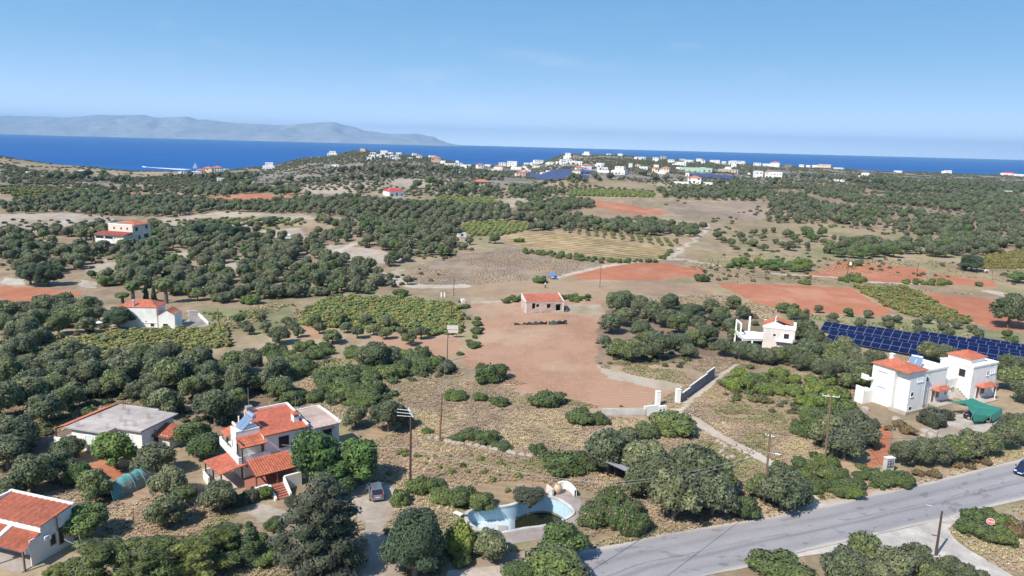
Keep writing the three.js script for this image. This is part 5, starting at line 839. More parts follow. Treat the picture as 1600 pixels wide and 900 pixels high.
solo('rounded olive tree beside the pale dirt track', [[573, 459, 18], [559, 447, 20], [588, 443, 20], [578, 453, 16], [613, 449, 16], [637, 445, 19], [608, 439, 18], [548, 456, 17], [520, 459, 21], [493, 462, 21], [462, 463, 20], [432, 460, 22], [566, 435, 20], [590, 430, 18]], 'rounded olives by the dirt track');
solo('olive tree in the row below the middle vineyard', [[407, 503, 18], [415, 519, 24], [449, 509, 19], [458, 519, 22], [466, 527, 20], [492, 511, 24], [499, 522, 23], [520, 537, 32], [533, 508, 24], [543, 520, 24], [558, 529, 25], [573, 511, 24], [584, 524, 24], [605, 514, 26], [604, 530, 24], [627, 525, 20], [640, 539, 26], [658, 530, 28], [380, 517, 22], [372, 506, 20], [390, 523, 20]], 'olives below the middle vineyard');
solo("large pale olive tree left of the middle vineyard", [[436, 537, 38]]);
solo('grey-green olive tree among the bright bushes', [[588, 580, 62], [568, 572, 40], [610, 575, 46]], 'olives among the bright bushes');
solo('big olive tree right of the orange-roofed house', [[556, 668, 46], [607, 674, 62], [632, 666, 36]], 'olives right of the orange-roofed house');
solo('olive tree on the edge of the pale field', [[693, 585, 26], [500, 560, 22]], 'field edge olives');
solo('big olive tree in the grove right of the stone hut', [[958, 475, 26], [985, 480, 28], [965, 490, 40], [1000, 492, 38], [1048, 486, 36], [955, 520, 42], [978, 510, 40], [1020, 505, 42], [1042, 512, 40], [1060, 522, 40], [965, 560, 40], [985, 566, 46], [1012, 545, 40], [1030, 562, 52], [1022, 548, 40], [1060, 550, 38], [1084, 542, 40], [1104, 536, 40], [1110, 490, 32], [1145, 484, 30], [1130, 556, 38], [1155, 562, 38], [1090, 520, 36], [1120, 512, 34], [1140, 520, 30], [1160, 498, 28], [1128, 500, 30], [1080, 500, 34], [1075, 560, 30], [945, 545, 26], [1000, 530, 36], [1150, 535, 30]], 'grove right of the stone hut');
solo('olive tree beside the pergola house', [[1255, 535, 48], [1175, 566, 40], [1195, 570, 36], [1215, 568, 34], [1236, 566, 36], [1270, 545, 40], [1240, 500, 26], [1225, 490, 24]], 'olives round the pergola house');
solo('small round olive tree in the line behind the solar panels', [[1241, 488, 18], [1279, 489, 16], [1325, 495, 18], [1356, 497, 18], [1260, 491, 12], [1255, 504, 20], [1302, 503, 18], [1299, 512, 20], [1345, 512, 20], [1386, 506, 18], [1402, 505, 18], [1388, 517, 20], [1449, 506, 18], [1432, 513, 18], [1434, 523, 20], [1470, 511, 18], [1495, 514, 18], [1483, 529, 20], [1473, 517, 18], [1527, 530, 22], [1518, 520, 18], [1573, 530, 18], [1582, 541, 20], [1575, 545, 16]], 'olives behind the solar panels');
solo('wide dark old olive tree at the right edge by the red field', [[1575, 512, 62]]);
groves('olive tree between the solar panels and the white houses', [[1282, 545], [1320, 556], [1380, 566], [1400, 580], [1370, 590], [1355, 620], [1290, 600], [1230, 575], [1250, 560]], 4.4, { size: 0.95 });
solo('olive tree behind the twin white houses', [[1470, 570, 44], [1450, 566, 40], [1490, 580, 40], [1580, 610, 50], [1590, 590, 46], [1598, 630, 46], [1575, 585, 40]], 'olives behind the twin white houses');
solo('clipped dark olive tree in the roadside row below the white houses', [[1412, 727, 50], [1436, 726, 52], [1462, 727, 54], [1488, 722, 54], [1514, 717, 54], [1540, 711, 50], [1566, 702, 50], [1590, 694, 50], [1578, 680, 44], [1602, 678, 44]], 'roadside row of olives');
solo('olive tree on the rough bank left of the red soil ramp', [[1293, 700, 66], [1318, 720, 66], [1345, 698, 62], [1330, 680, 50]], 'olives by the red soil ramp');
solo('large olive tree in the thicket right of the pool', [[950, 738, 82], [972, 728, 70], [1010, 752, 82], [1052, 812, 96], [1030, 772, 84], [1090, 770, 92], [1120, 772, 74], [1112, 806, 84], [1000, 775, 66], [1070, 745, 70]], 'thicket right of the pool');
solo('dark olive tree behind the roadside pole', [[1220, 796, 82], [1240, 793, 58], [1186, 780, 50]], 'dark olives by the roadside pole');
solo('pale olive tree along the bottom edge by the side road', [[1318, 918, 90], [1345, 892, 74], [1390, 918, 84], [1425, 905, 70], [1450, 920, 60], [1482, 906, 50], [1500, 922, 56], [1525, 925, 46], [1365, 930, 80]], 'olives along the bottom edge');
groves('olive tree in the gap beside the pale plot', [[1285, 300], [1350, 300], [1340, 312], [1280, 310]], 9, {});
// farther groves
const groveFar = [
  ['small olive in the left distant grove', [[0, 320], [130, 302], [204, 303], [300, 312], [400, 320], [430, 312], [560, 312], [700, 321], [800, 324], [800, 345], [720, 350], [640, 346], [560, 344], [480, 334], [400, 338], [300, 342], [180, 338], [100, 334], [0, 337]], 5.2, { size: 0.88, rowGap: 6.2, jitter: 0.4 }],
  ['x', [[276, 306], [320, 295], [400, 293], [470, 298], [470, 306], [400, 307], [330, 311]], 7, { size: 1.1 }],
  ['x', [[165, 296], [168, 289], [270, 289], [274, 299], [215, 302]], 9, { size: 0.8, jitter: 0.2, rowGap: 16 }],
  ['x', [[0, 350], [60, 345], [160, 356], [240, 352], [290, 372], [250, 390], [160, 394], [0, 396]], 5.4, { size: 0.88, share: 0.9, clump: 30, clumpCut: 0.28 }],
  ['x', [[235, 352], [330, 345], [520, 345], [560, 355], [620, 356], [700, 362], [730, 370], [600, 374], [520, 378], [400, 380], [300, 384], [250, 372]], 5.4, { size: 0.86, share: 0.9, clump: 30, clumpCut: 0.28 }],
  ['x', [[560, 345], [720, 350], [720, 374], [640, 372], [560, 360]], 5.6, { size: 0.88 }],
  ['x', [[1290, 385], [1330, 378], [1400, 384], [1480, 376], [1570, 378], [1560, 402], [1450, 404], [1400, 398], [1300, 404]], 7, { size: 1.1 }],
  ['x', [[803, 326], [830, 316], [925, 318], [932, 324], [880, 332], [810, 331]], 5.2, { size: 0.9 }],
  ['x', [[800, 340], [860, 336], [945, 348], [1020, 348], [1104, 358], [1100, 370], [1000, 370], [950, 364], [800, 360]], 5.4, { size: 0.92 }],
  ['x', [[800, 312], [800, 290], [860, 294], [880, 306], [840, 312]], 7, { size: 1.1 }],
  ['x', [[1025, 308], [1030, 300], [1100, 295], [1200, 292], [1210, 306], [1180, 315], [1060, 312]], 8, { size: 1.1 }],
  ['x', [[1190, 348], [1205, 318], [1190, 300], [1260, 290], [1330, 296], [1480, 300], [1600, 305], [1600, 392], [1500, 384], [1400, 368], [1330, 352]], 7.6, { size: 0.98, clump: 50, clumpCut: 0.37 }],
  ['x', [[1110, 382], [1120, 374], [1300, 378], [1290, 392], [1200, 393]], 12, { size: 0.85, jitter: 0.3, rowGap: 11 }],
  ['x', [[1150, 364], [1160, 356], [1260, 366], [1330, 376], [1310, 380], [1240, 374]], 9, { size: 1.0, share: 0.8 }],
  ['x', [[400, 285], [480, 276], [620, 262], [760, 268], [800, 285], [780, 308], [660, 306], [560, 308], [480, 296]], 13, { size: 1.25, clump: 50, clumpCut: 0.47 }],
  ['x', [[0, 300], [0, 272], [100, 274], [250, 276], [400, 275], [400, 290], [270, 286], [160, 286], [60, 290]], 12, { size: 1.25, clump: 45, clumpCut: 0.46 }],
  ['x', [[820, 290], [900, 280], [1000, 272], [1100, 285], [1180, 284], [1180, 292], [1000, 282], [890, 288]], 12, { size: 1.25, clump: 50, clumpCut: 0.45 }],
  ['x', [[1190, 290], [1200, 278], [1330, 276], [1450, 284], [1600, 290], [1600, 305], [1480, 300], [1330, 296]], 12, { size: 1.15, clump: 60, clumpCut: 0.36 }],
  ['x', [[640, 406], [690, 402], [740, 388], [780, 380], [740, 376], [650, 392]], 9, { size: 1.0, share: 0.5 }],
];
for (const [, poly, gap, o] of groveFar) groves('olive tree among the scattered distant trees', poly, gap, o);
OLIVES.forEach((p) => { p.size = scaleAt(p.x, p.z) * p.s; p.k ??= 0.5; });
OLIVES.sort((a, b) => b.size - a.size);
const SINGLE = 298;
OLIVES.slice(0, SINGLE).forEach((p, i) => plant(p.size > 6.4 ? 'olive_tree' : 'olive_mid', 'olive_tree', p.label, 'olive tree', p.x, p.z, p.s, p.turn, p.group, Math.floor(p.k * tints.length) % tints.length, i, p.sy));
(() => {
  const o = new THREE.Group(); o.name = 'distant_olive_trees'; o.userData = { kind: 'stuff', label: 'distant olive trees scattered in groves over the farmland' }; scene.add(o);
  const rest = OLIVES.slice(SINGLE), mids = rest.filter((p) => p.size > 2.4), fars = rest.filter((p) => p.size <= 2.4);
  const shade = (p) => { const v = 0.8 + 0.4 * p.k, gr = hash2(Math.round(p.x), Math.round(p.z)); return gr > 0.86 ? [0.75 * v, 1.02 * v, 0.5 * v] : [v, v * (0.98 + 0.05 * gr), v * 0.97]; };
  for (let k = 0; k < 3; k++) {
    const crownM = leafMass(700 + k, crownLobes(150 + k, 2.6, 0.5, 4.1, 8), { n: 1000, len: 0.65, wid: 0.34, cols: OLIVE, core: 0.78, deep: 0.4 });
    instanced('foliage', null, crownM, tints[0], mids.filter((p, i) => i % 3 === k).map((p) => ({ ...p, c: shade(p) })), o);
    const crownF = leafMass(720 + k, crownLobes(160 + k, 2.6, 0.2, 4.0, 6), { n: 200, len: 1.1, wid: 0.7, cols: OLIVE, core: 0.88 });
    instanced('foliage', null, crownF, tints[0], fars.filter((p, i) => i % 3 === k).map((p) => ({ ...p, c: shade(p) })), o);
  }
  const stem = join([cyl([0, -0.3, 0], [0, 2, 0], 0.24, 0.18, 5)]);
  instanced('trunk', null, stem, bark, mids, o);
  console.log('olives', OLIVES.length, 'mid', mids.length, 'far', fars.length);
})();

// ---------------------------------------------------------------- other trees, each where it stands
plantAt('layered_conifer', 'conifer_tree', 'tall grey-green conifer with drooping layered branches beside the gravel drive', 'conifer', 506, 896, 152, { tint: 0, turn: 1, sy: 1.0 });
plantAt('carob_tree', 'carob_tree', 'big round dark green tree at the bottom left of the pool', 'tree', 648, 900, 122, { tint: 4, v: 0, sy: 1.05 });
plantAt('walnut_tree', 'walnut_tree', 'large leafy bright green tree hiding the right side of the orange-roofed house', 'tree', 494, 762, 104, { tint: 0, v: 0 });
plantAt('walnut_tree', 'walnut_tree', 'broad leafy green tree above the parked grey car', 'tree', 556, 758, 98, { tint: 2, v: 1, sy: 0.84 });
plantAt('walnut_tree', 'walnut_tree', 'leafy green tree between the house and the car tree', 'tree', 524, 768, 74, { tint: 0, v: 2, sy: 0.8 });
plantAt('mulberry_tree', 'mulberry_tree', 'green leafy tree in front of the pool terrace, right of the round bush', 'tree', 874, 872, 74, { v: 0, tint: 0, sy: 0.95 });
plantAt('mulberry_tree', 'mulberry_tree', 'bushy green tree at the bottom edge by the road bend', 'tree', 866, 916, 118, { v: 1, tint: 2, sy: 0.6 });
plantAt('mulberry_tree', 'mulberry_tree', 'low leafy tree on the left of the road bend', 'tree', 815, 912, 66, { v: 2, tint: 0, sy: 0.6 });
plantAt('olive_tree', 'olive_tree', 'grey-green olive tree hiding the front left rim of the pool', 'olive tree', 768, 872, 68, { v: 1, tint: 2, sy: 0.85 });
plantAt('lime_bush', 'leafy_shrub', 'bright yellow-green shrub between the round tree and the pool', 'shrub', 718, 868, 62, { v: 0, tint: 2, sy: 1.5 });
plantAt('lime_bush', 'leafy_shrub', 'dark green shrub at the foot of the bright pool shrub', 'shrub', 722, 880, 40, { v: 1, tint: 0 });
plantAt('citrus_tree', 'citrus_tree', 'yellow-green citrus tree in front of the grey-roofed house', 'citrus tree', 182, 732, 72, { v: 0, tint: 2 });
plantAt('citrus_tree', 'citrus_tree', 'small dark citrus tree at the left corner of the grey-roofed house', 'citrus tree', 110, 718, 46, { v: 1, tint: 1 });
plantAt('citrus_tree', 'citrus_tree', 'round citrus tree between the olives left of the net tunnel', 'citrus tree', 122, 758, 46, { v: 1, tint: 0 });
plantAt('mulberry_tree', 'fig_tree', 'spreading yellow-green fig tree right of the tiled corner house', 'fig tree', 140, 838, 78, { v: 0, tint: 2, sy: 0.8 });
plantAt('mulberry_tree', 'fig_tree', 'green fig tree between the small tiled shed and the porch', 'fig tree', 300, 700, 62, { v: 1, tint: 0, sy: 0.8 });
plantAt('mulberry_tree', 'fig_tree', 'dark green tree left of the orange-roofed house', 'fig tree', 322, 718, 64, { v: 2, tint: 1, sy: 0.7 });
for (const [px, py, w, label] of [[160, 912, 128, 'yellow-green pine with bare pale branches at the bottom left'], [232, 916, 130, 'pine with pale branches, middle of the bottom left pines'], [300, 905, 120, 'dense pine at the bottom, left of the conical cypress'], [352, 868, 90, 'small pine behind the dense bottom pine'], [90, 918, 60, 'young pine at the foot of the tiled corner house']]) plantAt('pine_tree', 'pine_tree', label, 'pine tree', px, py, w, { tint: [2, 1, 0][Math.round(px) % 3], sy: 0.72 });
plantAt('cypress_tree', 'cypress_tree', 'small conical cypress beside the gravel yard', 'cypress', 364, 872, 19, { tint: 2, v: 0, sy: 0.62 });
plantAt('cypress_tree', 'cypress_tree', 'dark bushy cypress right of the small conical one', 'cypress', 394, 880, 34, { tint: 1, v: 1, sy: 0.5 });
plantAt('carob_tree', 'carob_tree', 'dark round tree at the left edge of the red field, left of a pair', 'tree', 48, 446, 48, { tint: 0, v: 1, sy: 0.95 });
plantAt('carob_tree', 'carob_tree', 'dark round tree at the left edge of the red field, right of a pair', 'tree', 76, 446, 46, { tint: 1, v: 2, sy: 0.95 });
plantAt('carob_tree', 'carob_tree', 'dark broad tree in front of the white house by the vineyard', 'tree', 186, 514, 54, { tint: 0, v: 1, sy: 0.8 });
for (const [px, py, w, v, l] of [[309, 372, 36, 0, 'leftmost'], [334, 373, 34, 1, 'second'], [356, 374, 36, 2, 'third'], [380, 373, 30, 0, 'rightmost']]) plantAt('carob_tree', 'carob_tree', `dark green broad tree in the row by the small shed, ${l} of four`, 'tree', px, py, w, { v, tint: 0, sy: 0.8 });
plantAt('carob_tree', 'carob_tree', 'round green tree beside the white horse on the right', 'tree', 1517, 424, 40, { tint: 0, v: 0, sy: 0.8 });
plantAt('mulberry_tree', 'mulberry_tree', 'bright green round tree at the right edge by the red plot', 'tree', 1592, 442, 34, { tint: 2, v: 0, sy: 0.6 });
plantAt('carob_tree', 'carob_tree', 'dark green tree alone in the grove right of the stone hut', 'tree', 1082, 500, 44, { tint: 0, v: 2, sy: 0.7 });
plantAt('mulberry_tree', 'mulberry_tree', 'bright green tree at the top left corner of the hut grove', 'tree', 972, 480, 44, { tint: 2, v: 1, sy: 0.7 });
plantAt('mulberry_tree', 'mulberry_tree', 'yellow-green tree alone on the distant pale ground', 'tree', 671, 290, 20, { tint: 2, v: 0, sy: 0.8 });
plantAt('carob_tree', 'carob_tree', 'dark round tree below the white house far right', 'tree', 1373, 290, 16, { tint: 0, v: 1, sy: 0.9 });
for (const [px, py, w, l] of [[209, 475, 34, 'palm behind the white vineyard house, left of two'], [260, 474, 36, 'palm behind the white vineyard house, right of two']]) plantAt('palm_tree', 'palm_tree', l, 'palm tree', px, py, w, { tint: 0, v: 0, sy: 0.85 });
plantAt('palm_tree', 'palm_tree', 'low pale palm left of the two tall palms', 'palm tree', 192, 476, 30, { tint: 0, v: 0, sy: 0.5 });
for (const [px, py, l] of [[135, 376, 'palm left of the red-roofed three storey house'], [146, 378, 'palm beside the three storey house']]) plantAt('palm_tree', 'palm_tree', l, 'palm tree', px, py, 20, { tint: 0, v: 0, sy: 0.8 });
for (const [px, py, l] of [[229, 473, 'thin dark cypress between the palms, left'], [241, 473, 'thin dark cypress between the palms, right']]) plantAt('cypress_tree', 'cypress_tree', l, 'cypress', px, py, 9, { tint: 1, v: 0, sy: 0.75 });
plantAt('bare_tree', 'bare_tree', 'leafless grey tree at the edge of the left vineyard, left of two', 'bare tree', 198, 568, 44, { tint: 0, v: 0, sy: 0.8 });
plantAt('bare_tree', 'bare_tree', 'leafless grey tree at the edge of the left vineyard, right of two', 'bare tree', 230, 568, 44, { tint: 0, v: 1, sy: 0.8 });

plantAt('citrus_tree', 'citrus_tree', 'small leafy tree at the porch steps of the orange-roofed house', 'citrus tree', 416, 779, 26, { v: 0, tint: 0 });
// ---------------------------------------------------------------- bushes
const bushes = (k, label, group, list, o = {}) => list.forEach(([px, py, w, sy, own]) => plantAt(k, o.name || 'bush', own || label, o.category || 'bush', px, py, w, { group: own ? undefined : group, sy: (sy ?? 1), tint: o.tint }));
bushes('bush', '', '', [[764, 594, 62, 0.9, 'bright green bush at the lower left corner of the pale field'], [714, 624, 44, 0.75, 'low green bush, left of three below the pale field'], [750, 624, 32, 0.8, 'dark brownish green bush, middle of three below the pale field'], [779, 632, 36, 0.8, 'rounded dark green bush, right of three below the pale field'], [854, 634, 58, 0.85, 'dark green dome bush under the lower edge of the pale field'],
  [904, 660, 54, 0.9, 'green bush at the left end of the white wall'], [934, 660, 42, 0.85, 'green bush touching the left end of the white wall'], [1044, 672, 88, 0.75, 'wide bright green bush below the white gate wall'], [1012, 680, 54, 0.7, 'lower left lobe of bush below the white gate wall'], [880, 735, 84, 0.75, 'wide flat green bush left of the olive thicket'], [912, 730, 60, 0.85, 'green bush under the first big thicket olive'],
  [733, 686, 40, 0.9, 'olive-green bush on the stone terrace edge, left'], [758, 690, 44, 0.85, 'olive-green bush on the stone terrace edge, right'], [715, 688, 28, 0.7, 'small bush at the foot of the pole on the terrace edge'], [785, 700, 40, 0.5, 'low brown-green bush trailing along the terrace edge'], [842, 708, 32, 1.1, 'rounded green bush alone at the right end of the terrace'], [667, 676, 20, 0.9, 'small reddish bush left of the pole on the terrace'],
  [625, 786, 38, 1.35, 'spiky dark green round bush beside the tall wooden pole'], [655, 768, 52, 0.9, 'green hedge bush behind the tall wooden pole'], [693, 782, 50, 0.95, 'yellow-green hedge bush above the round tree'], [718, 786, 58, 1, 'lime green hedge bush left of the pool'], [752, 794, 56, 0.95, 'dark olive hedge bush touching the pool rim'], [680, 762, 40, 0.8, 'low hedge bush in the row above the drive'],
  [1165, 806, 54, 1.3, 'light green bush between the thicket and the roadside pole'], [1212, 900, 100, 0.8, 'glossy green dome bush at the bottom edge of the road'], [427, 826, 40, 0.8, 'yellow-green bush below the gravel yard'], [430, 872, 70, 0.7, 'dark green bush left of the tall conifer'], [492, 898, 56, 0.7, 'low green bush at the foot of the tall conifer'], [400, 850, 50, 0.8, 'green bush between the conifer and the small cypress'], [622, 790, 24, 0.6, 'small low bush at the foot of the spiky one']]);
bushes('grey_bush', '', '', [[828, 783, 58, 0.62, 'grey-green bush at the back of the pool'], [1363, 668, 24, 1, 'grey bush at the left corner of the twin white houses'], [1455, 664, 52, 1, 'green bush in front of the left white house door'], [1476, 656, 30, 1, 'smaller green bush beside the green car shade'], [395, 782, 30, 1.1, 'small grey bush at the foot of the porch steps'], [374, 790, 34, 0.9, 'grey bush below the red porch of the orange-roofed house'], [455, 790, 30, 0.9, 'small bush right of the porch steps'], [352, 786, 42, 1.1, 'grey bush on the left of the porch'], [700, 580, 30, 1, 'grey bush at the field hedge end']]);
bushes('bush', 'bright green bush among the olives on the stony slope', 'slope bushes', [[167, 446, 36, 1], [182, 440, 30, 1], [340, 470, 30, 1], [372, 464, 28, 0.9], [392, 474, 34, 0.9], [420, 460, 26, 1], [300, 440, 24, 1], [236, 428, 24, 1], [100, 398, 34, 1], [20, 380, 36, 1], [470, 440, 26, 0.9]]);
// masses of bright evergreen bush, bush by bush
const thicket = (k, name, label, category, poly, gap, o = {}) => { for (const p of spread(poly, gap, poly[0][0] * 17 + poly[0][1], { jitter: 0.8, ...o })) plant(k, name, label, category, p.x, p.z, p.s, p.turn, label, o.tint ?? Math.floor(p.k * tints.length), Math.floor(p.k * 97), (o.sy ?? 1) * p.sy); };
thicket('bush', 'bush', 'bright green bush in the evergreen patch left of the pale field', 'bush', [[505, 585], [560, 575], [625, 572], [660, 555], [690, 570], [690, 582], [620, 592], [590, 620], [520, 622], [500, 605]], 3.2, { size: 1.0, sy: 0.9 });
thicket('bush', 'bush', 'dark green bush in the strip left of the olive pair', 'bush', [[415, 552], [470, 540], [520, 545], [505, 560], [480, 562], [495, 588], [460, 595], [430, 575]], 3.2, { size: 0.95, sy: 0.85 });
thicket('bush', 'bush', 'green bush on the slope above the orange-roofed house', 'bush', [[440, 620], [520, 606], [590, 610], [620, 625], [560, 640], [500, 640], [445, 640]], 3.4, { size: 0.95, sy: 0.85 });
thicket('bush', 'bush', 'bright green bush around the grey olive patch', 'bush', [[530, 552], [560, 545], [650, 556], [680, 572], [600, 566], [550, 566]], 3.2, { size: 0.8, sy: 0.8 });
thicket('lime_bush', 'bush', 'leafy green bush in the overgrown plot left of the twin houses', 'bush', [[1130, 612], [1150, 588], [1220, 590], [1300, 600], [1352, 632], [1300, 650], [1260, 640], [1200, 618], [1150, 622]], 3.1, { size: 1.0, sy: 0.85 });
thicket('bush', 'bush', 'green bush climbing the bank left of the twin houses', 'bush', [[1240, 660], [1290, 640], [1350, 640], [1360, 670], [1310, 678], [1255, 690]], 3, { size: 0.85, sy: 1.0 });
thicket('bush', 'bush', 'low green bush on the verge between the track and the cabinet', 'bush', [[1218, 742], [1260, 715], [1330, 735], [1400, 752], [1420, 764], [1370, 775], [1310, 785], [1270, 782]], 2.5, { size: 0.6, sy: 1.05 });
thicket('bush', 'bush', 'dark green bush in the clump behind the stop sign', 'bush', [[1496, 818], [1510, 802], [1555, 806], [1575, 822], [1572, 852], [1530, 850]], 2.2, { size: 0.66, sy: 1.15 });
thicket('bush', 'bush', 'dark bush trailing down the bank of the side road', 'bush', [[1535, 858], [1580, 860], [1610, 880], [1620, 905], [1590, 900]], 2.2, { size: 0.6, sy: 0.9 });
thicket('rust_bush', 'bush', 'rusty brown bush on the bank at the right edge', 'bush', [[1565, 812], [1582, 800], [1612, 806], [1612, 868], [1585, 862], [1575, 840]], 2.3, { size: 1.0 });
thicket('rust_bush', 'bush', 'rust and green bush along the front of the left white house', 'bush', [[1375, 672], [1400, 662], [1440, 665], [1445, 676], [1400, 678]], 1.9, { size: 1.0 });
thicket('rust_bush', 'bush', 'brownish bush on the verge below the roadside olive row', 'bush', [[1400, 742], [1470, 735], [1540, 722], [1560, 722], [1530, 733], [1440, 752]], 2.1, { size: 0.85 });
thicket('oleander', 'oleander', 'pink-flowered oleander bush between the pool and the road', 'oleander', [[905, 792], [930, 782], [985, 800], [1005, 822], [970, 836], [915, 820]], 2.5, { size: 0.95, sy: 0.85, tint: 0 });
thicket('bush', 'bush', 'green hedge bush along the left edge of the pale field', 'bush', [[719, 472], [728, 470], [742, 490], [758, 512], [756, 528], [738, 548], [722, 566], [704, 572], [708, 556], [728, 540], [740, 520], [730, 496]], 2.6, { size: 0.5, sy: 0.9, share: 0.62 });
thicket('bush', 'bush', 'dark hedge bush behind the stone hut', 'bush', [[786, 474], [790, 466], [922, 464], [928, 472], [884, 473], [882, 468], [818, 468], [818, 474]], 2.2, { size: 0.5, sy: 1.0 });
thicket('lime_bush', 'bush', 'hedge bush along the lower edge of the striped field', 'bush', [[820, 392], [900, 400], [960, 408], [1028, 407], [1046, 392], [1052, 392], [1034, 411], [955, 413], [890, 406], [815, 396]], 2.9, { size: 0.75, sy: 0.75, tint: 1 });
thicket('citrus_tree', 'orchard_tree', 'yellow-green orchard tree in the row above the red field', 'orchard tree', [[1143, 419], [1150, 412], [1262, 415], [1262, 426], [1200, 424]], 4.2, { size: 0.85, sy: 0.8, tint: 2 });
thicket('mulberry_tree', 'mulberry_tree', 'bright green tree in the clump above the right red field', 'tree', [[1305, 402], [1320, 390], [1390, 390], [1400, 403], [1350, 406]], 6, { size: 0.95, sy: 0.7 });
thicket('lime_bush', 'bush', 'green bush on the bank between the two red fields', 'bush', [[1305, 441], [1320, 432], [1350, 434], [1352, 442]], 3, { size: 0.8, sy: 0.8 });
thicket('lime_bush', 'bush', 'green bush right of the track by the red plot', 'bush', [[1410, 446], [1418, 438], [1480, 440], [1482, 447]], 3, { size: 0.8, sy: 0.8 });
bushes('bush', '', '', [[1096, 440, 24, 1.1, 'round dark bush at the right end of the red oval field'], [1257, 444, 20, 0.9, 'grey round bush alone on the bank of the red field'], [1529, 447, 15, 1.1, 'dark round bush on the red plot at the right'], [844, 441, 30, 0.7, 'dark green bush beside the blue tarpaulin'], [626, 462, 30, 0.8, 'bright green bush at the top of the middle vineyard'], [1339, 415, 20, 1, 'dark bush left of the roadside tree clump'], [1141, 418, 16, 1, 'grey round bush left of the orchard row'], [812, 378, 22, 0.6, 'bush at the left tip of the striped field'], [1140, 605, 40, 0.9, 'green bush at the end of the long grey wall'], [1180, 600, 40, 0.9, 'bush right of the long grey wall']]);

// ---------------------------------------------------------------- what nobody could count: vines, scrub, grass
const vineGeo = [0, 1].map((k) => leafMass(800 + k, domeLobes(170 + k, 0.8, 1.25, 5), { n: 130, len: 0.42, wid: 0.34, cols: VINEC, core: 0.8, low: -0.1, coreDetail: 0 }));
const hue = (p, list) => { const c = list[Math.floor(p.k * list.length)]; const v = 0.8 + 0.4 * hash2(Math.round(p.x * 9), Math.round(p.z * 9)); return [c[0] * v, c[1] * v, c[2] * v]; };
const vineyard = (label, poly, o, hues) => instanced('vineyard', label, vineGeo[poly.length % 2], tints[0], spread(poly, 1.2, poly[0][0] + 5, { rowGap: 1.75, jitter: 0.35, ...o }).map((p) => ({ ...p, s: p.s * 1.1, sy: 0.62 * p.sy, c: hue(p, hues) })));
vineyard('yellowing vineyard in front of the white house on the left', [[40, 560], [84, 537], [182, 520], [350, 510], [365, 540], [280, 552], [230, 560], [60, 570]], { bearing: 20, size: 1.1 }, [[1, 1, 0.9], [1.05, 1, 0.8], [0.85, 0.95, 0.9], [0.95, 0.9, 0.75]]);
vineyard('green vineyard in the middle left', [[472, 508], [478, 481], [523, 466], [610, 465], [710, 477], [726, 500], [718, 523], [676, 524]], { bearing: 15, size: 1.15 }, [[0.8, 1, 0.8], [0.95, 1.05, 0.8], [0.65, 0.85, 0.7], [1.0, 0.85, 0.6]]);
vineyard('vineyard in slanting rows beside the red field', [[1332, 448], [1419, 450], [1520, 503], [1506, 508], [1417, 493], [1389, 482]], { bearing: 86, size: 1.15, rowGap: 3.0 }, [[0.75, 0.9, 0.7], [0.9, 0.9, 0.7], [1.0, 0.8, 0.6]]);
vineyard('pale green vineyard above the striped field', [[715, 360], [732, 349], [790, 347], [850, 353], [810, 363], [780, 369], [742, 368]], { bearing: 95, size: 1.3, rowGap: 2.6 }, [[1.1, 1.15, 0.8], [0.95, 1.05, 0.8]]);
vineyard('scrubby vine rows behind the striped field', [[882, 363], [930, 358], [1064, 376], [1062, 388], [960, 374]], { bearing: 95, size: 1.0, rowGap: 4, share: 0.7 }, [[0.75, 0.8, 0.75], [0.9, 0.9, 0.7]]);
vineyard('rusty vineyard at the right edge', [[1532, 420], [1542, 399], [1602, 392], [1602, 420]], { bearing: 95, size: 1.2, rowGap: 3 }, [[1.1, 0.85, 0.6], [0.9, 0.85, 0.6]]);
vineyard('distant green vineyard below the village', [[884, 306], [894, 297], [1000, 299], [1024, 303], [1018, 309], [940, 307]], { bearing: 95, size: 1.6, rowGap: 3.4, share: 0.9 }, [[0.9, 1.1, 0.7], [0.8, 1, 0.7]]);
vineyard('distant yellow-green vineyard left of centre', [[666, 318], [692, 308], [765, 309], [779, 319], [721, 323]], { bearing: 95, size: 1.6, rowGap: 3.4, share: 0.9 }, [[1, 1.1, 0.7], [0.9, 1, 0.7]]);
vineyard('distant vine strips at the far left', [[0, 302], [0, 292], [70, 291], [130, 298], [118, 307], [50, 313]], { bearing: 95, size: 1.5, rowGap: 9 }, [[1, 1.05, 0.8]]);
vineyard('terraced vines left of the dark trees', [[275, 350], [345, 341], [470, 343], [480, 349], [390, 356]], { bearing: 95, size: 1.3, rowGap: 7 }, [[1, 1.05, 0.8]]);
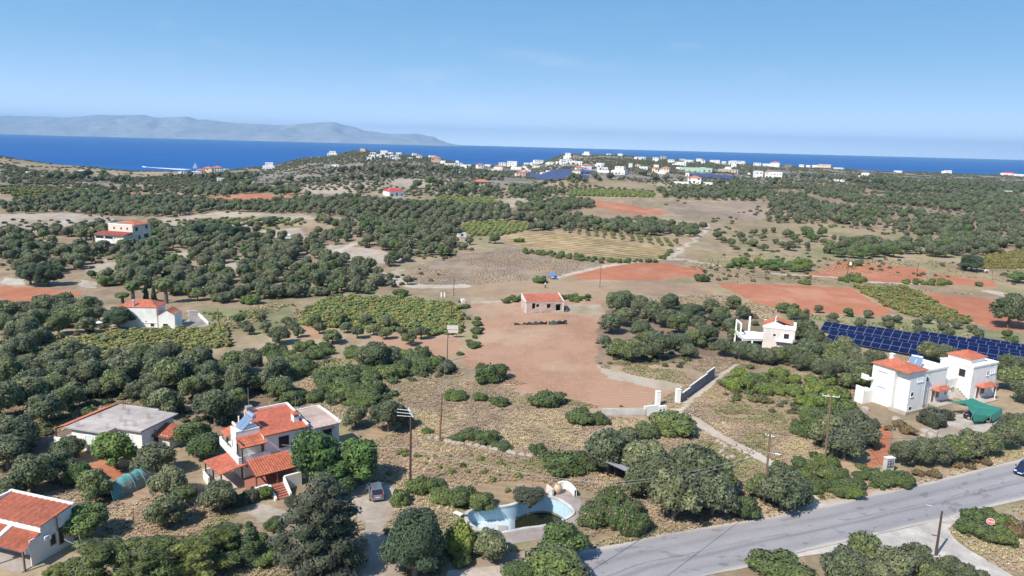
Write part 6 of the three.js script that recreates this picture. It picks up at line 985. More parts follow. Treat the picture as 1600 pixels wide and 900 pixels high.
(() => {
  const scrubGeo = leafMass(820, domeLobes(180, 1.6, 1.5, 5), { n: 110, len: 0.7, wid: 0.5, cols: GREYGREEN.concat(LENTISK), core: 0.8, low: -0.1, coreDetail: 0 });
  const list = []; const area = (poly, gap, o) => { for (const p of spread(poly, gap, poly[0][0] * 7 + poly[0][1] + 1, o)) { const g = hash2(Math.round(p.x), Math.round(p.z) + 3); p.c = g > 0.8 ? [0.8, 1.0, 0.6] : g > 0.35 ? [1.5, 1.3, 1.2] : [1.1, 1.05, 1.0]; list.push(p); } };
  area([[400, 282], [430, 258], [500, 243], [560, 235], [640, 242], [700, 252], [800, 264], [880, 250], [960, 246], [1100, 256], [1250, 270], [1400, 277], [1600, 283], [1600, 310], [1300, 300], [1000, 300], [800, 310], [600, 305], [400, 300]], 5.6, { size: 0.85, clump: 40, clumpCut: 0.42 });
  area([[0, 255], [120, 275], [260, 276], [400, 268], [400, 300], [200, 300], [0, 300]], 5.5, { size: 1.1, clump: 40, clumpCut: 0.4 });
  area([[0, 330], [400, 325], [700, 340], [800, 360], [700, 440], [500, 470], [200, 450], [0, 400]], 7, { size: 0.62, clump: 30, clumpCut: 0.5 });
  area([[1100, 345], [1200, 320], [1600, 310], [1600, 400], [1400, 396], [1150, 400]], 9, { size: 0.8, clump: 30, clumpCut: 0.5 });
  area([[1060, 404], [1160, 396], [1600, 412], [1600, 470], [1440, 455], [1120, 440]], 6, { size: 0.5, clump: 25, clumpCut: 0.52 });
  for (let i = 0, q = rngOf(808); i < 26000; i++) { const D = 480 + 900 * Math.sqrt(q()), x = (q() - 0.5) * 1.56 * D, z = -D; if (D < 760 && q() < 0.55) continue; if (D > table(RIMD, x / D) + 60 || fbm(x / 45, z / 70 + 9, 3) < 0.44 || KEEP.some(([a, b, d]) => (x - a) ** 2 + (z - b) ** 2 < d * d)) { q(); continue; } const g = q(); list.push({ x, z, turn: q() * 6.28, s: 0.55 + 0.6 * q(), sy: 0.9, k: g, c: g > 0.85 ? [0.8, 1.0, 0.6] : g > 0.3 ? [1.5, 1.3, 1.2] : [1.1, 1.05, 1.0] }); }
  instanced('scrub', 'low scrub and scattered bushes over the distant hills', scrubGeo, tints[0], list);
  console.log('scrub', list.length);
})();
(() => {
  // tufts: a few blades each, in straw, brown and green
  const blades = (seed, n, h, lean) => { const r = rngOf(seed), q = []; for (let i = 0; i < n; i++) { const a = r() * 6.28, b = a + 1.57, w = 0.03 + 0.03 * r(), L = h * (0.6 + 0.6 * r()), o = 0.16 * r(), l = lean * r(), x = Math.cos(a) * o, z = Math.sin(a) * o, tx = x + Math.cos(a) * l, tz = z + Math.sin(a) * l; q.push([[x - Math.cos(b) * w, 0, z - Math.sin(b) * w], [x + Math.cos(b) * w, 0, z + Math.sin(b) * w], [tx, L, tz], [tx, L, tz]]); } const g = quads(q); g.deleteAttribute('uv'); const c = new Float32Array(g.attributes.position.count * 3).fill(1); g.setAttribute('color', new THREE.BufferAttribute(c, 3)); const nn = g.attributes.normal; for (let i = 0; i < nn.count; i++) nn.setXYZ(i, nn.getX(i) * 0.3, 0.9, nn.getZ(i) * 0.3); return g; };
  const straw = [[0.27, 0.26, 0.13], [0.42, 0.34, 0.21], [0.38, 0.29, 0.215], [0.46, 0.35, 0.25], [0.56, 0.45, 0.29], [0.48, 0.39, 0.23]], green = [[0.14, 0.17, 0.05], [0.19, 0.21, 0.07], [0.12, 0.14, 0.05]];
  const mat = new THREE.MeshStandardMaterial({ roughness: 1, vertexColors: true, side: THREE.DoubleSide });
  const tuft = blades(5, 13, 0.26, 0.34);
  const clear = [[[733, 475], [822, 470], [940, 469], [945, 492], [942, 520], [935, 550], [930, 572], [1000, 590], [1060, 600], [1030, 622], [940, 635], [880, 622], [765, 577], [722, 562], [754, 520]]].map(ground), clash = (p) => clear.some((q) => inPoly(q, p.x, p.z)) || ROADS.some((q) => inPoly(q, p.x, p.z)) || inPoly(poolCurve, p.x, p.z);
  const list = [], area = (poly, gap, cols, o) => { for (const p of spread(poly, gap, poly[0][0] * 3 + poly[0][1] + 2, o)) if (!clash(p)) { const cl = p.z > -250 ? nearClass(p.x, p.z) : 0; if (cl === GRAVEL || cl === TRACK || cl === RED) continue; const q = clamp(fbm(p.x / 6 + 50, p.z / 8, 3) * 1.7 - 0.35 + (p.k - 0.5) * 0.25) * (cols.length - 0.01), a = cols[Math.floor(q)], v = 0.8 + 0.4 * hash2(Math.round(p.x * 13), Math.round(p.z * 13)); p.c = [a[0] * v, a[1] * v, a[2] * v]; list.push(p); } };
  area([[0, 900], [0, 640], [450, 600], [640, 560], [800, 590], [1000, 640], [1150, 560], [1330, 600], [1380, 760], [1000, 850], [900, 870], [640, 905]], 0.4, straw, { clump: 7, clumpCut: 0.42, size: 0.95 });
  area([[620, 620], [760, 600], [1000, 640], [1280, 640], [1270, 740], [900, 760], [620, 660]], 0.36, straw, { clump: 5, clumpCut: 0.4, size: 1.1 });
  area([[930, 575], [1000, 555], [1150, 560], [1130, 600], [1060, 600], [1000, 588]], 0.4, straw.slice(0, 4), { size: 1.05, clump: 5, clumpCut: 0.36 });
  area([[1380, 760], [1480, 735], [1600, 700], [1600, 722], [1400, 775]], 0.5, straw, { size: 1 });
  area([[905, 858], [1000, 822], [1120, 816], [1250, 800], [1230, 806], [1000, 846]], 0.42, straw.slice(0, 4), { size: 1.15 });
  area([[1480, 830], [1500, 800], [1600, 780], [1600, 905], [1570, 900]], 0.5, straw, { size: 1, clump: 4, clumpCut: 0.4 });
  area([[300, 500], [320, 480], [460, 475], [480, 500], [420, 520], [350, 512]], 1.1, green.concat(straw.slice(0, 2)), { size: 2.0, clump: 8, clumpCut: 0.4 });
  area([[640, 445], [625, 425], [700, 400], [800, 390], [935, 405], [868, 434], [700, 448]], 1.1, straw.slice(1, 4), { size: 1.15, clump: 9, clumpCut: 0.42 });
  area([[1060, 408], [1160, 398], [1600, 412], [1600, 470], [1440, 455], [1330, 446], [1120, 440]], 1.5, straw.concat(green), { size: 1.3, clump: 12, clumpCut: 0.46 });
  area([[940, 470], [1110, 460], [1240, 480], [1200, 500], [950, 480]], 1.1, straw, { size: 1.7, clump: 8, clumpCut: 0.4 });
  area([[1215, 488], [1260, 492], [1400, 499], [1600, 524], [1600, 545], [1440, 530], [1300, 506]], 1.1, green.concat(straw.slice(4)), { size: 1.3, clump: 7, clumpCut: 0.45 });
  area([[425, 575], [520, 560], [690, 560], [720, 580], [640, 620], [500, 615]], 0.7, straw.concat(green), { size: 1.2, clump: 6, clumpCut: 0.42 });
  instanced('dry_grass', 'dry straw and green grass tufts over the open ground', tuft, mat, list);
  // knee-high green weeds on the brown plot above the pool
  const weed = leafMass(840, domeLobes(190, 0.55, 0.5, 4), { n: 140, len: 0.22, wid: 0.1, cols: LENTISK.concat(LIME), core: 0.6, low: 0, coreDetail: 0 });
  const spots = [[60, 397], [135, 410], [170, 437], [360, 405], [400, 420], [325, 447], [345, 472], [270, 408], [450, 508], [510, 550], [475, 485], [280, 475], [88, 387], [180, 418], [85, 405], [480, 440], [415, 472], [210, 408], [30, 352], [555, 490], [230, 455], [20, 480]];
  for (const [zx, zy] of spots) { const [x, z] = G(600 + zx / 2.6475, 560 + zy / 2.6475); const w = 0.55 + 0.7 * hash2(zx, zy); const m = put('weed', weed, tints[2]); m.position.set(x, height(x, z), z); m.scale.set(w, w, w); m.rotation.y = zx; tag(m, 'knee-high green weed on the brown plot above the pool', 'weed', 'weeds above the pool'); }
  console.log('tufts', list.length);
})();
(() => {
  // low growth between the trunks of the near groves
  const geo = leafMass(860, domeLobes(195, 1.0, 0.8, 6), { n: 200, len: 0.34, wid: 0.2, cols: GREYGREEN.concat(LENTISK), core: 0.7, low: -0.1, coreDetail: 0 }), list = [];
  const area = (poly, gap, o) => { for (const p of spread(poly, gap, poly[0][0] * 5 + poly[0][1] + 3, { jitter: 1, ...o })) { if (ROADS.some((q) => inPoly(q, p.x, p.z)) || inPoly(poolCurve, p.x, p.z)) continue; const cl = (p.z > -250 ? nearClass : midClass)(p.x, p.z); if (OPEN.has(cl)) continue; const g = hash2(Math.round(p.x * 5), Math.round(p.z * 5)); p.c = g > 0.66 ? [0.9, 1.15, 0.6] : g > 0.33 ? [1.5, 1.25, 1.0] : [0.9, 0.9, 0.85]; p.s *= 0.5 + 0.7 * p.k; list.push(p); } };
  area([[0, 590], [70, 570], [330, 570], [450, 600], [440, 650], [340, 700], [280, 690], [200, 640], [90, 660], [40, 900], [0, 900]], 1.9, { size: 1.0, clump: 8, clumpCut: 0.42 });
  area([[0, 500], [130, 488], [185, 522], [40, 566], [0, 580]], 2.2, { size: 1.1, clump: 8, clumpCut: 0.42 });
  area([[0, 395], [430, 380], [740, 390], [600, 450], [400, 478], [200, 455], [0, 430]], 4.2, { size: 1.1, clump: 18, clumpCut: 0.45 });
  area([[930, 570], [935, 500], [960, 475], [1120, 480], [1280, 520], [1290, 580], [1150, 575], [1000, 575]], 2.3, { size: 1.0, clump: 8, clumpCut: 0.4 });
  area([[1120, 620], [1150, 585], [1350, 600], [1370, 700], [1300, 740], [1250, 700]], 2.0, { size: 1.0, clump: 7, clumpCut: 0.4 });
  area([[1215, 745], [1262, 712], [1370, 735], [1430, 750], [1400, 768], [1300, 786]], 1.2, { size: 0.8, clump: 5, clumpCut: 0.35 });
  area([[440, 560], [690, 555], [700, 590], [600, 640], [450, 640]], 2.2, { size: 1.0, clump: 8, clumpCut: 0.42 });
  area([[1480, 815], [1510, 800], [1600, 795], [1600, 900]], 1.0, { size: 0.6, clump: 4, clumpCut: 0.4 });
  area([[560, 800], [640, 905], [900, 905], [905, 862], [700, 850]], 1.5, { size: 0.7, clump: 5, clumpCut: 0.5 });
  instanced('undergrowth', 'low scrubby undergrowth between the trees of the near groves', geo, tints[0], list);
  // clods and small stones turned up in the bare field
  const clod = new THREE.IcosahedronGeometry(0.5, 0).scale(1.2, 0.6, 1), cl = []; for (const p of spread([[733, 478], [822, 474], [938, 492], [935, 560], [1000, 592], [1055, 604], [940, 632], [880, 618], [790, 598], [728, 572], [750, 520]], 0.85, 91, { jitter: 1, clump: 9, clumpCut: 0.36 })) { const v = 0.8 + 0.5 * p.k; cl.push({ ...p, s: 0.08 + 0.26 * p.k ** 4, c: [0.36 * v, 0.22 * v, 0.15 * v] }); }
  instanced('soil_clods', 'clods and small stones turned up over the bare field', clod, M(1, 1, 1, { roughness: 1 }), cl);
  console.log('undergrowth', list.length, 'clods', cl.length);
})();

// ---------------------------------------------------------------- walls and gate of the pale field
(() => {
  const w = thing('gate_wall', 'long low white plastered wall left of the gateway', 'wall'), [ax, az] = G(940, 649), [bx0, bz0] = G(1008, 649.5), L = Math.hypot(bx0 - ax, bz0 - az), t = turnOf(Math.atan2(bx0 - ax, -(bz0 - az)) * 180 / Math.PI);
  w.position.set(ax, 0, az); w.rotation.y = t; put('wall', bx(0, 0, -0.15, L, 1.15, 0.15), M(0.72, 0.71, 0.70, { map: concreteTex }), w); put('footing', bx(-0.1, 0, -0.28, L, 0.12, 0.28), concrete, w);
  const [cx, cz] = G(1006, 649), [dx, dz] = G(1040, 645), L2 = Math.hypot(dx - cx, dz - cz), w2 = thing('gate_wall', 'taller stepped white wall joining the left gate pillar', 'wall', [cx, 0, cz + 0.05], turnOf(Math.atan2(dx - cx, -(dz - cz)) * 180 / Math.PI)); put('wall', [bx(0, 0, -0.16, L2 * 0.62, 1.55, 0.16), bx(L2 * 0.62, 0, -0.2, L2, 1.3, 0.2)], white, w2);
  const pil = (px, py, hgt, label) => { const [x, z] = G(px, py), p = thing('gate_pillar', label, 'pillar', [x, 0, z], 0.2); put('pillar', bx(-0.36, 0, -0.36, 0.36, hgt, 0.36), white, p); put('cap', bx(-0.4, hgt, -0.4, 0.4, hgt + 0.08, 0.4), white, p); };
  pil(1027, 634, 2.5, 'white gate pillar at the end of the stepped wall, left of the gateway'); pil(1058.5, 629, 2.3, 'white gate pillar at the start of the dark wall, right of the gateway');
  const [ex, ez] = G(1064, 628), [fx, fz] = G(1115, 590), L3 = Math.hypot(fx - ex, fz - ez), w3 = thing('block_wall', 'long grey block wall with a pale top running back from the right gate pillar', 'wall', [ex, 0, ez], turnOf(Math.atan2(fx - ex, -(fz - ez)) * 180 / Math.PI));
  put('wall', [bx(0, 0, -0.12, L3 * 0.24, 1.45, 0.12), bx(L3 * 0.24, 0, -0.12, L3 * 0.76, 1.75, 0.12), bx(L3 * 0.76, 0, -0.12, L3, 2.0, 0.12)], M(0.27, 0.28, 0.33, { map: concreteTex }), w3); put('coping', [bx(0, 1.45, -0.16, L3 * 0.24, 1.53, 0.16), bx(L3 * 0.24, 1.75, -0.16, L3 * 0.76, 1.83, 0.16), bx(L3 * 0.76, 2.0, -0.16, L3, 2.08, 0.16)], oldWhite, w3);
  // the torn dark fence lying in the field
  const [gx, gz] = G(796, 508), [hx, hz] = G(886, 507), L4 = Math.hypot(hx - gx, hz - gz), f = thing('net_fence', 'low fence of dark green netting sagging across the pale field', 'fence', [gx, 0, gz], turnOf(Math.atan2(hx - gx, -(hz - gz)) * 180 / Math.PI)), q = [], N = 40, top = (u) => u < 0.25 ? 0.5 * Math.sin(u * 14) ** 2 + 0.1 : 0.45 + 0.55 * u + 0.18 * Math.sin(u * 60);
  for (let i = 0; i < N; i++) { const a = i / N, b = (i + 1) / N; if (a > 0.06 && Math.abs(a - 0.645) > 0.012) q.push([[a * L4, 0, 0.3 * Math.sin(a * 19)], [b * L4, 0, 0.3 * Math.sin(b * 19)], [b * L4, top(b), 0.25 * Math.sin(b * 23)], [a * L4, top(a), 0.25 * Math.sin(a * 23)]]); }
  put('netting', quads(q), M(0.035, 0.07, 0.065, { side: THREE.DoubleSide }), f); for (const u of [0.28, 0.45, 0.64, 0.8, 0.98]) put('post', cyl([u * L4, 0, 0], [u * L4, top(u) + 0.1, 0], 0.04, 0.04, 5), rust, f); put('bent_post', [cyl([0, 0.3, 0.3], [0.9, 0.75, 0], 0.05, 0.04, 5), cyl([0.9, 0.75, 0], [2.8, 0.2, 0.2], 0.05, 0.04, 5)], rust, f);
  const [vx, vz] = G(723, 473), v = put('white_block', bx(-0.5, 0, -0.4, 0.5, 1.0, 0.4), white); v.position.set(vx, 0, vz); v.rotation.y = 0.5; tag(v, 'small white block at the top left corner of the pale field', 'block');
  const [ux, uz] = G(692, 464), pg = bx(-0.16, 0, -0.16, 0.16, 1.3, 0.16); for (const a of [-0.45, 0.45]) { const o = put('white_post', pg, white); o.position.set(ux + a, height(ux, uz), uz); tag(o, 'short white post at the head of the dirt track', 'post', 'track posts'); }
})();

// ---------------------------------------------------------------- poles and wires
const poleTop = {};
function poleHeight(b, t) { let best = [1e9, 8]; const [x, z] = G(...b); for (let h = 1; h < 14; h += 0.05) { const d = rayOf(...t), k = (h - EYE + height(x, z)) / d[1], e = Math.hypot(d[0] * k - x, d[2] * k - z); if (e < best[0]) best = [e, h, d[0] * k, d[2] * k]; } return best; }
function pole(key, base, top, label, o = {}) {
  const [x, z] = G(...base), y = height(x, z), far = z < -200, b = far ? [0, (base[1] - top[1]) / scaleAt(x, z) / 0.98, x, z] : poleHeight(base, top), H = b[1], lx = far ? 0.1 : clamp(b[2] - x, -0.5, 0.5), lz = far ? 0 : clamp(b[3] - z, -0.5, 0.5);
  const p = thing(o.name || 'utility_pole', label, 'utility pole', [x, y, z]); put('pole', cyl([0, -0.3, 0], [lx, H, lz], o.r || 0.15, (o.r || 0.15) * 0.66, 9), o.m || woodBrown, p);
  poleTop[key] = [x + lx, y + H, z + lz]; const T = (a, c, d, e, f, g) => [[lx + a, H + c, lz + d], [lx + e, H + f, lz + g]];
  if (o.arm) { const [dx, dz] = o.arm; put('cross_arm', cyl(...T(-dx, -0.5, -dz, dx, -0.5, dz), 0.07, 0.07, 4), o.armMat || metal, p); for (const s of [-1, -0.33, 0.33, 1].slice(0, o.ins || 3)) put('insulator', cyl(...T(dx * s, -0.45, dz * s, dx * s, -0.2, dz * s), 0.05, 0.035, 7), shutter, p); }
  if (o.frame) { const [dx, dz] = o.frame; put('bracket', [cyl(...T(-dx, 0.15, -dz, 0.1, 0.15, 0.1), 0.035, 0.035, 4), cyl(...T(-dx * 1.05, -0.25, -dz, 0.1, -0.25, 0.1), 0.035, 0.035, 4), cyl(...T(-dx, -0.6, -dz + 0.2, 0.1, -0.6, 0.1), 0.035, 0.035, 4), cyl(...T(-0.35, 0.4, -0.2, 0.35, -0.5, 0.3), 0.06, 0.06, 4), cyl(...T(-0.35, 0.4, 0.2, 0.35, -0.5, 0.6), 0.05, 0.05, 4)], shutter, p); }
  if (o.lamp) { const [dx, dz] = o.lamp; put('lamp_arm', tube([[lx, H - 0.2, lz], [lx + dx * 0.6, H + 0.35, lz + dz * 0.6], [lx + dx, H + 0.4, lz + dz]], 0.03), metal, p); put('lamp_head', cyl([lx + dx, H + 0.4, lz + dz], [lx + dx * 1.55, H + 0.44, lz + dz * 1.55], 0.12, 0.09, 8), metal, p); }
  return p;
}
pole('a', [641, 762], [642, 643], 'tall dark wooden pole with a white bracket frame behind the parked car', { frame: [1.7, 0.3], r: 0.17, m: darkWood });
pole('b', [687, 690], [691, 607], 'slim rust-brown wooden pole on the terrace edge left of the low bushes', { arm: [0.12, 0.5], ins: 3, m: rust });
pole('c', [1193, 788], [1204, 675], 'leaning brown roadside pole with a lamp arm beside the dark olives', { r: 0.16, m: woodBrown, arm: [0.45, 0.2] });
pole('d', [1288, 728], [1299, 614], 'brown pole with a pale cross arm on the bank left of the red ramp', { arm: [1.0, 0.25], armMat: oldWhite, ins: 4, r: 0.16, m: woodBrown });
pole('e', [1389, 716], [1396, 668], 'pale thin metal pole behind the white meter cabinet', { r: 0.09, m: metal });
pole('f', [1462, 868], [1472, 799], 'dark wooden street lamp pole at the corner of the side road', { r: 0.15, m: darkWood, lamp: [-1.0, -0.3] });
pole('g', [943, 800], [943, 760], 'short rusty post among the oleanders', { r: 0.09, m: rust });
pole('h', [698.5, 565], [699.5, 521], 'wooden pole at the lower corner of the middle vineyard', { r: 0.13 });
pole('i', [705, 503], [705.5, 470], 'dark pole standing in the vineyard corner behind the pale signboard', { r: 0.1, m: darkWood });
pole('t', [709, 462], [709.5, 434], 'thin dark pole beside the dirt track above the middle vineyard', { r: 0.1, m: darkWood });
pole('j', [507, 585], [507, 558], 'thin dark post among the bright bushes', { r: 0.09, m: darkWood });
pole('k', [343, 510], [340, 482], 'thin pole right of the vineyard house drive', { r: 0.1, m: darkWood });
pole('l', [111, 470], [110, 455], 'thin dark post at the right end of the red field', { r: 0.12, m: darkWood });
pole('m', [937, 449], [939, 415], 'thin brown pole in front of the red oval field', { r: 0.12, m: rust });
pole('n', [1324, 428], [1327, 396], 'dark pole with a white box standing on the right red field', { r: 0.13, m: darkWood });
pole('o', [1432, 432], [1434, 411], 'thin dark pole at the right end of the red field', { r: 0.12, m: darkWood });
pole('p', [1152, 442], [1154, 412], 'thin pole at the left end of the yellow-green orchard row', { r: 0.11, m: rust });
pole('q', [201, 400], [201, 374], 'thin dark pole below the three storey house', { r: 0.12, m: darkWood });
pole('r', [1550, 430], [1551, 421], 'short dark stake on the red plot by the white horse', { r: 0.08, m: darkWood });
pole('s', [209, 812], [208, 796], 'thin fence stake on the dry slope', { r: 0.05, m: rust });
(() => {
  const box = thing('meter_box', 'small white box fixed to the pole on the right red field', 'box', (() => { const [x, z] = G(1327, 428); return [x, height(x, z) + 3.2, z]; })()); put('box', bx(-0.35, 0, -0.2, 0.35, 1.0, 0.2), white, box);
  // street lamp arm of the roadside pole
  const c = poleTop.c, la = thing('lamp_arm', 'pale street lamp arm fixed to the leaning roadside pole', 'street lamp', [c[0] - 0.15, c[1] - 2.6, c[2] + 0.12]); put('arm', cyl([0, 0, 0], [0.9, 0.05, 0.3], 0.03, 0.03, 5), metal, la); put('lamp_head', cyl([0.8, 0.06, 0.27], [1.35, 0.02, 0.45], 0.1, 0.07, 7), shutter, la);
  const wireM = M(0.06, 0.06, 0.065), wireL = M(0.45, 0.44, 0.43);
  const wire = (a, b, sag, m, label, r = 0.022) => { const pts = []; for (let i = 0; i <= 14; i++) { const t = i / 14; pts.push([lerp(a[0], b[0], t), lerp(a[1], b[1], t) - sag * 4 * t * (1 - t), lerp(a[2], b[2], t)]); } tag(put('overhead_wire', tube(pts, r, 4, 28), m), label, 'wire'); };
  const lift = (px, py, h) => { const [x, z] = G(px, py, h); return [x, h, z]; }, T = poleTop, off = (p, x, y, z) => [p[0] + x, p[1] + y, p[2] + z];
  const house = lift(440, 695, 5.2);
  wire(house, off(T.a, 0, -4.6, 0), 0.25, wireL, 'pale wire from the orange-roofed house to the tall pole'); wire(off(T.a, 0, -4.6, 0), off(T.g, 0, 0.4, 0), 0.6, wireL, 'pale wire from the tall pole to the post in the oleanders'); wire(off(T.g, 0, 0.4, 0), off(T.c, 0, -2.4, 0), 0.7, wireL, 'thin pale wire from the oleander post to the roadside pole', 0.014); wire(off(T.g, 0, 0.1, 0), off(T.c, 0, -2.9, 0), 0.7, wireL, 'second thin pale wire from the oleander post to the roadside pole', 0.014);
  wire(off(T.c, 0.1, -0.1, 0), off(T.e, 0, -1.6, 0), 0.5, wireM, 'dark wire from the roadside pole to the thin metal pole', 0.03); wire(off(T.e, 0, -1.6, 0), lift(1640, 672, 4.4), 0.5, wireM, 'dark wire running right along the roadside olive row', 0.02); wire(off(T.c, -0.1, -0.1, 0), lift(900, 905, 6.5), 1.2, wireM, 'dark wire from the roadside pole down to the bottom of the picture', 0.03); wire(off(T.e, 0, -0.4, 0), off(T.d, 0.02, -6.3, 0), 0.3, wireL, 'pale wire from the thin metal pole to the pole on the bank', 0.02);
  wire(off(T.d, 0.5, -0.4, 0.1), lift(1378, 728, 0.6), 0.1, wireM, 'stay wire of the pole on the bank', 0.02); wire(T.b, off(T.a, 0.2, 0.1, 0.2), 0.4, wireL, 'thin wire between the terrace pole and the tall pole', 0.012); wire(T.b, T.h, 1.0, wireL, 'thin wire from the terrace pole toward the vineyard', 0.012); wire(T.f, lift(1491, 815, 1.0), 0.1, wireM, 'stay wire of the street lamp pole', 0.014); wire(T.h, T.j, 0.8, wireL, 'thin wire from the vineyard pole to the post in the bushes', 0.012);
  wire(lift(100, 842, 3.2), lift(158, 860, 2.2), 0.3, wireL, 'pale cable from the corner house into the pines', 0.03); wire(lift(100, 825, 3.4), lift(216, 790, 2), 0.3, wireL, 'thin cable from the corner house to the slope', 0.014);
})();

// ---------------------------------------------------------------- cars
function makeCar(paint, o) {
  const c = new THREE.Group();
  // body: rounded sections along the length (x = -2.05 tail ... 2.05 nose): [x, half width, sill, belt]
  const S = [[-2.05, 0.62, 0.42, 0.72], [-2.0, 0.74, 0.3, 0.88], [-1.85, 0.82, 0.22, 0.98], [-1.4, 0.86, 0.2, 1.0], [-0.7, 0.875, 0.19, 0.98], [0, 0.88, 0.19, 0.96], [0.7, 0.875, 0.19, 0.94], [1.2, 0.86, 0.2, 0.86], [1.65, 0.83, 0.22, 0.77], [1.92, 0.74, 0.26, 0.68], [2.03, 0.58, 0.34, 0.58]];
  const K = 16, ring = ([x, w, y0, y1], e = 4) => Array.from({ length: K }, (_, i) => { const a = (i + 0.5) / K * 2 * Math.PI, ca = Math.cos(a), sa = Math.sin(a); return [x, (y0 + y1) / 2 + Math.sign(sa) * Math.pow(Math.abs(sa), 2 / e) * (y1 - y0) / 2, Math.sign(ca) * Math.pow(Math.abs(ca), 2 / e) * w * (sa > 0 ? 1 - 0.06 * sa : 1)]; });
  const loft = (rings) => { const P = [], I = [], n = rings[0].length; rings.forEach((r) => r.forEach((p) => P.push(...p))); for (let i = 0; i + 1 < rings.length; i++) for (let k = 0; k < n; k++) { const a = i * n + k, b = i * n + (k + 1) % n; I.push(a, a + n, b, b, a + n, b + n); } for (const [s, f] of [[0, 1], [rings.length - 1, 0]]) for (let k = 1; k + 1 < n; k++) f ? I.push(s * n, s * n + k, s * n + k + 1) : I.push(s * n, s * n + k + 1, s * n + k); const g = new THREE.BufferGeometry(); g.setAttribute('position', new THREE.Float32BufferAttribute(P, 3)); g.setAttribute('uv', new THREE.Float32BufferAttribute(new Float32Array(P.length / 3 * 2), 2)); g.setIndex(I); g.computeVertexNormals(); return g; };
  put('body', loft(S.map((s) => ring(s, 5))), paint, c);
  const gh = [[-1.92, 0.60, 0.93, 0.97], [-1.6, 0.69, 0.93, 1.28], [-1.15, 0.71, 0.93, 1.44], [-0.4, 0.72, 0.92, 1.49], [0.2, 0.71, 0.92, 1.45], [0.62, 0.69, 0.9, 1.24], [1.1, 0.66, 0.86, 0.9]];
  put('windows', loft(gh.map((s) => ring(s, 4))), glassDark, c);
  put('roof', loft([[-1.5, 0.60, 1.36, 1.385], [-1.15, 0.64, 1.43, 1.462], [-0.4, 0.655, 1.475, 1.512], [0.15, 0.64, 1.44, 1.475], [0.3, 0.6, 1.40, 1.42]].map((s) => ring(s, 6))), paint, c);
  put('pillars', [-1, 1].flatMap((s) => [cyl([-0.42, 0.95, s * 0.75], [-0.36, 1.46, s * 0.66], 0.035, 0.035, 5), cyl([0.95, 0.92, s * 0.68], [0.22, 1.44, s * 0.63], 0.04, 0.035, 5), cyl([-1.75, 0.98, s * 0.7], [-1.3, 1.4, s * 0.63], 0.06, 0.045, 5)]), paint, c);
  for (const [x, s] of [[-1.28, 1], [-1.28, -1], [1.28, 1], [1.28, -1]]) { const w = put('wheel', [cyl([x, 0.31, s * 0.68], [x, 0.31, s * 0.9], 0.31, 0.31, 18)], M(0.02, 0.02, 0.022), c); put('rim', cyl([x, 0.31, s * 0.89], [x, 0.31, s * 0.905], 0.2, 0.19, 14), metal, w); }
  for (const s of [-1, 1]) { put('headlight', bx(1.82, 0.55, s * 0.56 - 0.15, 1.98, 0.7, s * 0.56 + 0.15), M(0.85, 0.86, 0.88, { roughness: 0.15 }), c); put('tail_light', bx(-2.03, 0.72, s * 0.62 - 0.12, -1.88, 0.98, s * 0.62 + 0.1), M(0.45, 0.02, 0.05, { roughness: 0.3 }), c); put('mirror', bx(0.72, 0.92, s * 0.92 - 0.09, 0.86, 1.06, s * 0.92 + 0.09), paint, c); }
  put('number_plate', [bx(-2.08, 0.6, -0.26, -2.04, 0.71, 0.26), bx(2.03, 0.42, -0.26, 2.06, 0.53, 0.26)], shutter, c); put('bumper_trim', [bx(-2.07, 0.36, -0.7, -1.95, 0.44, 0.7)], o.trim || M(0.25, 0.26, 0.28), c); put('rear_wiper', bx(-1.86, 1.1, -0.3, -1.84, 1.12, 0.02), dark, c);
  c.name = numbered('parked_car'); return c;
}
(() => {
  const clear = { clearcoat: 1, clearcoatRoughness: 0.08, metalness: 0.4, roughness: 0.35 }, pm = (r, g, b) => new THREE.MeshPhysicalMaterial({ color: new THREE.Color(r, g, b), ...clear });
  const put2 = (c, p0, y, az, label, name) => { scene.add(c); c.position.set(p0[0], y, p0[1]); c.rotation.y = turnOf(az); tag(c, label, 'car'); };
  put2(makeCar(pm(0.20, 0.215, 0.24), {}), G(587, 773), 0.02, -18, 'grey hatchback parked under the leafy tree, seen from behind');
  put2(makeCar(pm(0.016, 0.03, 0.11), {}), G(1601, 739), 0.055, 232, 'dark blue car driving on the road at the right edge');
  put2(makeCar(pm(0.012, 0.016, 0.03), {}), [76.3, -110.6], 0.03, 120, 'dark car parked under the green shade net');
})();

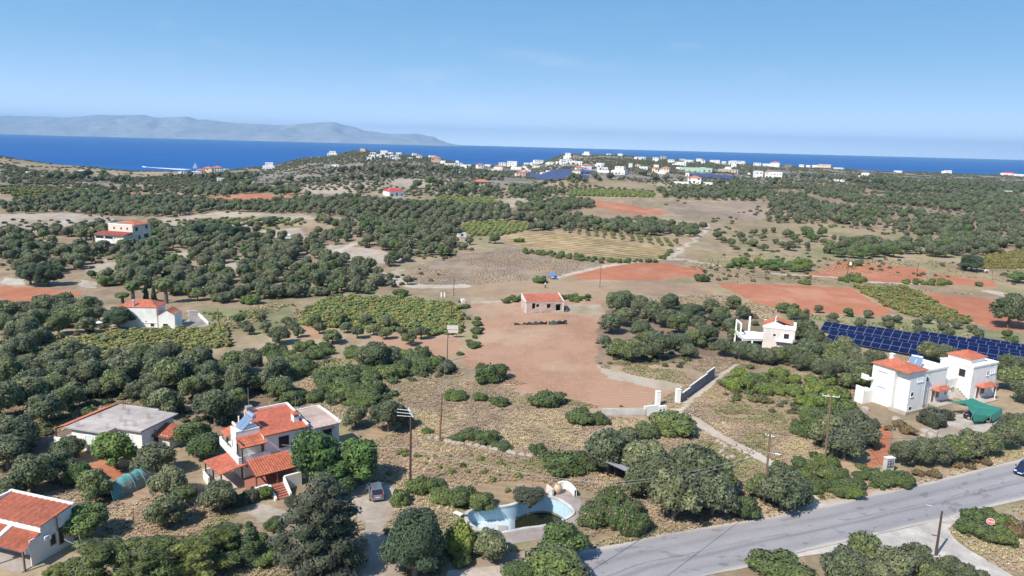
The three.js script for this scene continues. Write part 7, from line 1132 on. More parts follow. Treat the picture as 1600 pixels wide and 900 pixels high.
// ---------------------------------------------------------------- signs and roadside things
(() => {
  const at = (px, py) => { const [x, z] = G(px, py); return [x, 0.02, z]; };
  const face = (w, h, paint) => { const c = document.createElement('canvas'); c.width = w; c.height = h; paint(c.getContext('2d'), w, h); const t = new THREE.CanvasTexture(c); t.colorSpace = THREE.SRGBColorSpace; return new THREE.MeshStandardMaterial({ map: t, roughness: 0.5 }); };
  const s = thing('stop_sign', 'faded round red and white stop sign on a thin post in the green bush', 'road sign', at(1543.5, 840), Math.atan2(-66, 67) + 0.25); put('post', cyl([0, 0, -0.05], [0, 1.75, -0.05], 0.03, 0.03, 7), metal, s);
  const oct = new THREE.CylinderGeometry(0.42, 0.42, 0.03, 8); oct.rotateY(Math.PI / 8); oct.rotateX(Math.PI / 2); oct.translate(0, 1.95, 0); put('plate', oct, shutter, s);
  const f = new THREE.CircleGeometry(0.41, 8, Math.PI / 8); f.translate(0, 1.95, 0.02); put('face', f, face(256, 256, (g) => { g.fillStyle = '#f3e3e3'; g.fillRect(0, 0, 256, 256); g.fillStyle = '#d2666e'; g.beginPath(); for (let i = 0; i < 8; i++) g.lineTo(128 + 116 * Math.cos(Math.PI / 8 + i * Math.PI / 4), 128 + 116 * Math.sin(Math.PI / 8 + i * Math.PI / 4)); g.fill(); g.fillStyle = '#fbf3f3'; g.font = 'bold 74px sans-serif'; g.textAlign = 'center'; g.textBaseline = 'middle'; g.fillText('STOP', 128, 132); }), s);
  const b = thing('blue_sign', 'small tilted blue direction sign in the bush left of the stop sign', 'road sign', at(1526, 822), Math.atan2(-64, 70) - 0.1); put('post', cyl([-0.2, 0, -0.03], [-0.2, 0.75, -0.03], 0.025, 0.025, 6), metal, b); const bp = put('plate', bx(-0.33, -0.18, -0.012, 0.33, 0.18, 0.012), M(0.09, 0.25, 0.60, { roughness: 0.5 }), b); bp.position.set(0, 0.9, 0.02); bp.rotation.z = -0.3;
  const c = thing('meter_cabinet', 'white electric meter cabinet with two dark glass doors on the roadside verge', 'cabinet', at(1387, 737), turnOf(76)); put('cabinet', bx(-0.62, 0, -0.32, 0.62, 2.0, 0.32), M(0.72, 0.70, 0.67, { map: concreteTex }), c); put('cap', bx(-0.7, 2.0, -0.4, 0.7, 2.08, 0.4), oldWhite, c); for (const u of [-0.26, 0.24]) { const d = put('meter_door', bx(u - 0.22, 0.75, 0.32, u + 0.22, 1.75, 0.36), M(0.10, 0.10, 0.14, { roughness: 0.3 }), c); put('meter', [bx(u - 0.12, 1.35, 0.36, u + 0.1, 1.6, 0.38), bx(u - 0.12, 0.95, 0.36, u + 0.1, 1.15, 0.38)], M(0.4, 0.4, 0.45), d); }
  const n = thing('sign_board', 'pale two-panel signboard at the right corner of the middle vineyard', 'sign', (() => { const [x, z] = G(707, 528); return [x, 0, z]; })(), 0.05); put('post', [bx(-0.9, 0, -0.05, -0.8, 2.2, 0.05), bx(0.8, 0, -0.05, 0.9, 2.2, 0.05)], darkWood, n); put('upper_panel', bx(-1.25, 1.95, 0.05, 1.25, 2.85, 0.12), M(0.62, 0.58, 0.52), n); put('lower_panel', bx(-1.0, 1.15, 0.05, 1.25, 1.82, 0.12), M(0.60, 0.56, 0.50), n);
  const tarp = thing('blue_tarpaulin', 'bright blue tarpaulin over a low frame beside the track', 'tarpaulin', (() => { const [x, z] = G(863, 436); return [x, height(x, z), z]; })(), 0.3); put('cover', hip(-1.1, -1.2, 1.2, 1.2, 1.3, 2.0, 0.05), M(0.06, 0.20, 0.65), tarp); put('side', [bx(0.6, 0, 0.9, 1.15, 1.3, 1.0), bx(1.05, 0, -1.1, 1.15, 1.3, 0.9)], M(0.05, 0.16, 0.52), tarp); put('post', [cyl([-1, 0, 1.1], [-1, 1.3, 1.1], 0.05), cyl([-1, 0, -1.1], [-1, 1.3, -1.1], 0.05)], dark, tarp);
  // teal net tunnel in the garden
  const [tx, tz] = G(200, 764), t = thing('net_tunnel', 'teal netting stretched over hoops like a small tunnel in the garden', 'net tunnel', [tx, 0, tz], turnOf(20)); const nm = (r, g, b) => new THREE.MeshPhysicalMaterial({ color: new THREE.Color(r, g, b), roughness: 0.85, transmission: 0.2, side: THREE.DoubleSide });
  const q = [[], []], L = 6.2, prof = (u, k) => { const a = k / 10 * Math.PI, R = 1.15 + 0.09 * Math.cos(u * 12.6) + 0.1 * u, H = 1.55 + 0.12 * Math.cos(u * 12.6 + 0.6) + 0.5 * u; return [(u - 0.5) * L, Math.max(0, Math.sin(a) * H + 0.05 * Math.sin(u * 40 + k)), -Math.cos(a) * R]; };
  for (let i = 0; i < 24; i++) for (let k = 0; k < 10; k++) q[k >= 7 && i > 4 ? 1 : 0].push([prof(i / 24, k), prof(i / 24, k + 1), prof((i + 1) / 24, k + 1), prof((i + 1) / 24, k)]);
  put('net', quads(q[0]), nm(0.10, 0.30, 0.30), t); put('lower_net', quads(q[1]), nm(0.22, 0.27, 0.24), t); for (const u of [0, 0.25, 0.5, 0.75, 1]) put('hoop', tube(Array.from({ length: 11 }, (_, k) => { const p = prof(u, k); return [p[0], p[1] + 0.03, p[2]]; }), 0.04, 5), M(0.25, 0.42, 0.42), t);
  // ruined shelter in the thicket
  const [rx, rz] = G(966, 757), rs = thing('old_shelter', 'small ruined shelter with a tilted grey sheet roof in the olive thicket', 'shelter', [rx, 0, rz], turnOf(40)); put('roof', quads([[[-0.9, 2.6, 1.6], [1.6, 2.0, 1.6], [1.6, 2.2, -1.6], [-0.9, 2.9, -1.6]], [[1.6, 1.95, 1.6], [-0.9, 2.55, 1.6], [-0.9, 2.85, -1.6], [1.6, 2.15, -1.6]]]), M(0.36, 0.36, 0.40), rs); put('panel', quads([[[-1.4, 1.5, 1.9], [1.3, 1.2, 1.9], [1.4, 2.05, 1.7], [-1.1, 2.7, 1.7]], [[1.3, 1.2, 1.87], [-1.4, 1.5, 1.87], [-1.1, 2.7, 1.67], [1.4, 2.05, 1.67]]]), M(0.45, 0.36, 0.30), rs); put('post', [cyl([-1, 0, 1.6], [-0.9, 2.6, 1.6], 0.07, 0.06, 6), cyl([1.5, 0, 1.5], [1.5, 2, 1.5], 0.07, 0.06, 6), cyl([1.5, 0, -1.5], [1.5, 2.1, -1.5], 0.07, 0.06, 6), cyl([-0.4, 0, 1.7], [0.9, 1.6, 1.7], 0.05, 0.05, 5)], rust, rs);
  // broken wooden fence on the slope
  const [wx, wz] = G(297, 803), wf = thing('wooden_fence', 'broken piece of pale wooden fence on the slope left of the porch', 'fence', [wx, 0, wz], 0.3); put('post', [cyl([-0.5, 0, -0.4], [-0.5, 1.6, -0.4], 0.07, 0.06, 6), cyl([0.6, 0, 0.3], [0.6, 1.4, 0.3], 0.06, 0.05, 6)], paleBark, wf); put('rail', [cyl([-0.5, 1.2, -0.4], [0.6, 0.5, 0.3], 0.05, 0.05, 5), cyl([-0.2, 0.2, 0.6], [0.8, 1.0, 0.2], 0.05, 0.05, 5)], paleBark, wf);
  // parasol by the vineyard house
  const [mx, mz] = G(156, 519), ps = thing('parasol', 'white parasol at the left end of the yellowing vineyard', 'parasol', [mx, 0, mz]); put('pole', cyl([0, 0, 0], [0, 2.3, 0], 0.03), metal, ps); put('canopy', new THREE.ConeGeometry(0.75, 0.4, 8).translate(0, 2.35, 0), white, ps); put('base', cyl([0, 0, 0], [0, 0.12, 0], 0.25, 0.25, 8), concrete, ps);
  // boulders and rubble: rough stones, each its own
  const stone = [0, 1, 2].map((k) => { const g = new THREE.IcosahedronGeometry(0.5, 2), p = g.attributes.position; for (let i = 0; i < p.count; i++) { const s = 0.75 + 0.5 * fbm(p.getX(i) * 3 + k * 9 + 20, p.getY(i) * 3 + p.getZ(i) * 2 + 20, 3); p.setXYZ(i, p.getX(i) * s * 1.25, p.getY(i) * s * 0.8, p.getZ(i) * s); } g.computeVertexNormals(); return metreUV(g); }), sm = M(0.55, 0.49, 0.43, { map: concreteTex }), r = rngOf(55);
  const rocks = (label, group, list) => list.forEach(([px, py, s]) => { const [x, z] = G(px, py), m = put('stone', stone[Math.floor(r() * 3)], sm); m.position.set(x, height(x, z) + 0.1 * s, z); m.rotation.y = r() * 6; m.scale.setScalar(s); tag(m, label, 'stone', group); });
  rocks('pale boulder beside the yard of the twin white houses', 'boulders by the twin houses', [[1446, 676, 1.4], [1455, 681, 1.6], [1442, 682, 1.0], [1460, 676, 0.9], [1345, 648, 1.6], [1352, 640, 1.2], [1400, 657, 1.4], [1410, 661, 1.0], [1580, 662, 1.8], [1590, 655, 1.4], [1570, 656, 1.2]]);
  rocks('grey stone in the old terrace edge below the pale field', 'terrace edge stones', Array.from({ length: 26 }, (_, i) => [672 + i * 6.2 + 4 * r(), 683 + i * 1.15 + 3 * r(), 0.5 + 0.6 * r()]));
  rocks('pale stone in the heap left of the pale field', 'stone heap', Array.from({ length: 18 }, () => [628 + 28 * r(), 577 + 9 * r(), 0.6 + 0.7 * r()]));
  rocks('pale stone on the stony patch by the dirt track', 'track stones', Array.from({ length: 16 }, () => [1120 + 55 * r(), 688 + 28 * r(), 0.4 + 0.5 * r()]));
  rocks('pale rock on the bank at the right edge', 'bank rocks', Array.from({ length: 9 }, () => [1578 + 22 * r(), 812 + 40 * r(), 0.6 + 0.8 * r()]));
  rocks('white stone on the corner of the side road', 'corner stones', [[1516, 848, 0.45], [1509, 850, 0.3]]);
})();

// ---------------------------------------------------------------- houses of the coast, each where the photograph shows it
(() => {
  const unit = bx(-0.5, 0, -0.06, 0.5, 1, 0.06), paneUnit = bx(-0.5, 0, -0.06, 0.5, 1, 0.06), wm = M(0.05, 0.055, 0.07, { roughness: 0.3 }), fw = { white: M(0.80, 0.79, 0.77), cream: M(0.70, 0.56, 0.42), beige: M(0.55, 0.45, 0.36), pink: M(0.60, 0.40, 0.32), grey: M(0.42, 0.42, 0.43), green: M(0.36, 0.52, 0.42), stone: M(0.34, 0.25, 0.20) }, rf = M(0.50, 0.19, 0.11), rr = M(0.55, 0.05, 0.06), r = rngOf(31);
  const place = (px, py) => { let [x, z] = G(px, py); if (-z > 1500) { const d = rayOf(px, py), D = table(RIMD, d[0] / -d[2]) * 0.97; x = d[0] / -d[2] * D; z = -D; } return [x, z]; };
  const far = (px, py, w, h, label, o = {}) => {
    const [x, z] = place(px, py), s = scaleAt(x, z), W = w / s, H = h / s, D = Math.min(W, o.deep || 11), y = height(x, z), m = fw[o.m || 'white'];
    const t = thing(o.name || 'distant_house', label, o.cat || 'house', [x, y - 0.4, z], Math.atan2(-x, -z) + Math.PI + (o.turn ?? (r() - 0.5) * 0.7), o.group);
    t.rotation.y = Math.atan2(-x, -z) + (o.turn ?? (r() - 0.5) * 0.7) ;
    const floors = Math.max(1, Math.round(H / 3.1)), hx = W / 2; const body = [];
    if (o.step) { body.push(bx(-hx, 0, -D / 2, hx, H * 0.55, D / 2), bx(-hx * 0.55, H * 0.55, -D / 2 + 0.2, hx * 0.75, H, D / 2 - 0.8)); } else body.push(bx(-hx, 0, -D / 2, hx, H, D / 2));
    put('wall', body, m, t);
    if (o.roof) put('roof', hip(-hx * (o.step ? 0.6 : 1) - 0.4, -D / 2 - 0.4, hx * (o.step ? 0.8 : 1) + 0.4, D / 2 + 0.4, H + 0.02, H + Math.min(2, D * 0.2), 0.1), o.roof === 'red' ? rr : rf, t);
    else put('roof', bx(-hx * (o.step ? 0.58 : 1.02), H, -D / 2 + (o.step ? 0.1 : -0.1), hx * (o.step ? 0.78 : 1.02), H + 0.25, D / 2 - (o.step ? 0.7 : -0.1)), m, t);
    if (o.wall) return t;
    const nw = clamp(Math.round(W / 3.6), 1, 6); for (let f = 0; f < floors; f++) for (let k = 0; k < nw; k++) { if (r() < 0.18) continue; const up = o.step && (f + 1) * H / floors > H * 0.6; if (up && (k === 0 || k === nw - 1)) continue; const wd = r() < 0.3 ? 1.8 : 1.1, q = put('window', unit, wm, t); q.scale.set(wd, f ? 1.25 : r() < 0.4 ? 2.0 : 1.25, 1); q.position.set(-hx + (k + 0.5) * W / nw, f * H / floors + (f ? 0.9 : 0.7), D / 2 - (up ? 0.8 : 0)); }
    return t;
  };
  const wall = (px, py, w, h, label) => far(px, py, w, h, label, { wall: true, name: 'distant_wall', cat: 'wall', deep: 1.2, turn: 0 });
  const V = 'white village house by the far coast, among many alike';
  const many = (list, label, group, o = {}) => list.forEach(([px, py, w, h, oo]) => far(px, py, w, h, label, { group, ...o, ...oo }));
  // left bay
  far(46, 272, 8, 4, 'tiny white hut on the bare strip at the far left'); far(131, 272, 18, 6, 'long white flat-roofed house alone left of the bay'); far(304, 273, 18, 5, 'white flat-roofed house left of the red-roofed cluster by the bay'); far(284, 271, 8, 3, 'low white hut on the shore of the bay');
  far(313, 268, 10, 6, 'beige house with red roof, left end of the bay cluster', { m: 'cream', roof: 1 }); far(326, 268, 13, 8, 'tall beige house with red roof in the bay cluster', { m: 'cream', roof: 1 }); far(340, 268, 12, 7, 'white house with red roof, right of the bay cluster', { roof: 1 }); far(354, 264, 7, 4, 'small pale house right of the bay cluster', { m: 'cream' }); far(345, 284, 11, 6, 'small white house among the trees below the bay cluster'); wall(382, 279, 34, 2.2, 'long white wall below the bay cluster');
  far(420, 265, 18, 11, 'white two storey house on the left shoulder of the hill', { step: 1, deep: 12 });
  // hill
  far(519, 243, 15, 7, 'white house on the left crest of the hill', { step: 1 }); far(567, 238, 11, 6, 'pale house on the very top of the hill', { m: 'beige', step: 1 }); far(513, 262, 11, 5, 'grey house on the hillside', { m: 'grey' }); far(525, 262, 10, 5, 'white house beside the grey one on the hillside');
  many([[600, 240, 11, 5], [611, 242, 7, 4], [623, 243, 8, 5], [582, 242, 7, 4], [606, 247, 8, 4], [641, 249, 7, 3], [592, 246, 6, 3], [651, 271, 6, 3]], 'white house on the right crest of the hill', 'houses on the hill crest');
  far(655, 248, 9, 5, 'small house with orange roof on the right slope of the hill', { roof: 1 }); far(681, 255, 14, 9, 'pink house with orange roof on the right foot of the hill', { m: 'pink', roof: 1 }); wall(714, 270, 16, 2.4, 'long white wall right of the hill');
  many([[692, 256, 8, 5], [706, 259, 12, 4], [722, 260, 8, 3], [732, 260, 8, 3], [753, 260, 4, 3], [762, 261, 9, 4]], 'low white house at the right foot of the hill', 'houses at the foot of the hill');
  // middle distance
  far(615, 306, 26, 9, 'white-walled building with a bright red sheet roof below the hill', { roof: 'red', turn: 0.5, deep: 9 }); far(752, 292, 26, 9, 'cream house with an orange roof among the distant groves', { m: 'cream', roof: 1, turn: 0.45 }); far(815, 276, 15, 7, 'pink house with orange roof beside the solar field', { m: 'pink', roof: 1 }); far(720, 369, 14, 6, 'tiny white hut with two openings in the middle grove', { deep: 4, turn: 0.3 }); far(535, 348, 38, 6, 'low blue-grey shed in the trees left of centre', { m: 'grey', deep: 6, turn: 0.2 }); far(289, 375, 13, 6, 'small hut with an orange roof right of the three storey house', { m: 'cream', roof: 1, deep: 4 }); far(390, 366, 15, 12, 'dark shed with a pale roof beside the dark green trees', { m: 'stone', deep: 5 }); wall(332, 377, 16, 4, 'cream garden wall below the dark green trees'); far(446, 371, 14, 5, 'white heap of rubble walls on the bare yard', { deep: 4 });
  // village
  far(785, 260, 11, 6, 'white village house left of the red-roofed one'); far(780, 265, 14, 5, 'low house with red roof in front of the village', { roof: 1 }); far(801, 261, 15, 9, 'white two storey village house with balconies', { deep: 10 }); wall(776, 267, 16, 3, 'low white wall in front of the red-roofed village house'); far(840, 258, 21, 8, 'wide stepped white village building', { step: 1 }); far(887, 248, 12, 9, 'white tower-like house on the headland', { step: 1 }); far(900, 249, 8, 7, 'brown stone ruin on the headland', { m: 'stone' }); far(917, 243, 12, 6, 'white house on the crest of the headland', { step: 1 }); far(968, 272, 21, 12, 'big white three storey building right of the long village wall', { step: 1, deep: 10 }); wall(932, 269, 38, 4, 'long white village wall'); far(905, 266, 12, 5, 'village house with orange roof, left of a pair', { roof: 1 }); far(916, 264, 13, 6, 'village house with orange roof, right of a pair', { roof: 1 });
  const slide = far(985, 263, 5, 8, 'white water slide chute above the village', { wall: true, deep: 3, turn: 0.3, name: 'water_slide', cat: 'water slide' });
  many([[702, 259, 10, 4], [808, 265, 17, 4], [823, 257, 8, 4], [838, 262, 12, 3], [857, 258, 7, 4], [861, 258, 10, 5], [872, 256, 6, 4], [879, 258, 8, 9], [889, 256, 8, 7], [905, 257, 10, 5], [897, 254, 5, 3], [935, 262, 7, 4], [941, 266, 14, 5], [951, 243, 6, 3], [970, 244, 7, 4], [1000, 249, 15, 4], [960, 272, 10, 5], [1005, 265, 12, 5], [823, 267, 5, 4], [1093, 253, 9, 5], [1112, 253, 6, 3], [1120, 255, 8, 5], [1131, 256, 6, 4], [1146, 256, 9, 5], [1157, 256, 12, 5], [1197, 257, 10, 4], [1252, 262, 7, 5], [1263, 262, 6, 4], [1275, 262, 10, 4], [1310, 263, 14, 3], [1404, 266, 11, 3], [1310, 283, 14, 2.4], [1475, 270, 6, 4], [1481, 271, 8, 5]], V, 'white village houses by the far coast');
  far(1025, 250, 10, 4, 'low green-sided building on the coast', { m: 'green' }); far(1036, 249, 8, 5, 'brownish house on the coast', { m: 'beige' }); far(1066, 252, 9, 4, 'small green building on the coast', { m: 'green' }); far(1061, 259, 21, 6, 'white building with a row of arches', { step: 1 }); far(1023, 270, 9, 8, 'cream block in the village, left of a pair', { m: 'cream', roof: 1 }); far(1040, 270, 13, 8, 'cream block in the village, right of a pair', { m: 'cream', roof: 1 }); far(1090, 268, 46, 6, 'long low pale green hotel building', { m: 'green', deep: 12 }); far(1130, 269, 15, 5, 'beige building right of the long hotel', { m: 'beige' }); far(1148, 271, 14, 6, 'second beige building right of the long hotel', { m: 'beige' }); far(1085, 286, 20, 9, 'white villa with a pale red roof behind white garden walls', { roof: 1, deep: 12 }); wall(1064, 287, 22, 3.5, 'white garden wall left of the villa'); wall(1106, 288, 14, 3.5, 'white garden wall right of the villa');
  far(1184, 277, 12, 10, 'tall white house, left of three on the brown strip'); far(1200, 278, 10, 10, 'tall white house, middle of three on the brown strip', { roof: 1 }); far(1214, 279, 18, 10, 'wide white house, right of three on the brown strip'); far(1211, 261, 14, 7, 'white coast house with a red roof', { roof: 1 }); far(1231, 262, 8, 5, 'brown unfinished house on the coast', { m: 'stone' }); far(1288, 263, 19, 6, 'long cream coast building', { m: 'cream' }); far(1352, 279, 17, 9, 'white stepped house alone on the right slope', { step: 1 }); far(1575, 274, 18, 4, 'red-roofed low house at the far right coast', { roof: 'red' }); far(1590, 276, 14, 4, 'white house beside the red-roofed one at the far right'); far(1575, 302, 20, 4, 'long low white building at the right edge'); far(1451, 298, 9, 3, 'small white hut in the right groves'); far(1590, 350, 10, 5, 'white hut at the right edge among olives', { deep: 3 });
  for (let i = 0; i < 34; i++) { const px = 690 + 520 * r(), [rx, rz] = place(px, 250 + 26 * r()); const p0 = pix(rx, height(rx, rz), rz); far(p0[0], p0[1], 5 + 8 * r(), 3.2 + 3 * r(), V, { group: 'white village houses by the far coast', step: r() < 0.25 ? 1 : 0, roof: r() < 0.2 ? 1 : 0 }); }
  for (let i = 0; i < 10; i++) { const px = 560 + 120 * r(), [rx, rz] = place(px, 238 + 12 * r()); const p0 = pix(rx, height(rx, rz), rz); far(p0[0], p0[1], 5 + 5 * r(), 3.2 + 1.6 * r(), 'white house on the right crest of the hill', { group: 'houses on the hill crest' }); }
  // boats
  const onSea = (px, py) => { const d = rayOf(px, py), t = (-25 - EYE) / d[1]; return [d[0] * t, d[2] * t]; };
  const [sx, sz] = onSea(305, 263), k = -sz / FOCAL, b = thing('sailing_boat', 'small sailing boat with pale sails off the bay cluster', 'sailing boat', [sx, -25, sz], 0.6); put('hull', prism([[-4 * k * 0.9, 0.6 * k], [3.5 * k * 0.9, 0.6 * k], [2.6 * k * 0.9, -0.4 * k], [-3.4 * k * 0.9, -0.4 * k]], -0.9 * k, 0.9 * k), white, b); put('mast', cyl([0, 0, 0], [0, 10 * k, 0], 0.12 * k, 0.06 * k, 6), metal, b); put('sail', quads([[[0.2 * k, 1.2 * k, 0], [3 * k, 1.3 * k, 0.3 * k], [0.2 * k, 9.4 * k, 0], [0.2 * k, 9.4 * k, 0]], [[-3.4 * k, 1 * k, -0.2 * k], [-0.2 * k, 1 * k, 0], [-0.2 * k, 8.4 * k, 0], [-0.2 * k, 8.4 * k, 0]]]), M(0.75, 0.76, 0.78, { side: THREE.DoubleSide }), b);
  const [mx, mz] = onSea(226, 261), [wx, wz] = onSea(295, 265), mb = thing('motor_boat', 'white motor boat pulling a long wake across the bay', 'motor boat', [mx, -25, mz], Math.atan2(-(mz - wz), mx - wx)); put('hull', prism([[-4.5, 1.2], [3.5, 1.3], [6, 1.8], [4.5, -0.3], [-4.5, -0.3]], -1.7, 1.7), white, mb); put('cabin', bx(-1.5, 1.2, -1.2, 2, 2.7, 1.2), glassDark, mb); put('spray', bx(-9, -0.2, -2.4, -4.5, 0.5, 2.4), white, mb);
  const wake = quads([[[mx - 4, -24.9, mz + 3], [wx, -24.9, wz + 30], [wx, -24.9, wz - 14], [mx - 4, -24.9, mz - 3]].reverse()]), wk = put('boat_wake', wake, M(0.62, 0.70, 0.78, { side: THREE.DoubleSide, roughness: 1 })); wk.userData.kind = 'structure'; wk.userData.label = 'white wake trailing behind the motor boat';
})();

// ---------------------------------------------------------------- the figure in the field and the white horse, as one smooth body each
import { MarchingCubes } from 'three/addons/objects/MarchingCubes.js';
function bodyFrom(bones, lo, hi, res = 56, k = 0.05) {
  const mc = new MarchingCubes(res, new THREE.MeshBasicMaterial(), false, false, 60000), c = [0, 1, 2].map((i) => (lo[i] + hi[i]) / 2), s = Math.max(...[0, 1, 2].map((i) => hi[i] - lo[i])) / 2 * 1.08, half = res / 2;
  for (let z = 0; z < res; z++) for (let y = 0; y < res; y++) for (let x = 0; x < res; x++) {
    const p = [(x - half) / half * s + c[0], (y - half) / half * s + c[1], (z - half) / half * s + c[2]]; let d = 1e9;
    for (const [a, b, ra, rb] of bones) { const ab = [b[0] - a[0], b[1] - a[1], b[2] - a[2]], L = ab[0] ** 2 + ab[1] ** 2 + ab[2] ** 2 + 1e-9, t = clamp(((p[0] - a[0]) * ab[0] + (p[1] - a[1]) * ab[1] + (p[2] - a[2]) * ab[2]) / L), e = Math.hypot(p[0] - a[0] - ab[0] * t, p[1] - a[1] - ab[1] * t, p[2] - a[2] - ab[2] * t) - lerp(ra, rb, t), h = clamp(0.5 + 0.5 * (d - e) / k); d = lerp(d, e, h) - k * h * (1 - h); }
    mc.field[x + y * res + z * res * res] = -d;
  }
  mc.isolation = 0; mc.update(); const n = mc.count, P = new Float32Array(mc.positionArray.slice(0, n * 3)), N = new Float32Array(mc.normalArray.slice(0, n * 3));
  for (let i = 0; i < n; i++) for (let q = 0; q < 3; q++) P[i * 3 + q] = P[i * 3 + q] * s + c[q];
  const g = new THREE.BufferGeometry(); g.setAttribute('position', new THREE.BufferAttribute(P, 3)); g.setAttribute('normal', new THREE.BufferAttribute(N, 3)); g.setAttribute('uv', new THREE.BufferAttribute(new Float32Array(n * 2), 2)); return g;
}
(() => {
  const skin = M(0.42, 0.27, 0.20), at = (px, py) => { const [x, z] = G(px, py); return [x, height(x, z), z]; };
  const p = thing('person', 'person in a pale shirt and dark trousers walking across the ploughed strip', 'person', at(852, 450), 0.5), hand = (x, y, z) => [[[x, y, z], [x, y - 0.09, z + 0.01], 0.035, 0.03], ...[-0.03, -0.01, 0.01, 0.03].map((q, i) => [[x, y - 0.09, z + q], [x, y - 0.16 - 0.015 * (i % 2), z + q * 1.1 + 0.02], 0.011, 0.008]), [[x, y - 0.03, z + 0.03], [x, y - 0.1, z + 0.06], 0.012, 0.009]];
  put('body', bodyFrom([[[0, 1.52, 0.02], [0, 1.66, 0.03], 0.085, 0.095], [[0, 1.40, 0], [0, 1.54, 0.01], 0.055, 0.055], [[0, 1.6, 0.12], [0, 1.57, 0.135], 0.02, 0.015], ...hand(0.3, 0.88, 0.1), ...hand(-0.3, 0.9, -0.12), [[0.25, 1.32, 0], [0.28, 1.1, -0.02], 0.05, 0.045], [[0.28, 1.1, -0.02], [0.3, 0.88, 0.1], 0.042, 0.03], [[-0.25, 1.32, 0], [-0.28, 1.1, -0.04], 0.05, 0.045], [[-0.28, 1.1, -0.04], [-0.3, 0.9, -0.12], 0.042, 0.03], [[0, 1.38, 0], [0, 0.95, 0], 0.14, 0.12], [[0.09, 0.92, 0], [0.1, 0.1, 0.2], 0.09, 0.05], [[-0.09, 0.92, 0], [-0.1, 0.1, -0.22], 0.09, 0.05], [[0.18, 1.38, 0], [-0.18, 1.38, 0], 0.07, 0.07]], [-0.4, 0, -0.4], [0.4, 1.8, 0.4], 72, 0.03), skin, p);
  put('shirt', bodyFrom([[[0.17, 1.38, 0], [-0.17, 1.38, 0], 0.1, 0.1], [[0, 1.36, 0], [0, 0.98, 0], 0.18, 0.165], [[0.2, 1.37, 0], [0.275, 1.12, -0.01], 0.08, 0.07], [[-0.2, 1.37, 0], [-0.275, 1.12, -0.03], 0.08, 0.07]], [-0.45, 0.85, -0.3], [0.45, 1.55, 0.3], 44, 0.06), M(0.70, 0.66, 0.62), p);
  put('trousers', bodyFrom([[[0, 0.98, 0], [0, 0.88, 0], 0.17, 0.17], [[0.09, 0.88, 0], [0.1, 0.48, 0.14], 0.11, 0.085], [[0.1, 0.48, 0.14], [0.1, 0.1, 0.2], 0.085, 0.07], [[-0.09, 0.88, 0], [-0.1, 0.5, -0.02], 0.11, 0.085], [[-0.1, 0.5, -0.02], [-0.1, 0.12, -0.24], 0.085, 0.07]], [-0.35, 0, -0.4], [0.35, 1.1, 0.4], 48, 0.04), M(0.035, 0.03, 0.035), p);
  put('shoe', bodyFrom([[[0.1, 0.05, 0.18], [0.1, 0.04, 0.34], 0.05, 0.04]], [0, 0, 0.1], [0.2, 0.12, 0.4], 24), dark, p); put('shoe', bodyFrom([[[-0.1, 0.09, -0.26], [-0.1, 0.03, -0.12], 0.05, 0.04]], [-0.2, 0, -0.34], [0, 0.16, 0], 24), dark, p);
  put('hair', bodyFrom([[[0, 1.68, -0.01], [0, 1.71, 0.02], 0.1, 0.095]], [-0.15, 1.5, -0.2], [0.15, 1.85, 0.2], 24), M(0.5, 0.45, 0.4), p);
  const h = thing('white_horse', 'white horse grazing right of the round green tree beyond the red plot', 'horse', at(1540.5, 427), 0.25), B = [[[0.62, 1.12, 0], [-0.55, 1.14, 0], 0.29, 0.28], [[0.1, 1.05, 0], [-0.2, 1.05, 0], 0.31, 0.30], [[0.7, 1.18, 0], [1.15, 0.95, 0.03], 0.2, 0.13], [[1.15, 0.95, 0.03], [1.35, 0.62, 0.05], 0.12, 0.1], [[1.36, 0.62, 0.05], [1.42, 0.32, 0.06], 0.1, 0.055], [[1.27, 0.74, 0.1], [1.25, 0.84, 0.12], 0.03, 0.012], [[1.27, 0.74, 0.0], [1.25, 0.84, -0.02], 0.03, 0.012], [[-0.78, 1.18, 0], [-0.95, 0.6, 0.02], 0.06, 0.04]];
  for (const s of [-1, 1]) B.push([[0.6, 1.0, s * 0.14], [0.62 + 0.06 * s, 0.52, s * 0.15], 0.13, 0.065], [[0.62 + 0.06 * s, 0.52, s * 0.15], [0.6 + 0.08 * s, 0.08, s * 0.15], 0.055, 0.045], [[-0.58, 1.05, s * 0.15], [-0.45 + 0.04 * s, 0.72, s * 0.16], 0.19, 0.09], [[-0.45 + 0.04 * s, 0.72, s * 0.16], [-0.68 + 0.05 * s, 0.5, s * 0.16], 0.085, 0.06], [[-0.68 + 0.05 * s, 0.5, s * 0.16], [-0.62 + 0.05 * s, 0.08, s * 0.16], 0.055, 0.045]);
  put('body', bodyFrom(B, [-1.05, 0, -0.5], [1.5, 1.5, 0.5], 76, 0.08), M(0.66, 0.58, 0.50), h);
  for (const [x, z] of [[0.66, 0.15], [0.52, -0.15], [-0.57, 0.16], [-0.67, -0.16]]) put('hoof', cyl([x, 0, z], [x, 0.09, z], 0.06, 0.05, 8), dark, h);
})();

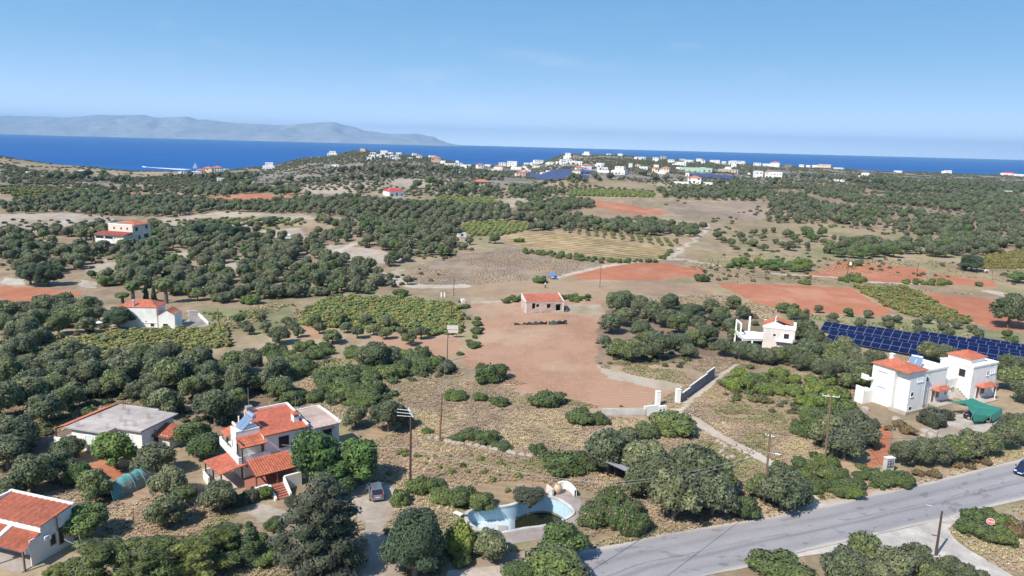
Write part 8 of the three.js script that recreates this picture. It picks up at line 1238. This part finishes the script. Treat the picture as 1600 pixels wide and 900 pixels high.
// ---------------------------------------------------------------- small sets of look-alikes are told apart by their order from left to right
(() => {
  const sets = new Map(); for (const o of scene.children) if (o.userData.category) { const l = o.userData.label; if (!sets.has(l)) sets.set(l, []); sets.get(l).push(o); }
  const nth = ['', 'second', 'third', 'fourth', 'fifth', 'sixth', 'seventh', 'eighth', 'ninth', 'tenth', 'eleventh', 'twelfth', 'thirteenth', 'fourteenth', 'fifteenth', 'sixteenth', 'seventeenth', 'eighteenth', 'nineteenth', 'twentieth'];
  for (const [label, list] of sets) {
    const n = list.length; if (n < 2 || n > 20 || label.split(' ').length + 5 > 16) continue;
    list.sort((a, b) => pix(...a.position.toArray())[0] - pix(...b.position.toArray())[0]);
    list.forEach((o, i) => { o.userData.label = label + (i === 0 ? `, leftmost of ${n}` : i === n - 1 ? `, rightmost of ${n}` : `, ${nth[i]} from left of ${n}`); });
  }
})();

renderer.render(scene, camera);
